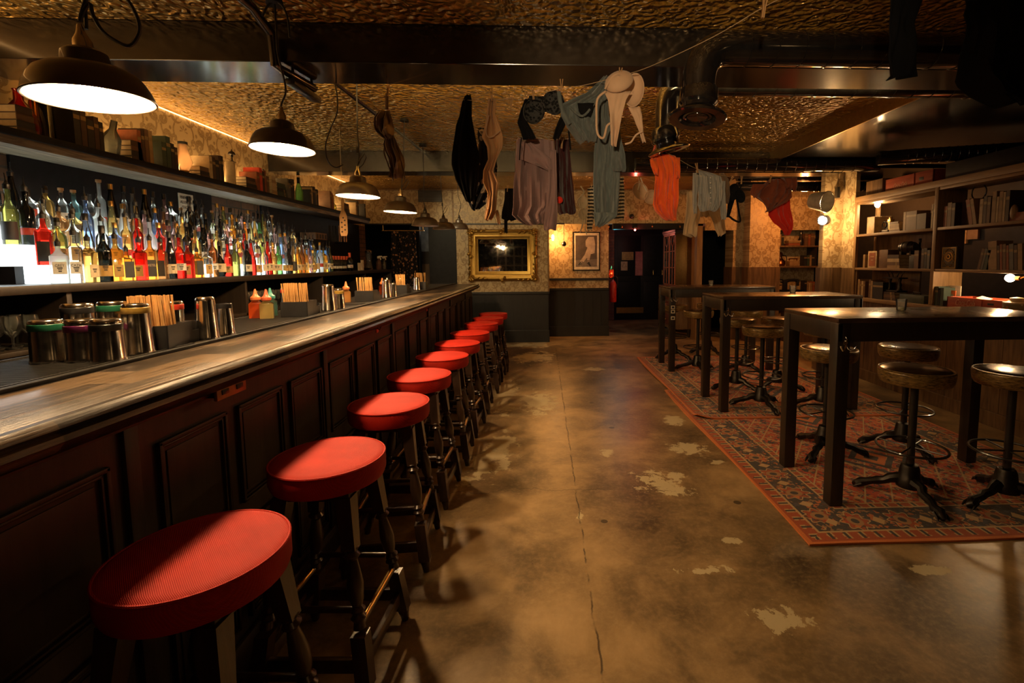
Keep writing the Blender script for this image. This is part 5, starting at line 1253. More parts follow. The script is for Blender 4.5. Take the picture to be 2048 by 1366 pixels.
MB().prism([(x*hx, -.0197, z*hz) for x, z in ((-.05, .55), (.15, .75), (.55, .75), (.65, .35), (.60, -.10), (.30, -.15), (.20, .15), (-.05, .25))], (0, -.0006, 0)).prism([(x*hx, -.0198, z*hz) for x, z in ((.20, .42), (.42, .30), (.10, -.30), (-.30, -.62), (-.45, -.50), (-.10, -.15))], (0, -.0006, 0)).prism([(x*hx, -.0199, z*hz) for x, z in ((.10, .30), (.40, .10), (.20, -.55), (.05, -.60))], (0, -.0006, 0)).build('figure', sk, pr_)
MB().prism([(x*hx, -.0197, z*hz) for x, z in ((-.78, -.45), (.78, -.40), (.78, -.80), (-.78, -.80))], (0, -.0003, 0)).build('paved_ground', plain('photo_grey', (.16, .13, .11), .6), pr_)
b = MB()
for k in range(3): b.prism([(x*hx, -.0207, z*hz) for x, z in ((-.34-.06*k, -.50-.06*k), (-.22-.06*k, -.58-.06*k), (-.25-.06*k, -.61-.06*k), (-.37-.06*k, -.53-.06*k))], (0, -.0003, 0)).box(.04*hx, .22*hx, -.0209, -.0207, (-.50-.07*k)*hz, (-.47-.07*k)*hz)
b.prism([(x*hx, -.0208, z*hz) for x, z in ((-.48, -.58), (-.40, -.52), (-.52, -.74), (-.60, -.70))], (0, -.0003, 0)).prism([(x*hx, -.0208, z*hz) for x, z in ((.05, -.60), (.22, -.56), (.34, -.76), (.26, -.78))], (0, -.0003, 0)).build('striped_socks_and_heels', m['ink'], pr_)
p = W(1107, 477, Y=9.10)
t = empty('wall_sconce', (x1+.02, 9.02, p.z), 'small bare bulb bracket lamp glowing on the recess side beside the mirror', 'lamp')
MB().cyl((0, 0, 0), (.05, 0, 0), .012).lathe([(.03, 0), (.03, .01)], (0, 0, 0), 14, Matrix.Rotation(pi/2, 3, 'Y')).build('bracket', m['brass'], t)
MB().lathe([(.002, .06), (.02, .04), (.025, 0), (.018, -.03), (.012, -.05)], (.075, 0, .01), 14).build('bulb', emit('sconce_bulb', (1, .74, .40), 28), t)
lamp('sconce_light', 'POINT', (x1+.14, 8.98, p.z), 24, (1, .45, .13), .03)
p = W(1128, 488, Y=9.0)
t = empty('bare_pendant', (p.x, 9.0, p.z), 'unlit black bulb holder on a long flex in front of the recess wallpaper', 'lamp')
MB().lathe([(0, -.05), (.035, -.035), (.045, 0), (.03, .035), (.01, .05), (.006, .07)], n=18).build('holder', m['blackm'], t); MB().cyl((0, 0, .05), (0, 0, zh+.25-p.z), .005, n=6).build('flex', m['cord'], t)
for nm, u, v, lb in (('wall_dome', 1263, 433, 'small black dome camera on the wallpaper band above the corridor'),):
    p = W(u, v, Y=YF); o_ = MB().sphere((0, 0, 0), .040, 16, 10).lathe([(.045, 0), (.045, .02)], (0, .02, 0), 16, Matrix.Rotation(pi/2, 3, 'X')).build(nm, m['black_plastic'], loc=(p.x, YF-.03, p.z)); tag(o_, lb, 'camera')
from mathutils import noise as _nz
# ---------------------------------------------------------------- ducts, cables and pipes under the ceiling
m = MT
def duct(name, pts, r, lb, seams, bell=None, elbow=True):
    t = empty(name, pts[0], lb, 'duct', 'black spiral ducts'); o = Vector(pts[0]); P_ = [Vector(p)-o for p in pts]
    path = [P_[0]]
    for i in range(1, len(P_)-1):
        a, c, e = P_[i-1], P_[i], P_[i+1]; k = .17; d0 = (a-c).normalized()*k; d1 = (e-c).normalized()*k
        for q in range(9): f = q/8; path.append((c+d0)*(1-f)**2+c*2*f*(1-f)+(c+d1)*f*f)
    path.append(P_[-1])
    MB().tube(path, r, 28).build('duct_pipe', m['duct'], t)
    b = MB(); 
    for k in range(len(P_)-1):
        a, c = P_[k], P_[k+1]; L_ = (c-a).length; s_ = .24; q = (c-a).to_track_quat('Z', 'Y').to_matrix()
        while s_ < L_-.2:
            MB().torus(a+(c-a)*s_/L_, r+.001, .0035, 28, 5, q).build('duct_seam', m['duct'], t); s_ += seams
    if bell:
        c = P_[-1]; q = Matrix.Rotation(bell[1], 3, 'Y') @ Matrix.Rotation(bell[2], 3, 'X')
        MB().lathe([(r, .10), (r+.012, .08), (r+.012, .02), (r-.004, .0), (r-.004, -.01), (r+.02, -.03), (r+.055, -.045), (r+.062, -.055), (r+.055, -.062), (r+.01, -.06), (r-.02, -.02), (r-.02, .08)], c, 40, q, cap=False).build('bell_mouth', m['duct'], t)
        MB().lathe([(.0, -.045), (.05, -.05), (.055, -.035)], c, 28, q, cap=False).lathe([(r-.03, -.040), (r-.022, -.052), (r-.012, -.050)], c, 28, q, cap=False).build('inner_cone', m['duct'], t)
    return t
p1 = W(1396, 215, Y=2.42); zz = W(1600, 98, Y=2.42).z
duct('ventilation_duct', [(4.9, 2.42, zz), (p1.x, 2.42, zz), (p1.x, 2.42, p1.z)], .082, 'nearest black spiral duct with elbow and bell mouth below the beam', .135, (1, .10, -.1))
p2 = W(1336, 283, Y=3.22); zz2 = W(1600, 183, Y=3.22).z+.055
duct('ventilation_duct', [(4.9, 3.24, zz2), (p2.x, 3.24, zz2), (p2.x, 3.24, p2.z)], .080, 'second black spiral duct, its bell mouth above the orange dress', .135, (1, -.25, .05))
z3 = W(1500, 330, Y=5.5).z
duct('ventilation_duct', [(W(1270, 330, Y=5.5).x, 5.5, z3), (3.9, 5.5, z3)], .075, 'far black spiral duct running along the far beam', .115)
for k, (u, v, w) in enumerate(((1640, 372, 6.9), (1830, 312, 4.6))):
    p = W(u, v, Y=w); duct('ventilation_duct', [(p.x-.3-.9*(k == 0), w+.1, p.z), (p.x+.9, w-.3*k, p.z)], .07, ['ribbed black duct behind the grey bucket by the pier', 'shiny ribbed duct above the crates on the bookshelf'][k], .07)
b = MB(); q = [W(486, -6, Z=2.70), W(520, 38, Z=2.66), W(540, 60, Z=2.60)]
zt_ = ZC-.025
a = W(690, 183, Z=zt_); c = W(848, 304, Z=zt_)
tag(MB().tube([(a.x-.02, 3.08, zt_), (c.x, 5.70, zt_)], .016, 8).build('conduit_pipe', m['beam']), 'long dark pipe along the gold ceiling behind the lamps', 'pipe')
p = [(-1.46, 1.9, zt_), (-1.44, 2.55, zt_), (-1.43, 2.70, zt_-.06), (-1.43, 2.72, ZB1-.03), (-1.42, 2.80, ZB1-.035), (-1.38, 3.05, ZB1-.035)]
tag(MB().tube(p, .024, 10).build('conduit_pipe', m['beam']), 'thick black pipe bending down round the near beam beside the second lamp', 'pipe')
tag(MB().box(-1.43, -1.37, 2.80, 3.12, ZB1-.10, ZB1-.065, .012).cyl((-1.40, 2.84, ZB1-.07), (-1.40, 2.84, ZB1-.001), .008).cyl((-1.40, 3.06, ZB1-.07), (-1.40, 3.06, ZB1-.001), .008).build('strip_fitting', m['blackm']), 'black slotted metal fitting slung under the near beam', 'fitting')
def cable(pts, r, lb, name='loose_cable', mat=None, cat='cable'):
    pts = [Vector(p) for p in pts]; sm = []
    for i in range(len(pts)-1):
        p0, p1_, p2_, p3 = pts[max(i-1, 0)], pts[i], pts[i+1], pts[min(i+2, len(pts)-1)]
        for k in range(6):
            t_ = k/6; sm.append(.5*((2*p1_)+(-p0+p2_)*t_+(2*p0-5*p1_+4*p2_-p3)*t_*t_+(-p0+3*p1_-3*p2_+p3)*t_**3))
    sm.append(pts[-1]); return tag(MB().tube(sm, r, 6).build(name, mat or m['cord']), lb, cat)
cable([W(u, v, Y=3.12) for u, v in ((668, 160), (674, 190), (674, 225), (662, 255), (652, 285), (652, 310), (660, 328), (673, 335), (686, 329))], .0042, 'looped black cable hanging down from the near beam left of the pipe')
cable([W(u, v, Y=2.5) for u, v in ((525, 32), (535, 12), (550, 3), (566, 14), (576, 40), (579, 75))], .005, 'black cable tangle at the ceiling above the second lamp')
cable([W(u, v, Y=1.48) for u, v in ((173, -5), (163, 25), (160, 42), (168, 20), (180, 8), (186, 30), (205, 62), (240, 86), (262, 90), (278, 66), (276, 40), (262, 10), (250, -6))], .005, 'black cable looping above the nearest lamp')

# ---------------------------------------------------------------- clothes lines, pegs and washing
def line(name, pts, lb, mat=None, r=.0016):
    return cable(pts, r, lb, name, mat or m['twine'], 'line')
LA = [(1600, -20, 1.62), (1528, 14, 1.85), (1424, 75, 2.1), (1300, 133, 2.45), (1240, 152, 2.6), (1170, 170, 2.68), (1120, 178, 2.72), (1065, 190, 2.78), (985, 200, 2.85), (933, 200, 2.95), (860, 190, 3.05), (742, 168, 3.12)]
line('clothes_line', [W(u, v, Y=w) for u, v, w in LA], 'nearest clothes line, sloping from top right past the beige bra')
LB_ = [(738, 172, 3.12), (860, 235, 3.3), (966, 262, 3.15), (1038, 280, 3.0), (1108, 279, 3.0), (1190, 275, 3.0), (1290, 275, 3.05), (1308, 292, 3.3), (1350, 314, 3.35), (1390, 336, 3.6), (1440, 350, 4.0), (1480, 356, 4.4), (1540, 355, 4.6), (1594, 354, 4.8), (1650, 350, 5.2)]
line('clothes_line', [W(u, v, Y=w) for u, v, w in LB_], 'second clothes line carrying the orange dress and grey cardigan')
LC = [(905, 366, 5.40), (1000, 376, 5.40), (1100, 374, 5.4), (1180, 371, 5.40), (1245, 358, 5.4), (1280, 355, 5.4), (1380, 381, 5.4), (1500, 372, 5.4), (1600, 362, 5.4)]
line('clothes_line', [W(u, v, Y=w) for u, v, w in LC], 'farthest clothes line before the wallpaper band')
def garment(name, rows, Y, mat, lb, cat, folds=5, amp=.022, parent=None, ry=0, n=26, deep=.0, seed=0, grp='washing on the lines'):
    """rows: (pixel y, left x, right x) from top to bottom, hung at distance Y; folds push it in and out"""
    rr = random.Random(seed+len(rows)*7+int(Y*100))
    ph = [rr.uniform(0, 6.28) for _ in range(4)]
    pts = []
    rs = []
    for i in range(len(rows)-1):
        a, c = rows[i], rows[i+1]; k = max(1, int(abs(c[0]-a[0])/6))
        for j in range(k): f = j/k; rs.append(tuple(a[q]+(c[q]-a[q])*f for q in range(3)))
    rs.append(rows[-1]); M = len(rs)
    vs = []
    for j, (y_, xl, xr) in enumerate(rs):
        v = j/(M-1)
        for i in range(n+1):
            u = i/n; p = W(xl+(xr-xl)*u, y_+1.2*sin(u*9+ph[0])*v, Y=Y)
            env = sin(pi*min(1, max(0, u*1.0)))**.5 if deep else 1
            nz_ = _nz.noise(Vector((u*folds*1.1+ph[0], v*1.5, ph[1]))); nz2 = _nz.noise(Vector((u*folds*2.6+v*1.8, v*2.6, ph[2]))); nz3 = _nz.noise(Vector((u*2.2, v*3.2+ph[3], 3)))
            dy = amp*(.35+.65*v)*(2.6*nz_+1.3*nz2+1.5*nz3)
            vs.append(Vector((p.x, p.y+dy-deep*env, p.z)))
    fs = [(j*(n+1)+i, j*(n+1)+i+1, (j+1)*(n+1)+i+1, (j+1)*(n+1)+i) for j in range(M-1) for i in range(n)]
    top = sum((vs[i] for i in range(n+1)), Vector())/(n+1)
    if parent is not None: top = parent.location
    b = MB(); b.add([v-top for v in vs], fs); o = b.build(name, mat, parent)
    if parent is None: o.location = top; tag(o, lb, cat, grp)
    md = o.modifiers.new('thick', 'SOLIDIFY'); md.thickness = .004; md.offset = 0
    return o
def strap(pts, Y, w, mat, parent, name='strap'):
    q0 = [W(u, v, Y=Y)-parent.location for u, v in pts]; q = []; vs = []; fs = []
    for i in range(len(q0)-1):
        a0, a1, a2, a3 = q0[max(i-1, 0)], q0[i], q0[i+1], q0[min(i+2, len(q0)-1)]
        for k in range(5): f = k/5; q.append(.5*((2*a1)+(a2-a0)*f+(2*a0-5*a1+4*a2-a3)*f*f+(3*a1-a0-3*a2+a3)*f**3))
    q.append(q0[-1])
    for i, p in enumerate(q):
        d = (q[min(i+1, len(q)-1)]-q[max(i-1, 0)]).normalized(); nrm = Vector((-d.z, 0, d.x))*w/2
        vs += [p+nrm, p-nrm]
    fs = [(2*i, 2*i+1, 2*i+3, 2*i+2) for i in range(len(q)-1)]
    o = MB().add(vs, fs).build(name, mat, parent); md = o.modifiers.new('thick', 'SOLIDIFY'); md.thickness = .003; return o
def cup(c, Y, r, sc_, rot, mat, parent, name='cup', open_=False):
    p = W(*c, Y=Y)-parent.location; b = MB(); prof = [(sin(a), -cos(a)) for a in [pi*.5*k/8 for k in range(9)]]
    Mx = Matrix.Rotation(rot, 3, 'Y') @ Matrix.Rotation(pi/2 if not open_ else -pi/2-.5, 3, 'X') @ Matrix.Diagonal((r*sc_[0], r*sc_[1], r*sc_[2]))
    b.lathe([(max(1e-5, x), z) for x, z in prof], p, 24, Mx, cap=False); o = b.build(name, mat, parent)
    md = o.modifiers.new('thick', 'SOLIDIFY'); md.thickness = .005; return o
C = {k: cloth('cloth_'+k.replace(' ', '_'), *v) for k, v in {
 'black': ((.008, .008, .009), 1.0), 'floral': ((.014, .016, .022), .85, 'floral', (.30, .26, .22)), 'peach': ((.62, .36, .17), .6), 'mauve': ((.30, .19, .185), .7), 'denim': ((.095, .115, .115), .9, 'denim', (.17, .19, .18)),
 'beige': ((.60, .40, .26), .7), 'lace': ((.012, .012, .012), .8, 'lace', (.05, .05, .05)), 'orange': ((.85, .13, .018), .75), 'grey': ((.36, .35, .32), .85, 'rib', (.17, .18, .19)), 'sand': ((.58, .42, .25), .85),
 'rustbrown': ((.22, .055, .025), .8), 'scarlet': ((.80, .035, .015), .7), 'wine': ((.05, .008, .010), .7), 'white': ((.62, .58, .50), .8), 'stripe': ((.62, .57, .47), .85, 'stripe', (.02, .02, .02)), 'brown': ((.12, .075, .045), .85)}.items()}
g = garment('black_dress', [(190, 930, 941), (203, 924, 944), (233, 918, 943), (250, 912, 946), (284, 908, 952), (309, 905, 958), (330, 904, 957), (361, 912, 955), (386, 924, 951), (404, 933, 947)], 2.95, C['black'], 'long black dress hanging at the left end of the nearest line', 'dress', 3, .02)
g = garment('floral_dress', [(256, 956, 982), (270, 955, 985), (284, 958, 985), (335, 953, 995), (374, 944, 992), (402, 935, 978), (420, 944, 956)], 3.2, C['floral'], 'dark flower printed dress behind the long black dress', 'dress', 3, .02)
g = garment('peach_bodysuit', [(199, 977, 992), (227, 974, 990), (253, 970, 1000), (274, 964, 1006), (294, 974, 1005), (320, 977, 993), (343, 968, 987), (366, 967, 999), (386, 976, 995), (412, 974, 993), (425, 971, 992), (440, 969, 983)], 2.85, C['peach'], 'peach camisole twisted round on itself, next to the black dress', 'camisole', 3, .026)
garment('hanging_strap', [(420, 990, 996), (448, 996, 1002)], 2.85, C['peach'], None, None, 1, .004, g)
strap([(978, 230), (972, 262), (980, 275), (1000, 262)], 2.82, .006, C['beige'], g)
t = empty('black_lace_bra', W(1066, 195, Y=2.78), 'black lace bra pegged left of the denim dungarees', 'bra', 'washing on the lines')
cup((1068, 222), 2.76, .062, (1.0, 1.15, .7), .25, C['lace'], t); cup((1108, 205), 2.76, .060, (1.0, 1.15, .7), -.3, C['lace'], t)
garment('back_band', [(198, 1050, 1062), (225, 1040, 1052), (245, 1035, 1055), (262, 1042, 1065), (277, 1046, 1072)], 2.79, C['black'], None, None, 2, .01, t)
garment('back_band', [(230, 1122, 1140), (255, 1112, 1128), (280, 1106, 1116)], 2.79, C['black'], None, None, 2, .01, t)
garment('lace_band', [(192, 1058, 1122), (208, 1054, 1128), (226, 1078, 1118)], 2.79, C['lace'], None, None, 4, .012, t)
strap([(1130, 215), (1136, 250), (1141, 300)], 2.78, .010, C['black'], t); strap([(1043, 275), (1040, 300), (1039, 320)], 2.78, .006, C['black'], t)
g = garment('mauve_shirt', [(276, 1036, 1050), (281, 1033, 1108), (309, 1031, 1111), (340, 1030, 1111), (361, 1028, 1112), (412, 1027, 1113), (430, 1024, 1100), (440, 1034, 1098), (449, 1048, 1094)], 3.0, C['mauve'], 'mauve shirt with falling folds hanging below the black lace bra', 'shirt', 7, .030)
garment('cuffed_sleeve', [(300, 1098, 1112), (380, 1096, 1114), (425, 1090, 1115), (443, 1087, 1114), (460, 1088, 1112)], 2.955, C['mauve'], None, None, 2, .012, g)
garment('collar', [(283, 1040, 1060), (298, 1046, 1078), (318, 1040, 1102), (340, 1094, 1103)], 2.95, C['mauve'], None, None, 2, .012, g)
t = empty('denim_dungarees', W(1170, 175, Y=2.72), 'faded blue denim dungarees hanging from a peg at one strap', 'dungarees', 'washing on the lines')
garment('bib', [(152, 1208, 1224), (168, 1194, 1222), (190, 1172, 1216), (212, 1120, 1208), (232, 1122, 1202), (252, 1134, 1196), (272, 1150, 1194), (285, 1160, 1192)], 2.74, C['denim'], None, None, 4, .028, t)
garment('leg', [(200, 1197, 1216), (230, 1194, 1218), (258, 1193, 1226), (284, 1190, 1234), (309, 1187, 1240), (361, 1186, 1238), (412, 1187, 1236), (432, 1189, 1234), (445, 1190, 1215), (452, 1191, 1203)], 2.76, C['denim'], None, None, 4, .024, t)
garment('turn_up', [(425, 1187, 1235), (433, 1188, 1234), (444, 1190, 1218), (453, 1191, 1205)], 2.73, C['denim'], None, None, 4, .01, t)
garment('rolled_leg', [(250, 1222, 1238), (284, 1218, 1243), (309, 1222, 1249), (335, 1224, 1252), (343, 1228, 1250)], 2.72, C['denim'], None, None, 3, .015, t)
garment('pocket', [(206, 1155, 1188), (222, 1158, 1184), (232, 1164, 1180)], 2.70, C['black'], None, None, 2, .006, t)
strap([(1118, 182), (1121, 205), (1128, 228), (1140, 248)], 2.71, .022, C['denim'], t)
strap([(1140, 214), (1165, 232), (1190, 205)], 2.70, .012, C['denim'], t)
t = empty('beige_bra', W(1240, 150, Y=2.6), 'beige padded bra hanging over the denim dungarees', 'bra', 'washing on the lines')
cup((1238, 165), 2.56, .068, (1.15, .95, .65), -.45, C['beige'], t, 'cup', True); cup((1268, 180), 2.62, .062, (.9, 1.45, .7), .15, C['beige'], t)
garment('side_wing', [(182, 1208, 1262), (200, 1216, 1252), (230, 1220, 1244), (270, 1221, 1236), (293, 1221, 1232)], 2.55, C['beige'], None, None, 2, .008, t)
garment('side_wing', [(214, 1256, 1280), (232, 1266, 1284), (262, 1278, 1286), (284, 1285, 1292)], 2.60, C['beige'], None, None, 2, .006, t)
strap([(1212, 182), (1195, 198), (1193, 232), (1194, 262), (1200, 274), (1208, 274), (1214, 252), (1222, 246)], 2.54, .011, C['beige'], t)
strap([(1286, 262), (1272, 270), (1262, 284), (1250, 288)], 2.58, .009, C['beige'], t)
strap([(1210, 178), (1226, 152), (1244, 147), (1262, 150)], 2.53, .010, C['beige'], t)
g = garment('orange_dress', [(291, 1309, 1314), (306, 1305, 1322), (312, 1303, 1350), (323, 1301, 1358), (340, 1308, 1359), (356, 1310, 1357), (377, 1308, 1356), (409, 1304, 1355), (422, 1309, 1354), (436, 1322, 1354), (441, 1330, 1354)], 3.35, C['orange'], 'bright orange top with a scalloped hem under the second duct mouth', 'top', 9, .022)
garment('cap_sleeve', [(318, 1300, 1312), (332, 1302, 1316), (350, 1308, 1316)], 3.31, C['orange'], None, None, 2, .010, g)
garment('cap_sleeve', [(315, 1348, 1360), (335, 1352, 1360), (356, 1352, 1360)], 3.31, C['orange'], None, None, 2, .008, g)
g = garment('grey_cardigan', [(340, 1392, 1398), (346, 1393, 1424), (353, 1394, 1442), (366, 1394, 1445), (387, 1396, 1445), (409, 1397, 1442), (418, 1400, 1436), (422, 1402, 1432)], 3.75, C['grey'], 'ribbed grey cardigan hanging above the sand trousers', 'cardigan', 7, .02)
for q in range(6): MB().sphere(W(1421, 356+q*10, Y=3.72)-g.location, .006, 8, 6).build('button', m['white'], g)
garment('sleeve', [(346, 1386, 1394), (380, 1385, 1396), (410, 1385, 1394), (427, 1387, 1392)], 3.70, C['grey'], None, None, 2, .012, g)
garment('sleeve', [(362, 1442, 1450), (395, 1440, 1451), (425, 1441, 1451), (439, 1443, 1449)], 3.75, C['grey'], None, None, 2, .012, g)
t = empty('sand_trousers', W(1400, 385, Y=5.4), 'sand coloured trousers below the grey cardigan, hung upside down', 'trousers', 'washing on the lines')
garment('leg', [(383, 1373, 1388), (409, 1372, 1404), (430, 1371, 1401), (450, 1368, 1396), (468, 1366, 1394), (474, 1382, 1393)], 5.4, C['sand'], None, None, 3, .014, t)
garment('leg', [(405, 1410, 1440), (424, 1417, 1446), (440, 1424, 1449), (460, 1431, 1451), (467, 1435, 1451), (472, 1437, 1443)], 5.4, C['sand'], None, None, 3, .014, t)
garment('seat_of_trousers', [(380.5, 1380, 1428), (395, 1385, 1432), (410, 1388, 1440), (426, 1396, 1442), (434, 1402, 1420)], 5.42, C['sand'], None, None, 3, .012, t)
g = garment('brown_knit', [(346, 1438, 1447), (358, 1442, 1458), (370, 1448, 1460), (390, 1450, 1459), (407, 1452, 1456)], 4.1, C['brown'], 'small brown gathered knit next to the grey cardigan', 'knitwear', 3, .012)
t = empty('black_bra', W(1470, 365, Y=4.4), 'black bra dangling by one strap right of the brown knit', 'bra', 'washing on the lines')
cup((1466, 385), 4.38, .07, (.8, 1.2, .6), .3, C['black'], t); cup((1480, 392), 4.38, .06, (.8, 1.1, .6), -.4, C['black'], t)
garment('side_wing', [(385, 1459, 1472), (405, 1456, 1468), (425, 1454, 1462), (434, 1453, 1458)], 4.42, C['black'], None, None, 2, .01, t)
strap([(1474, 400), (1478, 425), (1480, 443), (1468, 440), (1458, 432)], 4.4, .018, C['black'], t); strap([(1484, 354), (1482, 372), (1479, 380), (1485, 395)], 4.4, .012, C['black'], t)
t = empty('rust_jacket', W(1545, 362, Y=4.6), 'rust brown shirt slung over the line at the right', 'shirt', 'washing on the lines')
garment('body', [(358, 1540, 1572), (366, 1531, 1584), (380, 1515, 1584), (395, 1508, 1582), (405, 1522, 1570), (414, 1530, 1552), (422, 1534, 1541)], 4.6, C['rustbrown'], None, None, 5, .04, t)
garment('sleeve', [(368, 1506, 1532), (380, 1501, 1524), (390, 1500, 1514), (395, 1506, 1512)], 4.56, C['rustbrown'], None, None, 2, .015, t)
garment('collar', [(356, 1560, 1582), (364, 1568, 1584), (376, 1572, 1583)], 4.52, C['rustbrown'], None, None, 2, .012, t)
g = garment('scarlet_dress', [(358, 1545, 1575), (372, 1541, 1580), (387, 1538, 1583), (409, 1537, 1583), (430, 1538, 1583), (444, 1548, 1583), (452, 1560, 1583), (460, 1568, 1582), (470, 1571, 1576)], 4.75, C['scarlet'], 'scarlet dress hanging under the rust brown shirt', 'dress', 4, .03)
garment('dark_sleeve', [(355, 1583, 1594), (370, 1584, 1594), (382, 1586, 1590)], 4.75, C['rustbrown'], None, None, 2, .01, g)
t = empty('white_bra', W(1164, 376, Y=5.4), 'small white bra hanging vertically beside the striped top', 'bra', 'washing on the lines')
cup((1165, 405), 5.39, .055, (1.1, 1.3, .6), 0, C['white'], t); cup((1167, 428), 5.39, .055, (1.1, 1.2, .6), 0, C['white'], t)
strap([(1161, 372), (1168, 385), (1158, 400), (1166, 440), (1160, 465)], 5.40, .014, C['white'], t); strap([(1172, 432), (1170, 455), (1174, 470)], 5.40, .010, C['white'], t)
t = empty('striped_top', W(1200, 371, Y=5.4), 'black and white striped long sleeved top behind the dungarees', 'top', 'washing on the lines')
garment('body', [(371, 1180, 1242), (400, 1184, 1242), (440, 1186, 1240)], 5.41, C['stripe'], None, None, 4, .015, t)
garment('sleeve', [(376, 1175, 1187), (410, 1176, 1187), (440, 1174, 1186), (461, 1174, 1184)], 5.385, C['stripe'], None, None, 2, .012, t)
garment('sleeve', [(354, 1239, 1247), (390, 1240, 1249), (420, 1238, 1249), (440, 1238, 1248)], 5.385, C['stripe'], None, None, 2, .012, t)
g = garment('black_vest', [(376.5, 1010, 1033), (400, 1009, 1036), (425, 1004, 1036), (438, 1003, 1033), (441, 1010, 1022)], 5.41, C['black'], 'black vest top hanging behind the mauve shirt, tail dangling', 'top', 3, .02)
garment('dangling_tail', [(436, 1008, 1015), (466, 1009, 1015)], 5.41, C['black'], None, None, 1, .006, g)
g = garment('wine_dress', [(276, 1108, 1140), (300, 1110, 1138), (315, 1112, 1140), (361, 1113, 1144), (400, 1115, 1148), (422, 1116, 1152), (428, 1120, 1150)], 3.08, C['wine'], 'dark wine red lace dress between mauve shirt and dungarees', 'dress', 4, .025)
MB().sphere(W(1119, 400, Y=3.04)-g.location, .022, 8, 6, (1, .5, 1)).build('red_flower', C['scarlet'], g)
t = empty('white_bra', W(1290, 358, Y=5.4), 'pale moulded bra hanging left of the orange top', 'bra', 'washing on the lines')
cup((1281, 382), 5.38, .10, (.85, 1.05, .6), -.5, C['beige'], t); cup((1303, 394), 5.38, .085, (1.0, .9, .6), -.7, C['beige'], t)
strap([(1277, 355), (1279, 368), (1276, 380)], 5.40, .014, C['white'], t); strap([(1281, 355), (1287, 370), (1295, 385)], 5.40, .012, C['white'], t)
t = empty('brown_bikini', W(768, 186, Y=3.15), 'dark brown garment hanging twisted from a peg near the ceiling pipe', 'bra', 'washing on the lines')
strap([(774, 186), (774, 200), (774, 220)], 3.16, .020, C['brown'], t)
garment('upper_piece', [(221, 760, 780), (236, 750, 783), (250, 747, 784), (262, 750, 786), (272, 760, 788), (278, 768, 786)], 3.14, C['brown'], None, None, 3, .03, t)
garment('lower_piece', [(276, 770, 790), (290, 768, 796), (305, 772, 802), (318, 778, 806), (340, 780, 808), (357, 780, 806)], 3.14, C['brown'], None, None, 3, .025, t)
strap([(770, 285), (768, 305), (775, 325), (783, 350), (786, 362)], 3.13, .008, C['brown'], t); strap([(786, 270), (792, 300), (803, 325), (810, 360)], 3.13, .008, C['brown'], t)
g = garment('black_leggings', [(-30, 1778, 1850), (0, 1781, 1847), (45, 1782, 1829), (100, 1776, 1835), (150, 1771, 1839), (156, 1772, 1800)], 1.75, C['black'], 'black trouser leg hanging in front of the ducts at top right', 'trousers', 2, .015)
g = garment('black_coat', [(-30, 1928, 2120), (12, 1936, 2120), (28, 1930, 2120), (48, 1936, 2115), (100, 1938, 2110), (150, 1938, 2100), (160, 1945, 2095), (190, 1990, 2090), (207, 2018, 2080)], 1.55, C['black'], 'large black cloth hanging in the top right corner', 'coat', 5, .03)
def peg(u, v, Y, lb, tilt=0, sc_=1):
    p = W(u, v, Y=Y); t = empty('clothes_peg', p, lb, 'peg', 'wooden pegs on the lines'); t.rotation_euler = (0, tilt, 0); t.scale = (sc_,)*3
    for s_ in (-1, 1):
        inst('peg_arm', ('peg', s_), lambda: MB().prism([(s_*.001, -.005, -.036), (s_*.005, -.005, -.036), (s_*.0052, -.005, .0), (s_*.0095, -.005, .036), (s_*.0045, -.005, .036), (s_*.001, -.005, -.004)], (0, .010, 0)), m['peg'], t)
    inst('peg_spring', ('pegs',), lambda: MB().torus((0, 0, .003), .0045, .0012, 10, 5, Matrix.Rotation(pi/2, 3, 'X')), m['chrome'], t)
for u, v, Y, lb, ti in ((1528, 16, 1.84, 'wooden peg alone on the line at the top edge', .12), (1123, 172, 2.70, 'wooden peg holding the dungaree strap', 0), (1066, 186, 2.75, 'wooden peg on the black lace bra', -.1), (1053, 196, 2.82, 'small wooden peg left of the bra peg', 0), (1022, 201, 2.85, 'wooden peg hanging empty between camisole and bra', .03), (983, 190, 2.84, 'wooden peg holding the peach camisole', -.1), (1240, 150, 2.54, 'wooden peg on the beige bra', .1), (1124, 285, 2.95, 'wooden peg beside the mauve shirt collar', .1), (1394, 336, 3.6, 'wooden peg at the grey cardigan shoulder', -.2), (1462, 360, 4.2, 'wooden peg tilted beside the brown knit', .5), (1483, 360, 4.3, 'wooden peg above the black bra', .05), (1277, 356, 5.40, 'far wooden peg at the pale moulded bra', -.2), (1183, 372, 5.40, 'far wooden peg on the striped top', 0), (1015, 377, 5.40, 'far wooden peg on the black vest', .1), (1149, 374, 5.40, 'far wooden peg left of the small white bra', .1), (776, 180, 3.12, 'wooden peg holding the brown garment near the beam', .1), (1541, 358, 4.5, 'wooden peg at the rust brown shirt', .2)):
    peg(u, v, Y, lb, ti)
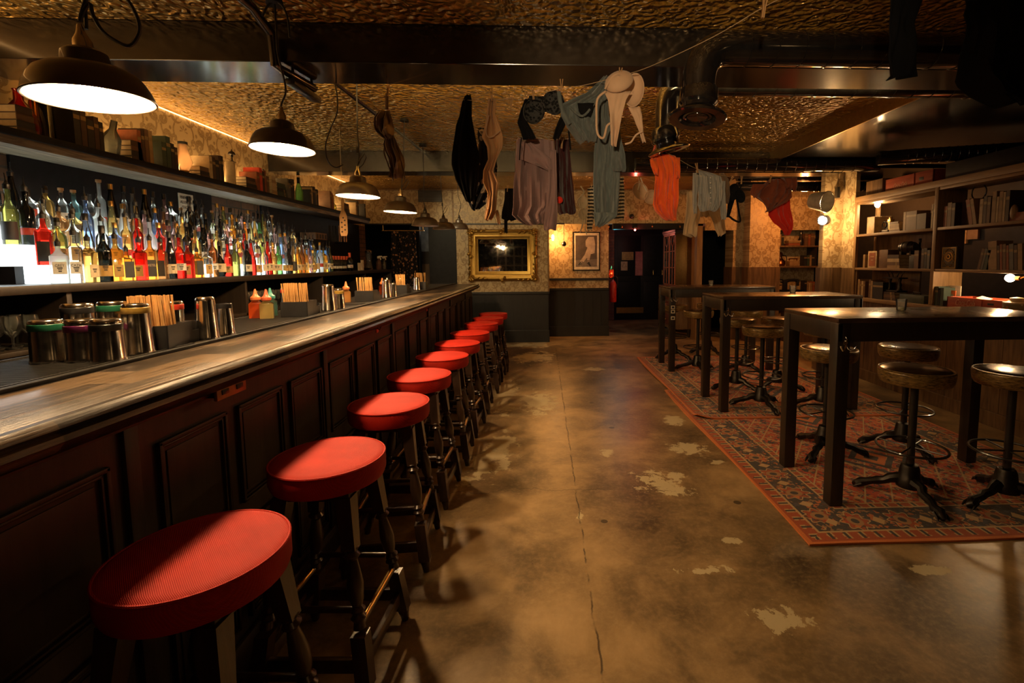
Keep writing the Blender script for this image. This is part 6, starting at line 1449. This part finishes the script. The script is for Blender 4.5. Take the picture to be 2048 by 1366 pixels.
# ---------------------------------------------------------------- the bookshelves at the right
m = MT
XS = 3.90
ZT_, ZM_, ZL_, ZCN = 2.17, 1.775, 1.365, 1.0
t = empty('bookshelf', (XS+.15, 3.4, 0), 'long pine bookshelf with open bays along the right wall', 'bookshelf')
def L(b): return b.xform(Matrix.Translation(-t.location))
posts = [5.84, 4.62, 3.40, 2.18, .96]
L(MB().box(XS, XS+.035, 5.818, 5.862, ZCN, ZT_+.03, .003).box(XS+.265, XS+.30, 5.818, 5.862, ZCN, ZT_+.03, .003)).build('upright', m['pinev'], t)
for y in posts[1:]: L(MB().box(XS, XS+.30, y-.022, y+.022, ZCN, ZT_+.03, .003)).build('upright', m['pinev'], t)
for z, nm in ((ZT_, 'top_board'), (ZM_, 'shelf'), (ZL_, 'shelf')):
    for i in range(4):
        L(MB().box(XS+.004, XS+.30, posts[i+1]+.022, posts[i]-.022, z-.028, z, .003)).build(nm, m['pine'], t)
L(MB().box(XS-.012, XS+.012, .9, 5.86, ZT_, ZT_+.065, .004)).build('top_fascia', m['pine'], t)
L(MB().box(XS-.05, XS+.42, .2, 5.86, ZCN-.04, ZCN, .005)).build('counter', m['pine'], t)
L(MB().box(XS+.02, XS+.05, 5.80, 5.842, ZL_-.37, ZL_-.03).box(XS+.27, XS+.29, 5.1, 5.842, ZCN, ZL_-.03)).build('back_board', m['plank'], t)
L(MB().box(XS+.28, XS+.295, 4.62, 5.82, ZL_, ZM_-.03)).build('bay_back', m['plank'], t)
L(MB().box(XS+.28, XS+.30, 4.62, 5.82, ZM_+.0, ZM_+.12)).build('low_back', m['plank'], t)
# books (spine towards the room, -X): run along Y, pixel driven starts
books_used = set()
def YP(u, X=XS+.03): return W(u, 500, X=X).y
BM2 = dict(BKM)
def row(u0, u1, z, specs, where, grp, lean=0, xoff=.02):
    y1_, y0_ = YP(u0, XS+xoff), YP(u1, XS+xoff); n = len(specs); tot = sum(s[1] for s in specs); y = y1_; sc_ = min(1.25, (y1_-y0_)/tot)
    pos = ['first', 'second', 'third', 'fourth', 'fifth', 'sixth', 'seventh', 'eighth', 'ninth']
    for j, (c, w, h) in enumerate(specs):
        w2 = w*sc_; lb = f"{c} book, {pos[j]} from left, {where}"
        while lb in books_used: lb += ' again'
        books_used.add(lb)
        y -= w2
        o = book_at((0, 0, 0), w2-.002, .15, h, c, lb, grp)
        o.matrix_world = Matrix.Translation((XS+xoff, y+w2/2, z)) @ Matrix.Rotation(lean, 4, 'X') @ Matrix.Rotation(-pi/2, 4, 'Z')
def pile(u, z, cols, where, grp, L_=.17, xoff=.03, d=.15, th=.030):
    y = YP(u, XS+xoff); pos = ['bottom', 'second', 'third', 'fourth', 'fifth', 'sixth', 'seventh']
    for j, c in enumerate(cols):
        lb = f"flat {c} book, {pos[j] if j < len(cols)-1 or len(cols) == 1 else 'top'} of the pile {where}"
        while lb in books_used: lb += ' again'
        books_used.add(lb); tk = th*(.8+.4*rk.random()); l2 = L_*(1-.04*j)
        o = book_at((0, 0, 0), tk, d, l2, c, lb, grp)
        o.matrix_world = Matrix.Translation((XS+xoff, y-l2/2, z+tk/2)) @ Matrix.Rotation(rk.uniform(-.06, .06), 4, 'Z') @ Matrix.Rotation(-pi/2, 4, 'Z') @ Matrix.Rotation(pi/2, 4, 'Y') @ Matrix.Translation((0, 0, -l2/2+L_*0)) @ Matrix.Translation((0, 0, 0))
        z += tk
    return z, y
g1 = 'books on the right bookshelf'
w1 = 'on the lamplit top left shelf'
t_ = MB().box(-.11, .11, -.065, .065, 0, .20, .003).build('corrugated_box', BKM['cream'], loc=(XS+.15, YP(1737), ZM_)); tag(t_, 'pale corrugated box beside the lamp on the top left shelf', 'box')
t_ = empty('film_projector', (XS+.12, YP(1762), ZM_), 'small old machine with a wheel, lit from above by the shelf lamp', 'machine')
MB().box(-.06, .06, -.05, .05, 0, .03, .004).box(-.03, .03, -.03, .03, .03, .13, .006).build('body', m['iron'], t_); MB().torus((-.035, .04, .09), .035, .005, 20, 6, Matrix.Rotation(pi/2, 3, 'Y')).build('wheel', m['iron'], t_); MB().cyl((-.02, -.035, .03), (-.02, -.035, .17), .016).box(-.04, .01, -.06, -.01, .12, .15, .003).build('column', m['brass'], t_)
pile(1776, ZM_, ['brown', 'cream', 'tan', 'cream', 'brown'], 'right of the small machine', g1, .16, th=.022)
row(1803, 1858, ZM_, [('tan', .03, .20), ('brown', .12, .20), ('dark brown', .10, .16)], w1, g1); row(1858, 1870, ZM_, [('cream', .02, .24), ('dark brown', .03, .23)], w1+' by the post', g1)
row(1727, 1734, ZL_, [('tan', .03, .16)], 'on the middle left shelf', g1)
t_ = MB().box(-.012, .012, -.075, .075, 0, .20, .002).build('book', BKM['cream'], loc=(XS+.05, YP(1744), ZL_)); tag(t_, 'cream book with red brown title panel facing out, middle left shelf', 'book', g1)
MB().box(-.0135, -.012, -.055, .055, .02, .18).build('title_panel', BKM['rust'], t_); MB().box(-.0145, -.0135, -.03, .03, .13, .137).box(-.0145, -.0135, -.02, .02, .09, .097).build('title_lines', BKM['cream'], t_)
t_ = MB().box(-.07, .07, -.07, .07, 0, .21, .004).build('wooden_box', BKM['brown'], loc=(XS+.12, YP(1764), ZL_)); tag(t_, 'dark brown box behind the cream book on the middle left shelf', 'box')
z_, y_ = pile(1776, ZL_, ['tan', 'brown', 'cream', 'dark brown'], 'under the little barrel', g1, .19, th=.040)
t_ = empty('small_barrel', (XS+.11, y_-.20, z_+.012), 'small dark wooden barrel lying on piled books, middle left shelf', 'barrel', None, .25)
pr = [(.045, -.085), (.055, -.06), (.062, -.03), (.065, 0), (.062, .03), (.055, .06), (.045, .085)]
MB().lathe(pr, (0, 0, .068), 24, Matrix.Rotation(pi/2, 3, 'X')).build('staves', m['darkwood'], t_)
for s_ in (-.065, -.03, .03, .065): MB().torus((0, s_, .068), .0535 if abs(s_) > .05 else .0625, .003, 28, 5, Matrix.Rotation(pi/2, 3, 'X')).build('hoop', m['iron'], t_)
MB().box(-.04, .04, -.06, -.045, -.012, .02).box(-.04, .04, .045, .06, -.012, .02).build('cradle', m['darkwood'], t_)
t_ = MB().box(-.06, .06, -.045, .045, 0, .135, .003).build('black_box', m['ink'], loc=(XS+.11, YP(1822), ZL_)); tag(t_, 'squat black box beside the piled books, middle left shelf', 'box')
row(1829, 1842, ZL_, [('brown', .05, .19)], 'beside the black box', g1); row(1843, 1868, ZL_, [('dark brown', .03, .20), ('black', .03, .21), ('grey', .03, .19)], 'on the middle left shelf by the post', g1)
t_ = bottle('tall', 'black', None, 'black cap', (XS+.20, YP(1839, XS+.2), ZL_), 0, (.9, .95), 'dark_bottle'); tag(t_, 'tall black bottle behind a brown book, middle left shelf', 'bottle')
row(1719, 1736, ZCN, [('tan', .03, .22), ('brown', .025, .20), ('cream', .025, .20), ('brown', .03, .20)], 'on the counter at the far end', g1); row(1741, 1770, ZCN, [('brown', .03, .22), ('tan', .03, .21), ('black', .15, .20)], 'on the counter before the scales', g1)
z_, y_ = pile(1765, ZCN, ['dark brown', 'brown', 'dark brown'], 'under the old iron scales', g1, .24, th=.032)
t_ = empty('iron_scales', (XS+.10, y_-.13, z_), 'old black iron letter scales with curved horns on piled books', 'scales')
MB().box(-.06, .06, -.12, .12, 0, .02, .004).build('base', m['iron'], t_); MB().box(-.05, .05, -.13, .13, .15, .165, .003).build('top_plate', m['iron'], t_)
for s_ in (-.075, .075): MB().lathe([(.03, .02), (.018, .05), (.024, .08), (.014, .11), (.022, .15)], (0, s_, 0), 14).build('column', m['iron'], t_)
for k in range(4): MB().tube([(0, (-.09+.06*k)+(.05*(q/5)**1.6)*(1 if k > 1 else -1), .165+.07*(q/5)) for q in range(6)], [.006, .007, .007, .006, .004, .002], 6).build('horn', m['iron'], t_)
t_ = MB().box(-.09, .09, -.17, .17, 0, .085, .004).build('grey_cash_tin', plain('grey_green_tin', (.06, .08, .07), .4, me=.3), loc=(XS+.11, YP(1830), ZCN)); tag(t_, 'grey green metal box on the counter right of the iron scales', 'box')
MB().tube([(-.03, -.05, .087), (-.03, -.05, .11), (-.03, .05, .11), (-.03, .05, .087)], .006).build('handle', m['iron'], t_)
# second bay
w2 = 'on the top right shelf'
row(1883, 1905, ZM_, [('rust', .04, .20), ('brown', .05, .23), ('dark brown', .04, .22)], w2, g1)
t_ = MB().box(-.010, .010, -.085, .085, 0, .23, .002).build('book', BKM['dark brown'], loc=(XS+.09, YP(1924), ZM_)); tag(t_, 'dark book with an oval picture on its cover facing out, top right shelf', 'book', g1)
MB().lathe([(0, 0), (.03, 0), (.03, .001), (0, .001)], (-.0115, 0, .13), 20, Matrix.Rotation(-pi/2, 3, 'Y') @ Matrix.Diagonal((1.4, 1, 1))).build('oval_picture', BKM['tan'], t_)
row(1934, 1950, ZM_, [('rust', .035, .24), ('tan', .03, .24)], 'leaning on the top right shelf', g1, -.22)
row(1953, 1975, ZM_, [('cream', .03, .22), ('dark brown', .03, .24), ('brown', .03, .23)], 'under the ring on the top right shelf', g1)
row(1977, 2012, ZM_, [('tan', .035, .27), ('cream', .02, .22), ('tan', .03, .26), ('cream', .02, .25), ('dark brown', .03, .26)], 'right of the ring on the top right shelf', g1)
t_ = MB().torus((0, 0, 0), .075, .006, 36, 8, Matrix.Rotation(pi/2, 3, 'Y')).build('metal_ring', m['blackm'], loc=(XS+.19, YP(1950, XS+.19), ZM_+.31)); tag(t_, 'large thin metal ring propped behind the leaning books, top right shelf', 'ring')
MB().cyl((0, 0, -.075), (0, 0, -.31), .008).build('ring_stand', m['blackm'], t_)
t_ = MB().sphere((0, 0, .07), .045, 16, 10, (.5, .75, 1.5)).build('oval_plaque', BKM['tan'], loc=(XS+.04, YP(2020), ZM_)); tag(t_, 'mottled oval plaque beside tan books on the top right shelf', 'plaque')
t_ = MB().box(-.09, .09, -.17, .17, 0, .07, .004).build('red_brown_case', BKM['rust'], loc=(XS+.12, YP(2046), ZM_)); tag(t_, 'flat red brown case at the right edge of the top right shelf', 'case')
t_ = MB().box(-.012, .012, -.085, .085, 0, .215, .002).build('book', plain('gilt_green_cover', (.09, .075, .04), .5), loc=(XS+.05, YP(1897), ZL_)); tag(t_, 'ornate dark book with gold wreath cover facing out, middle right shelf', 'book', g1)
b = MB(); RY = Matrix.Rotation(pi/2, 3, 'Y')
b.torus((-.013, 0, .12), .045, .003, 28, 5, RY).torus((-.013, 0, .12), .036, .002, 28, 5, RY).torus((-.013, 0, .12), .018, .006, 20, 5, RY)
for y0, y1, z0, z1 in ((-.078, .078, .008, .012), (-.078, .078, .203, .207), (-.078, -.074, .008, .207), (.074, .078, .008, .207)): b.box(-.0135, -.012, y0, y1, z0, z1)
for k in range(26): a = k*2.4; b.sphere((-.013, .062*cos(a)*(1 if k % 2 else .9), .108+.085*sin(a)), .006, 6, 4)
b.build('gilt_tooling', m['gilt'], t_)
row(1956, 1975, ZL_, [('brown', .03, .19), ('grey', .025, .19), ('dark green', .035, .19)], 'leaning on the middle right shelf', g1, .20)
row(1979, 2048, ZL_, [('tan', .10, .25), ('dark brown', .03, .21), ('rust', .03, .22), ('brown', .04, .22), ('rust', .03, .21), ('grey', .05, .22), ('dark brown', .04, .21), ('tan', .05, .22)], 'above the bare bulb on the middle right shelf', g1, -.08)
row(1875, 1893, ZCN, [('dark green', .04, .19), ('black', .02, .16), ('dark green', .04, .18)], 'on the counter right of the post', g1)
t_ = MB().box(-.004, .004, -.07, .07, 0, .20, .001).build('leaflet', m['paper'], loc=(XS+.14, YP(1915, XS+.14), ZCN)); tag(t_, 'pale leaflet standing behind the orange card', 'leaflet')
t_ = MB().box(-.003, .003, -.055, .055, 0, .155, .001).build('orange_card', plain('orange_card', (.60, .13, .03), .6), loc=(XS+.10, YP(1908, XS+.1), ZCN)); tag(t_, 'orange card with a pale disc standing before the leaflet', 'card')
MB().lathe([(0, 0), (.022, 0), (.022, .001), (0, .001)], (-.0045, -.01, .10), 20, RY).build('pale_disc', m['paper'], t_)
cr = wood('red_crate_wood', (.24, .035, .014), (.40, .07, .025), .5, 1)
def crate(loc, hy, h, lb, word=True, rz=0):
    t = empty('bottle_crate', loc, lb, 'crate', None, rz); hx = .13
    MB().box(-hx, -hx+.012, -hy, hy, 0, h, .002).box(hx-.012, hx, -hy, hy, 0, h, .002).box(-hx, hx, -hy, -hy+.012, 0, h, .002).box(-hx, hx, hy-.012, hy, 0, h, .002).box(-hx, hx, -hy, hy, 0, .01).build('crate_box', cr, t)
    if word: text_mesh('Coca-Cola', .085, plain('faded_cream_script', (.50, .24, .14), .6), t, 'script_lettering', Matrix.Translation((-hx-.0015, hy*.32, h*.52)) @ Matrix.Rotation(-pi/2, 4, 'Z') @ Matrix.Rotation(pi/2, 4, 'X'), shear=.35, width=.20)
    MB().box(-hx-.001, -hx, -hy*.55-.03, -hy*.55+.03, h*.55, h*.72, .001).build('hand_hole', m['ink'], t); MB().box(-hx-.006, -hx+.001, -hy*.25-.008, -hy*.25+.008, 0, h, .001).build('end_batten', cr, t)
    return t
crate((XS+.10, YP(1962, XS), ZCN), .29, .105, 'red wooden crate lettered in faded cream script, on the counter below the bare bulb')
t_ = MB().prism([(-.03, -.05, 0), (.03, -.05, 0), (.03, .05, 0), (-.03, .05, 0)], (0, 0, .004)).build('paper_flyer', m['paper'], loc=(XS+.02, YP(1978), ZCN+.107), rot=(.2, -.3, 0)); tag(t_, 'cream flyer lying on the rim of the red crate', 'flyer')
t_ = empty('flowered_tin', (XS+.02, YP(2042, XS+.02), ZCN), 'round flower patterned tin with cream domed lid at the right edge', 'tin')
MB().lathe([(.085, 0), (.088, .004), (.088, .085), (.084, .09), (0, .09)], n=32).build('tin_body', cloth('tin_print', (.13, .10, .05), .4, 'floral', (.30, .12, .04)), t_); MB().lathe([(.090, .088), (.090, .10), (.07, .102), (.05, .115), (.045, .135), (.0, .145)], n=32).build('lid', BKM['cream'], t_)
for k, (yy, zz_, L_, hh) in enumerate(((5.05, ZT_+.03, .30, .20), (4.3, ZT_+.03, .42, .22))):
    if k == 0: crate((XS+.16, yy, ZT_+.0), .34, .20, 'dim red crate with script lettering on top of the bookshelf')
    else: tag(MB().box(-.14, .14, -L_, L_, 0, hh, .01).build('black_case', m['black'], loc=(XS+.17, yy-.15, ZT_)), 'black case on top of the bookshelf right of the red crate', 'case')
t_ = MB().box(-.12, .12, -.14, .14, 0, .24, .004).build('wooden_box', m['plank'], loc=(XS+.18, 5.62, ZT_)); tag(t_, 'dull wooden box on top of the bookshelf, left of the red crate', 'box')
# pictures hung behind the shelves
for k, (u0, v0, u1, v1, c, lb) in enumerate(((1916, 453, 1932, 487, (.50, .26, .10), 'orange lit print on the wall behind the middle right shelf'), (1935, 455, 1955, 478, (.30, .14, .06), 'dull brown print behind the middle right shelf'))):
    A, B_ = W(u0, v0, X=5.17), W(u1, v1, X=5.17); o_ = MB().box(5.17, 5.195, B_.y, A.y, B_.z, A.z).build('wall_print', plain('print_%d' % k, c, .6)); tag(o_, lb, 'picture')
p = W(1935, 300, X=4.9); t_ = empty('framed_poster', (4.9, p.y, p.z), 'dark framed poster with a row of small figures, high above the bookshelf', 'picture')
MB().box(0, .02, -.13, .13, -.18, .18, .004).build('frame', m['blackm'], t_); MB().box(-.002, 0, -.11, .11, -.13, .16).build('print', BKM['black'], t_)
for k in range(7): MB().box(-.003, -.001, -.09+.028*k, -.075+.028*k, -.16, -.145).build('lettering', m['paper'], t_)
# lamps: shelf lamp, bare bulb, bulkhead, bucket
p = W(1755, 409, X=XS+.12)
t_ = empty('shelf_lamp', p, 'bare bulb glaring under the top board of the left bookshelf bay', 'lamp')
MB().sphere((0, 0, 0), .030, 14, 10, (1, 1, 1.2)).build('bulb', m['bulb'], t_); MB().cyl((0, 0, .03), (0, 0, ZT_-.03-p.z), .014).lathe([(.03, ZT_-.038-p.z), (.03, ZT_-.029-p.z)], n=16).build('holder', m['brass'], t_)
lamp('shelf_lamp_light', 'POINT', p, 75, WARM2, .035)
p = W(2020, 556, X=XS+.14)
t_ = empty('bare_bulb_lamp', (p.x, p.y, p.z), 'bare bulb glaring above the red crate at the right edge', 'lamp')
MB().sphere((0, 0, 0), .034, 16, 12).build('bulb', m['bulb'], t_); MB().cyl((0, -.03, 0), (0, -.09, .0), .017).tube([(0, -.09, 0), (.02, -.13, .02), (.05, -.13, .12), (.08, -.12, ZL_-.03-p.z)], .006).build('holder', m['brass'], t_)
lamp('bare_bulb_light', 'POINT', (p.x-.01, p.y, p.z), 42, WARM, .04)
p = W(1650, 439, Y=6.0)
t_ = empty('bulkhead_lamp', (p.x, 6.08, p.z), 'round caged lamp glowing on the front of the wallpapered pier', 'lamp')
MB().lathe([(.055, 0), (.055, .02), (.045, .03)], (.05, 0, 0), 24, Matrix.Rotation(pi/2, 3, 'X')).build('back_plate', m['iron'], t_)
MB().lathe([(.055, .02), (.052, .06), (.035, .085), (0, .095)], (-.02, -.02, 0), 24, Matrix.Rotation(pi/2+.3, 3, 'X'), cap=False).build('glass_dome', emit('bulkhead_glow', (.95, .95, .85), 5), t_)
b = MB().torus((-.02, -.045, 0), .058, .006, 28, 6, Matrix.Rotation(pi/2, 3, 'X'))
for a in (0, pi/2): b.tube([(-.02+.058*cos(q)*cos(a), -.045-.07*sin(q), .058*cos(q)*sin(a)) for q in [pi*k/10 for k in range(11)]], .004, 6)
b.build('cage', m['iron'], t_)
lamp('bulkhead_light', 'POINT', (p.x-.03, 5.92, p.z), 24, WARM, .04)
p = W(1640, 400, Y=5.95)
t_ = empty('grey_bucket', (p.x-.01, 5.93, p.z-.02), 'grey metal bucket shade tipped on its side above the caged lamp', 'bucket'); t_.rotation_euler = (pi*.5+.2, .6, .5)
MB().lathe([(.085, -.11), (.098, -.11), (.13, .10), (.125, .10), (.09, -.10), (0, -.10)], n=32, cap=False).build('bucket_side', plain('grey_metal', (.48, .43, .33), .5), t_); MB().torus((0, 0, .10), .128, .005, 32, 6).build('rolled_rim', m['steel'], t_)
tag(MB().box(-.02, .02, -.03, .03, -.07, .07, .004).cyl((0, 0, .07), (0, 0, .40), .004, n=6).build('cable_clip', m['blackm'], loc=(W(1675, 385, Y=6.06).x, 6.06, W(1675, 385, Y=6.06).z)), 'black clip box and flex on the pier above the caged lamp', 'clip')
# ---------------------------------------------------------------- niche shelves
YN = YF+.02; xa, xb = W(1547, 500, Y=YF).x, W(1652, 500, Y=YF).x
zn = [W(1600, 491, Y=YF).z, W(1600, 532, Y=YF).z, W(1600, 584, Y=YF).z]
t_ = empty('niche_shelves', ((xa+xb)/2, YF+.15, 0), 'three wooden shelves in the orange wallpapered niche', 'shelves')
for z in zn: MB().box(xa-t_.location.x, xb-t_.location.x, -.14, .16, z-.03, z, .003).build('shelf_board', m['plank'], t_)
for k, (u0, u1) in enumerate(((1632, 1643),)): MB().box(W(u0, 500, Y=YF).x-t_.location.x, W(u0, 500, Y=YF).x+.04-t_.location.x, -.12, .16, zn[1], zn[0]-.03).build('side_panel', m['darkwood'], t_)
def nrow(u0, u1, z, specs, where):
    x0_, x1_ = W(u0, 500, Y=YF+.05).x, W(u1, 500, Y=YF+.05).x; tot = sum(s[1] for s in specs); x = x0_; sc_ = min(1.3, (x1_-x0_)/tot)
    pos = ['first', 'second', 'third', 'fourth', 'fifth', 'sixth', 'seventh']
    for j, (c, w, h) in enumerate(specs):
        w_ = w*sc_; book_at((x+w_/2, YF+.04, z), w_-.003, .14, h, c, f"{c} book, {pos[j]} from the left {where}", 'books in the niche'); x += w_
nrow(1548, 1567, zn[0], [('dark green', .05, .22), ('black', .05, .22), ('tan', .05, .21), ('black', .06, .22)], 'on the top niche shelf')
nrow(1608, 1628, zn[0], [('brown', .05, .22), ('rust', .04, .2), ('brown', .06, .22)], 'on the right of the top niche shelf')
for j, (c, dz) in enumerate((('rust', 0), ('tan', .05))):
    o_ = MB().box(-.11, .11, -.08, .08, 0, .045, .004).build('book', BKM[c], loc=(W(1585, 500, Y=YF+.1).x, YF+.12, zn[0]+dz)); tag(o_, f'{c} book lying flat, {"under" if j == 0 else "on"} another, top niche shelf', 'book', 'books in the niche')
for j, u in enumerate((1602, 1641)):
    o_ = empty('dark_jug', (W(u, 500, Y=YF+.1).x, YF+.12, zn[0]), ['round bellied black bottle between the books, top niche shelf', 'slim dark bottle at the right end, top niche shelf'][j], 'bottle')
    MB().lathe([(0, 0), (.05, 0), (.065, .06), (.05, .12), (.025, .16), (.022, .26), (.03, .27)] if j == 0 else [(0, 0), (.03, 0), (.03, .12), (.012, .18), (.012, .24)], n=18).build('jug_body', m['duct'], o_)
nrow(1608, 1632, zn[1], [('black', .06, .20), ('dark green', .05, .20), ('tan', .04, .20), ('black', .08, .20)], 'on the middle niche shelf')
o_ = empty('copper_jug', (W(1562, 500, Y=YF+.1).x, YF+.12, zn[1]), 'round copper jug with narrow neck on the middle niche shelf', 'jug')
MB().lathe([(0, 0), (.07, 0), (.10, .04), (.09, .09), (.04, .14), (.035, .19), (.05, .23), (.02, .26)], n=24).build('jug_body', metal('dark_copper', (.28, .12, .05), .3), o_); MB().tube([(.03, 0, .2), (.11, 0, .19), (.13, 0, .12), (.09, 0, .07)], .009).build('handle', m['iron'], o_)
o_ = empty('desk_telephone', (W(1587, 500, Y=YF+.1).x, YF+.12, zn[1]), 'old telephone on a low box, middle niche shelf', 'telephone')
MB().box(-.09, .09, -.07, .07, 0, .09, .01).build('body', BKM['tan'], o_); MB().tube([(-.08, -.02, .12), (-.06, -.02, .135), (.06, -.02, .135), (.08, -.02, .12)], [.02, .012, .012, .02], 10).build('handset', metal('copper_handset', (.5, .2, .08), .3), o_)
o_ = empty('sewing_machine', (W(1580, 560, Y=YF+.1).x, YF+.10, zn[2]), 'black antique sewing machine in the niche behind the tables', 'sewing machine')
MB().box(-.22, .20, -.07, .07, 0, .04, .006).build('base', m['iron'], o_)
MB().box(-.14, -.06, -.035, .035, .04, .20, .012).tube([(-.10, 0, .19), (-.02, 0, .215), (.08, 0, .22), (.14, 0, .21)], [.035, .028, .027, .032], 12).box(.12, .165, -.03, .03, .11, .23, .01).build('arm', m['blackm'], o_)
MB().torus((-.18, 0, .18), .055, .010, 24, 8, Matrix.Rotation(pi/2, 3, 'X')).cyl((-.18, 0, .18), (-.12, 0, .18), .012).build('hand_wheel', m['iron'], o_); MB().cyl((.142, 0, .04), (.142, 0, .12), .005).build('needle_bar', m['chrome'], o_)
o_ = empty('wicker_basket', (W(1590, 560, Y=YF-.25).x, YF-.27, zn[2]-.05), 'pale wicker tray before the sewing machine', 'basket')
b = MB()
for k in range(5): b.torus((0, 0, .01+.012*k), .14+.006*k, .007, 40, 6, Matrix.Diagonal((1.5, .75, 1)))
b.build('woven_side', m['twine'], o_); MB().lathe([(0, .004), (.14, .004), (.14, .012), (0, .012)], (0, 0, 0), 32, Matrix.Diagonal((1.5, .75, 1))).build('basket_base', m['twine'], o_)
t_ = tag(MB().box(-.36, .42, -.17, .12, -.03, -.0, .004).box(-.33, .36, -.14, .10, -.01-zn[2]+.05, -.03, 0).build('side_cabinet', m['plank'], loc=(W(1590, 560, Y=YF).x, YF-.27, zn[2]-.05)), 'low plank cabinet in front of the niche carrying the wicker tray', 'cabinet')
nrow(1611, 1632, zn[2], [('black', .04, .21), ('tan', .03, .16), ('cream', .03, .17), ('tan', .03, .17), ('rust', .04, .19)], 'beside the sewing machine')
lamp('pier_fill', 'POINT', (4.15, 7.5, 2.35), 52, (1, .34, .08), .05)  # added fill light with no fixture, colours the pier and niche orange
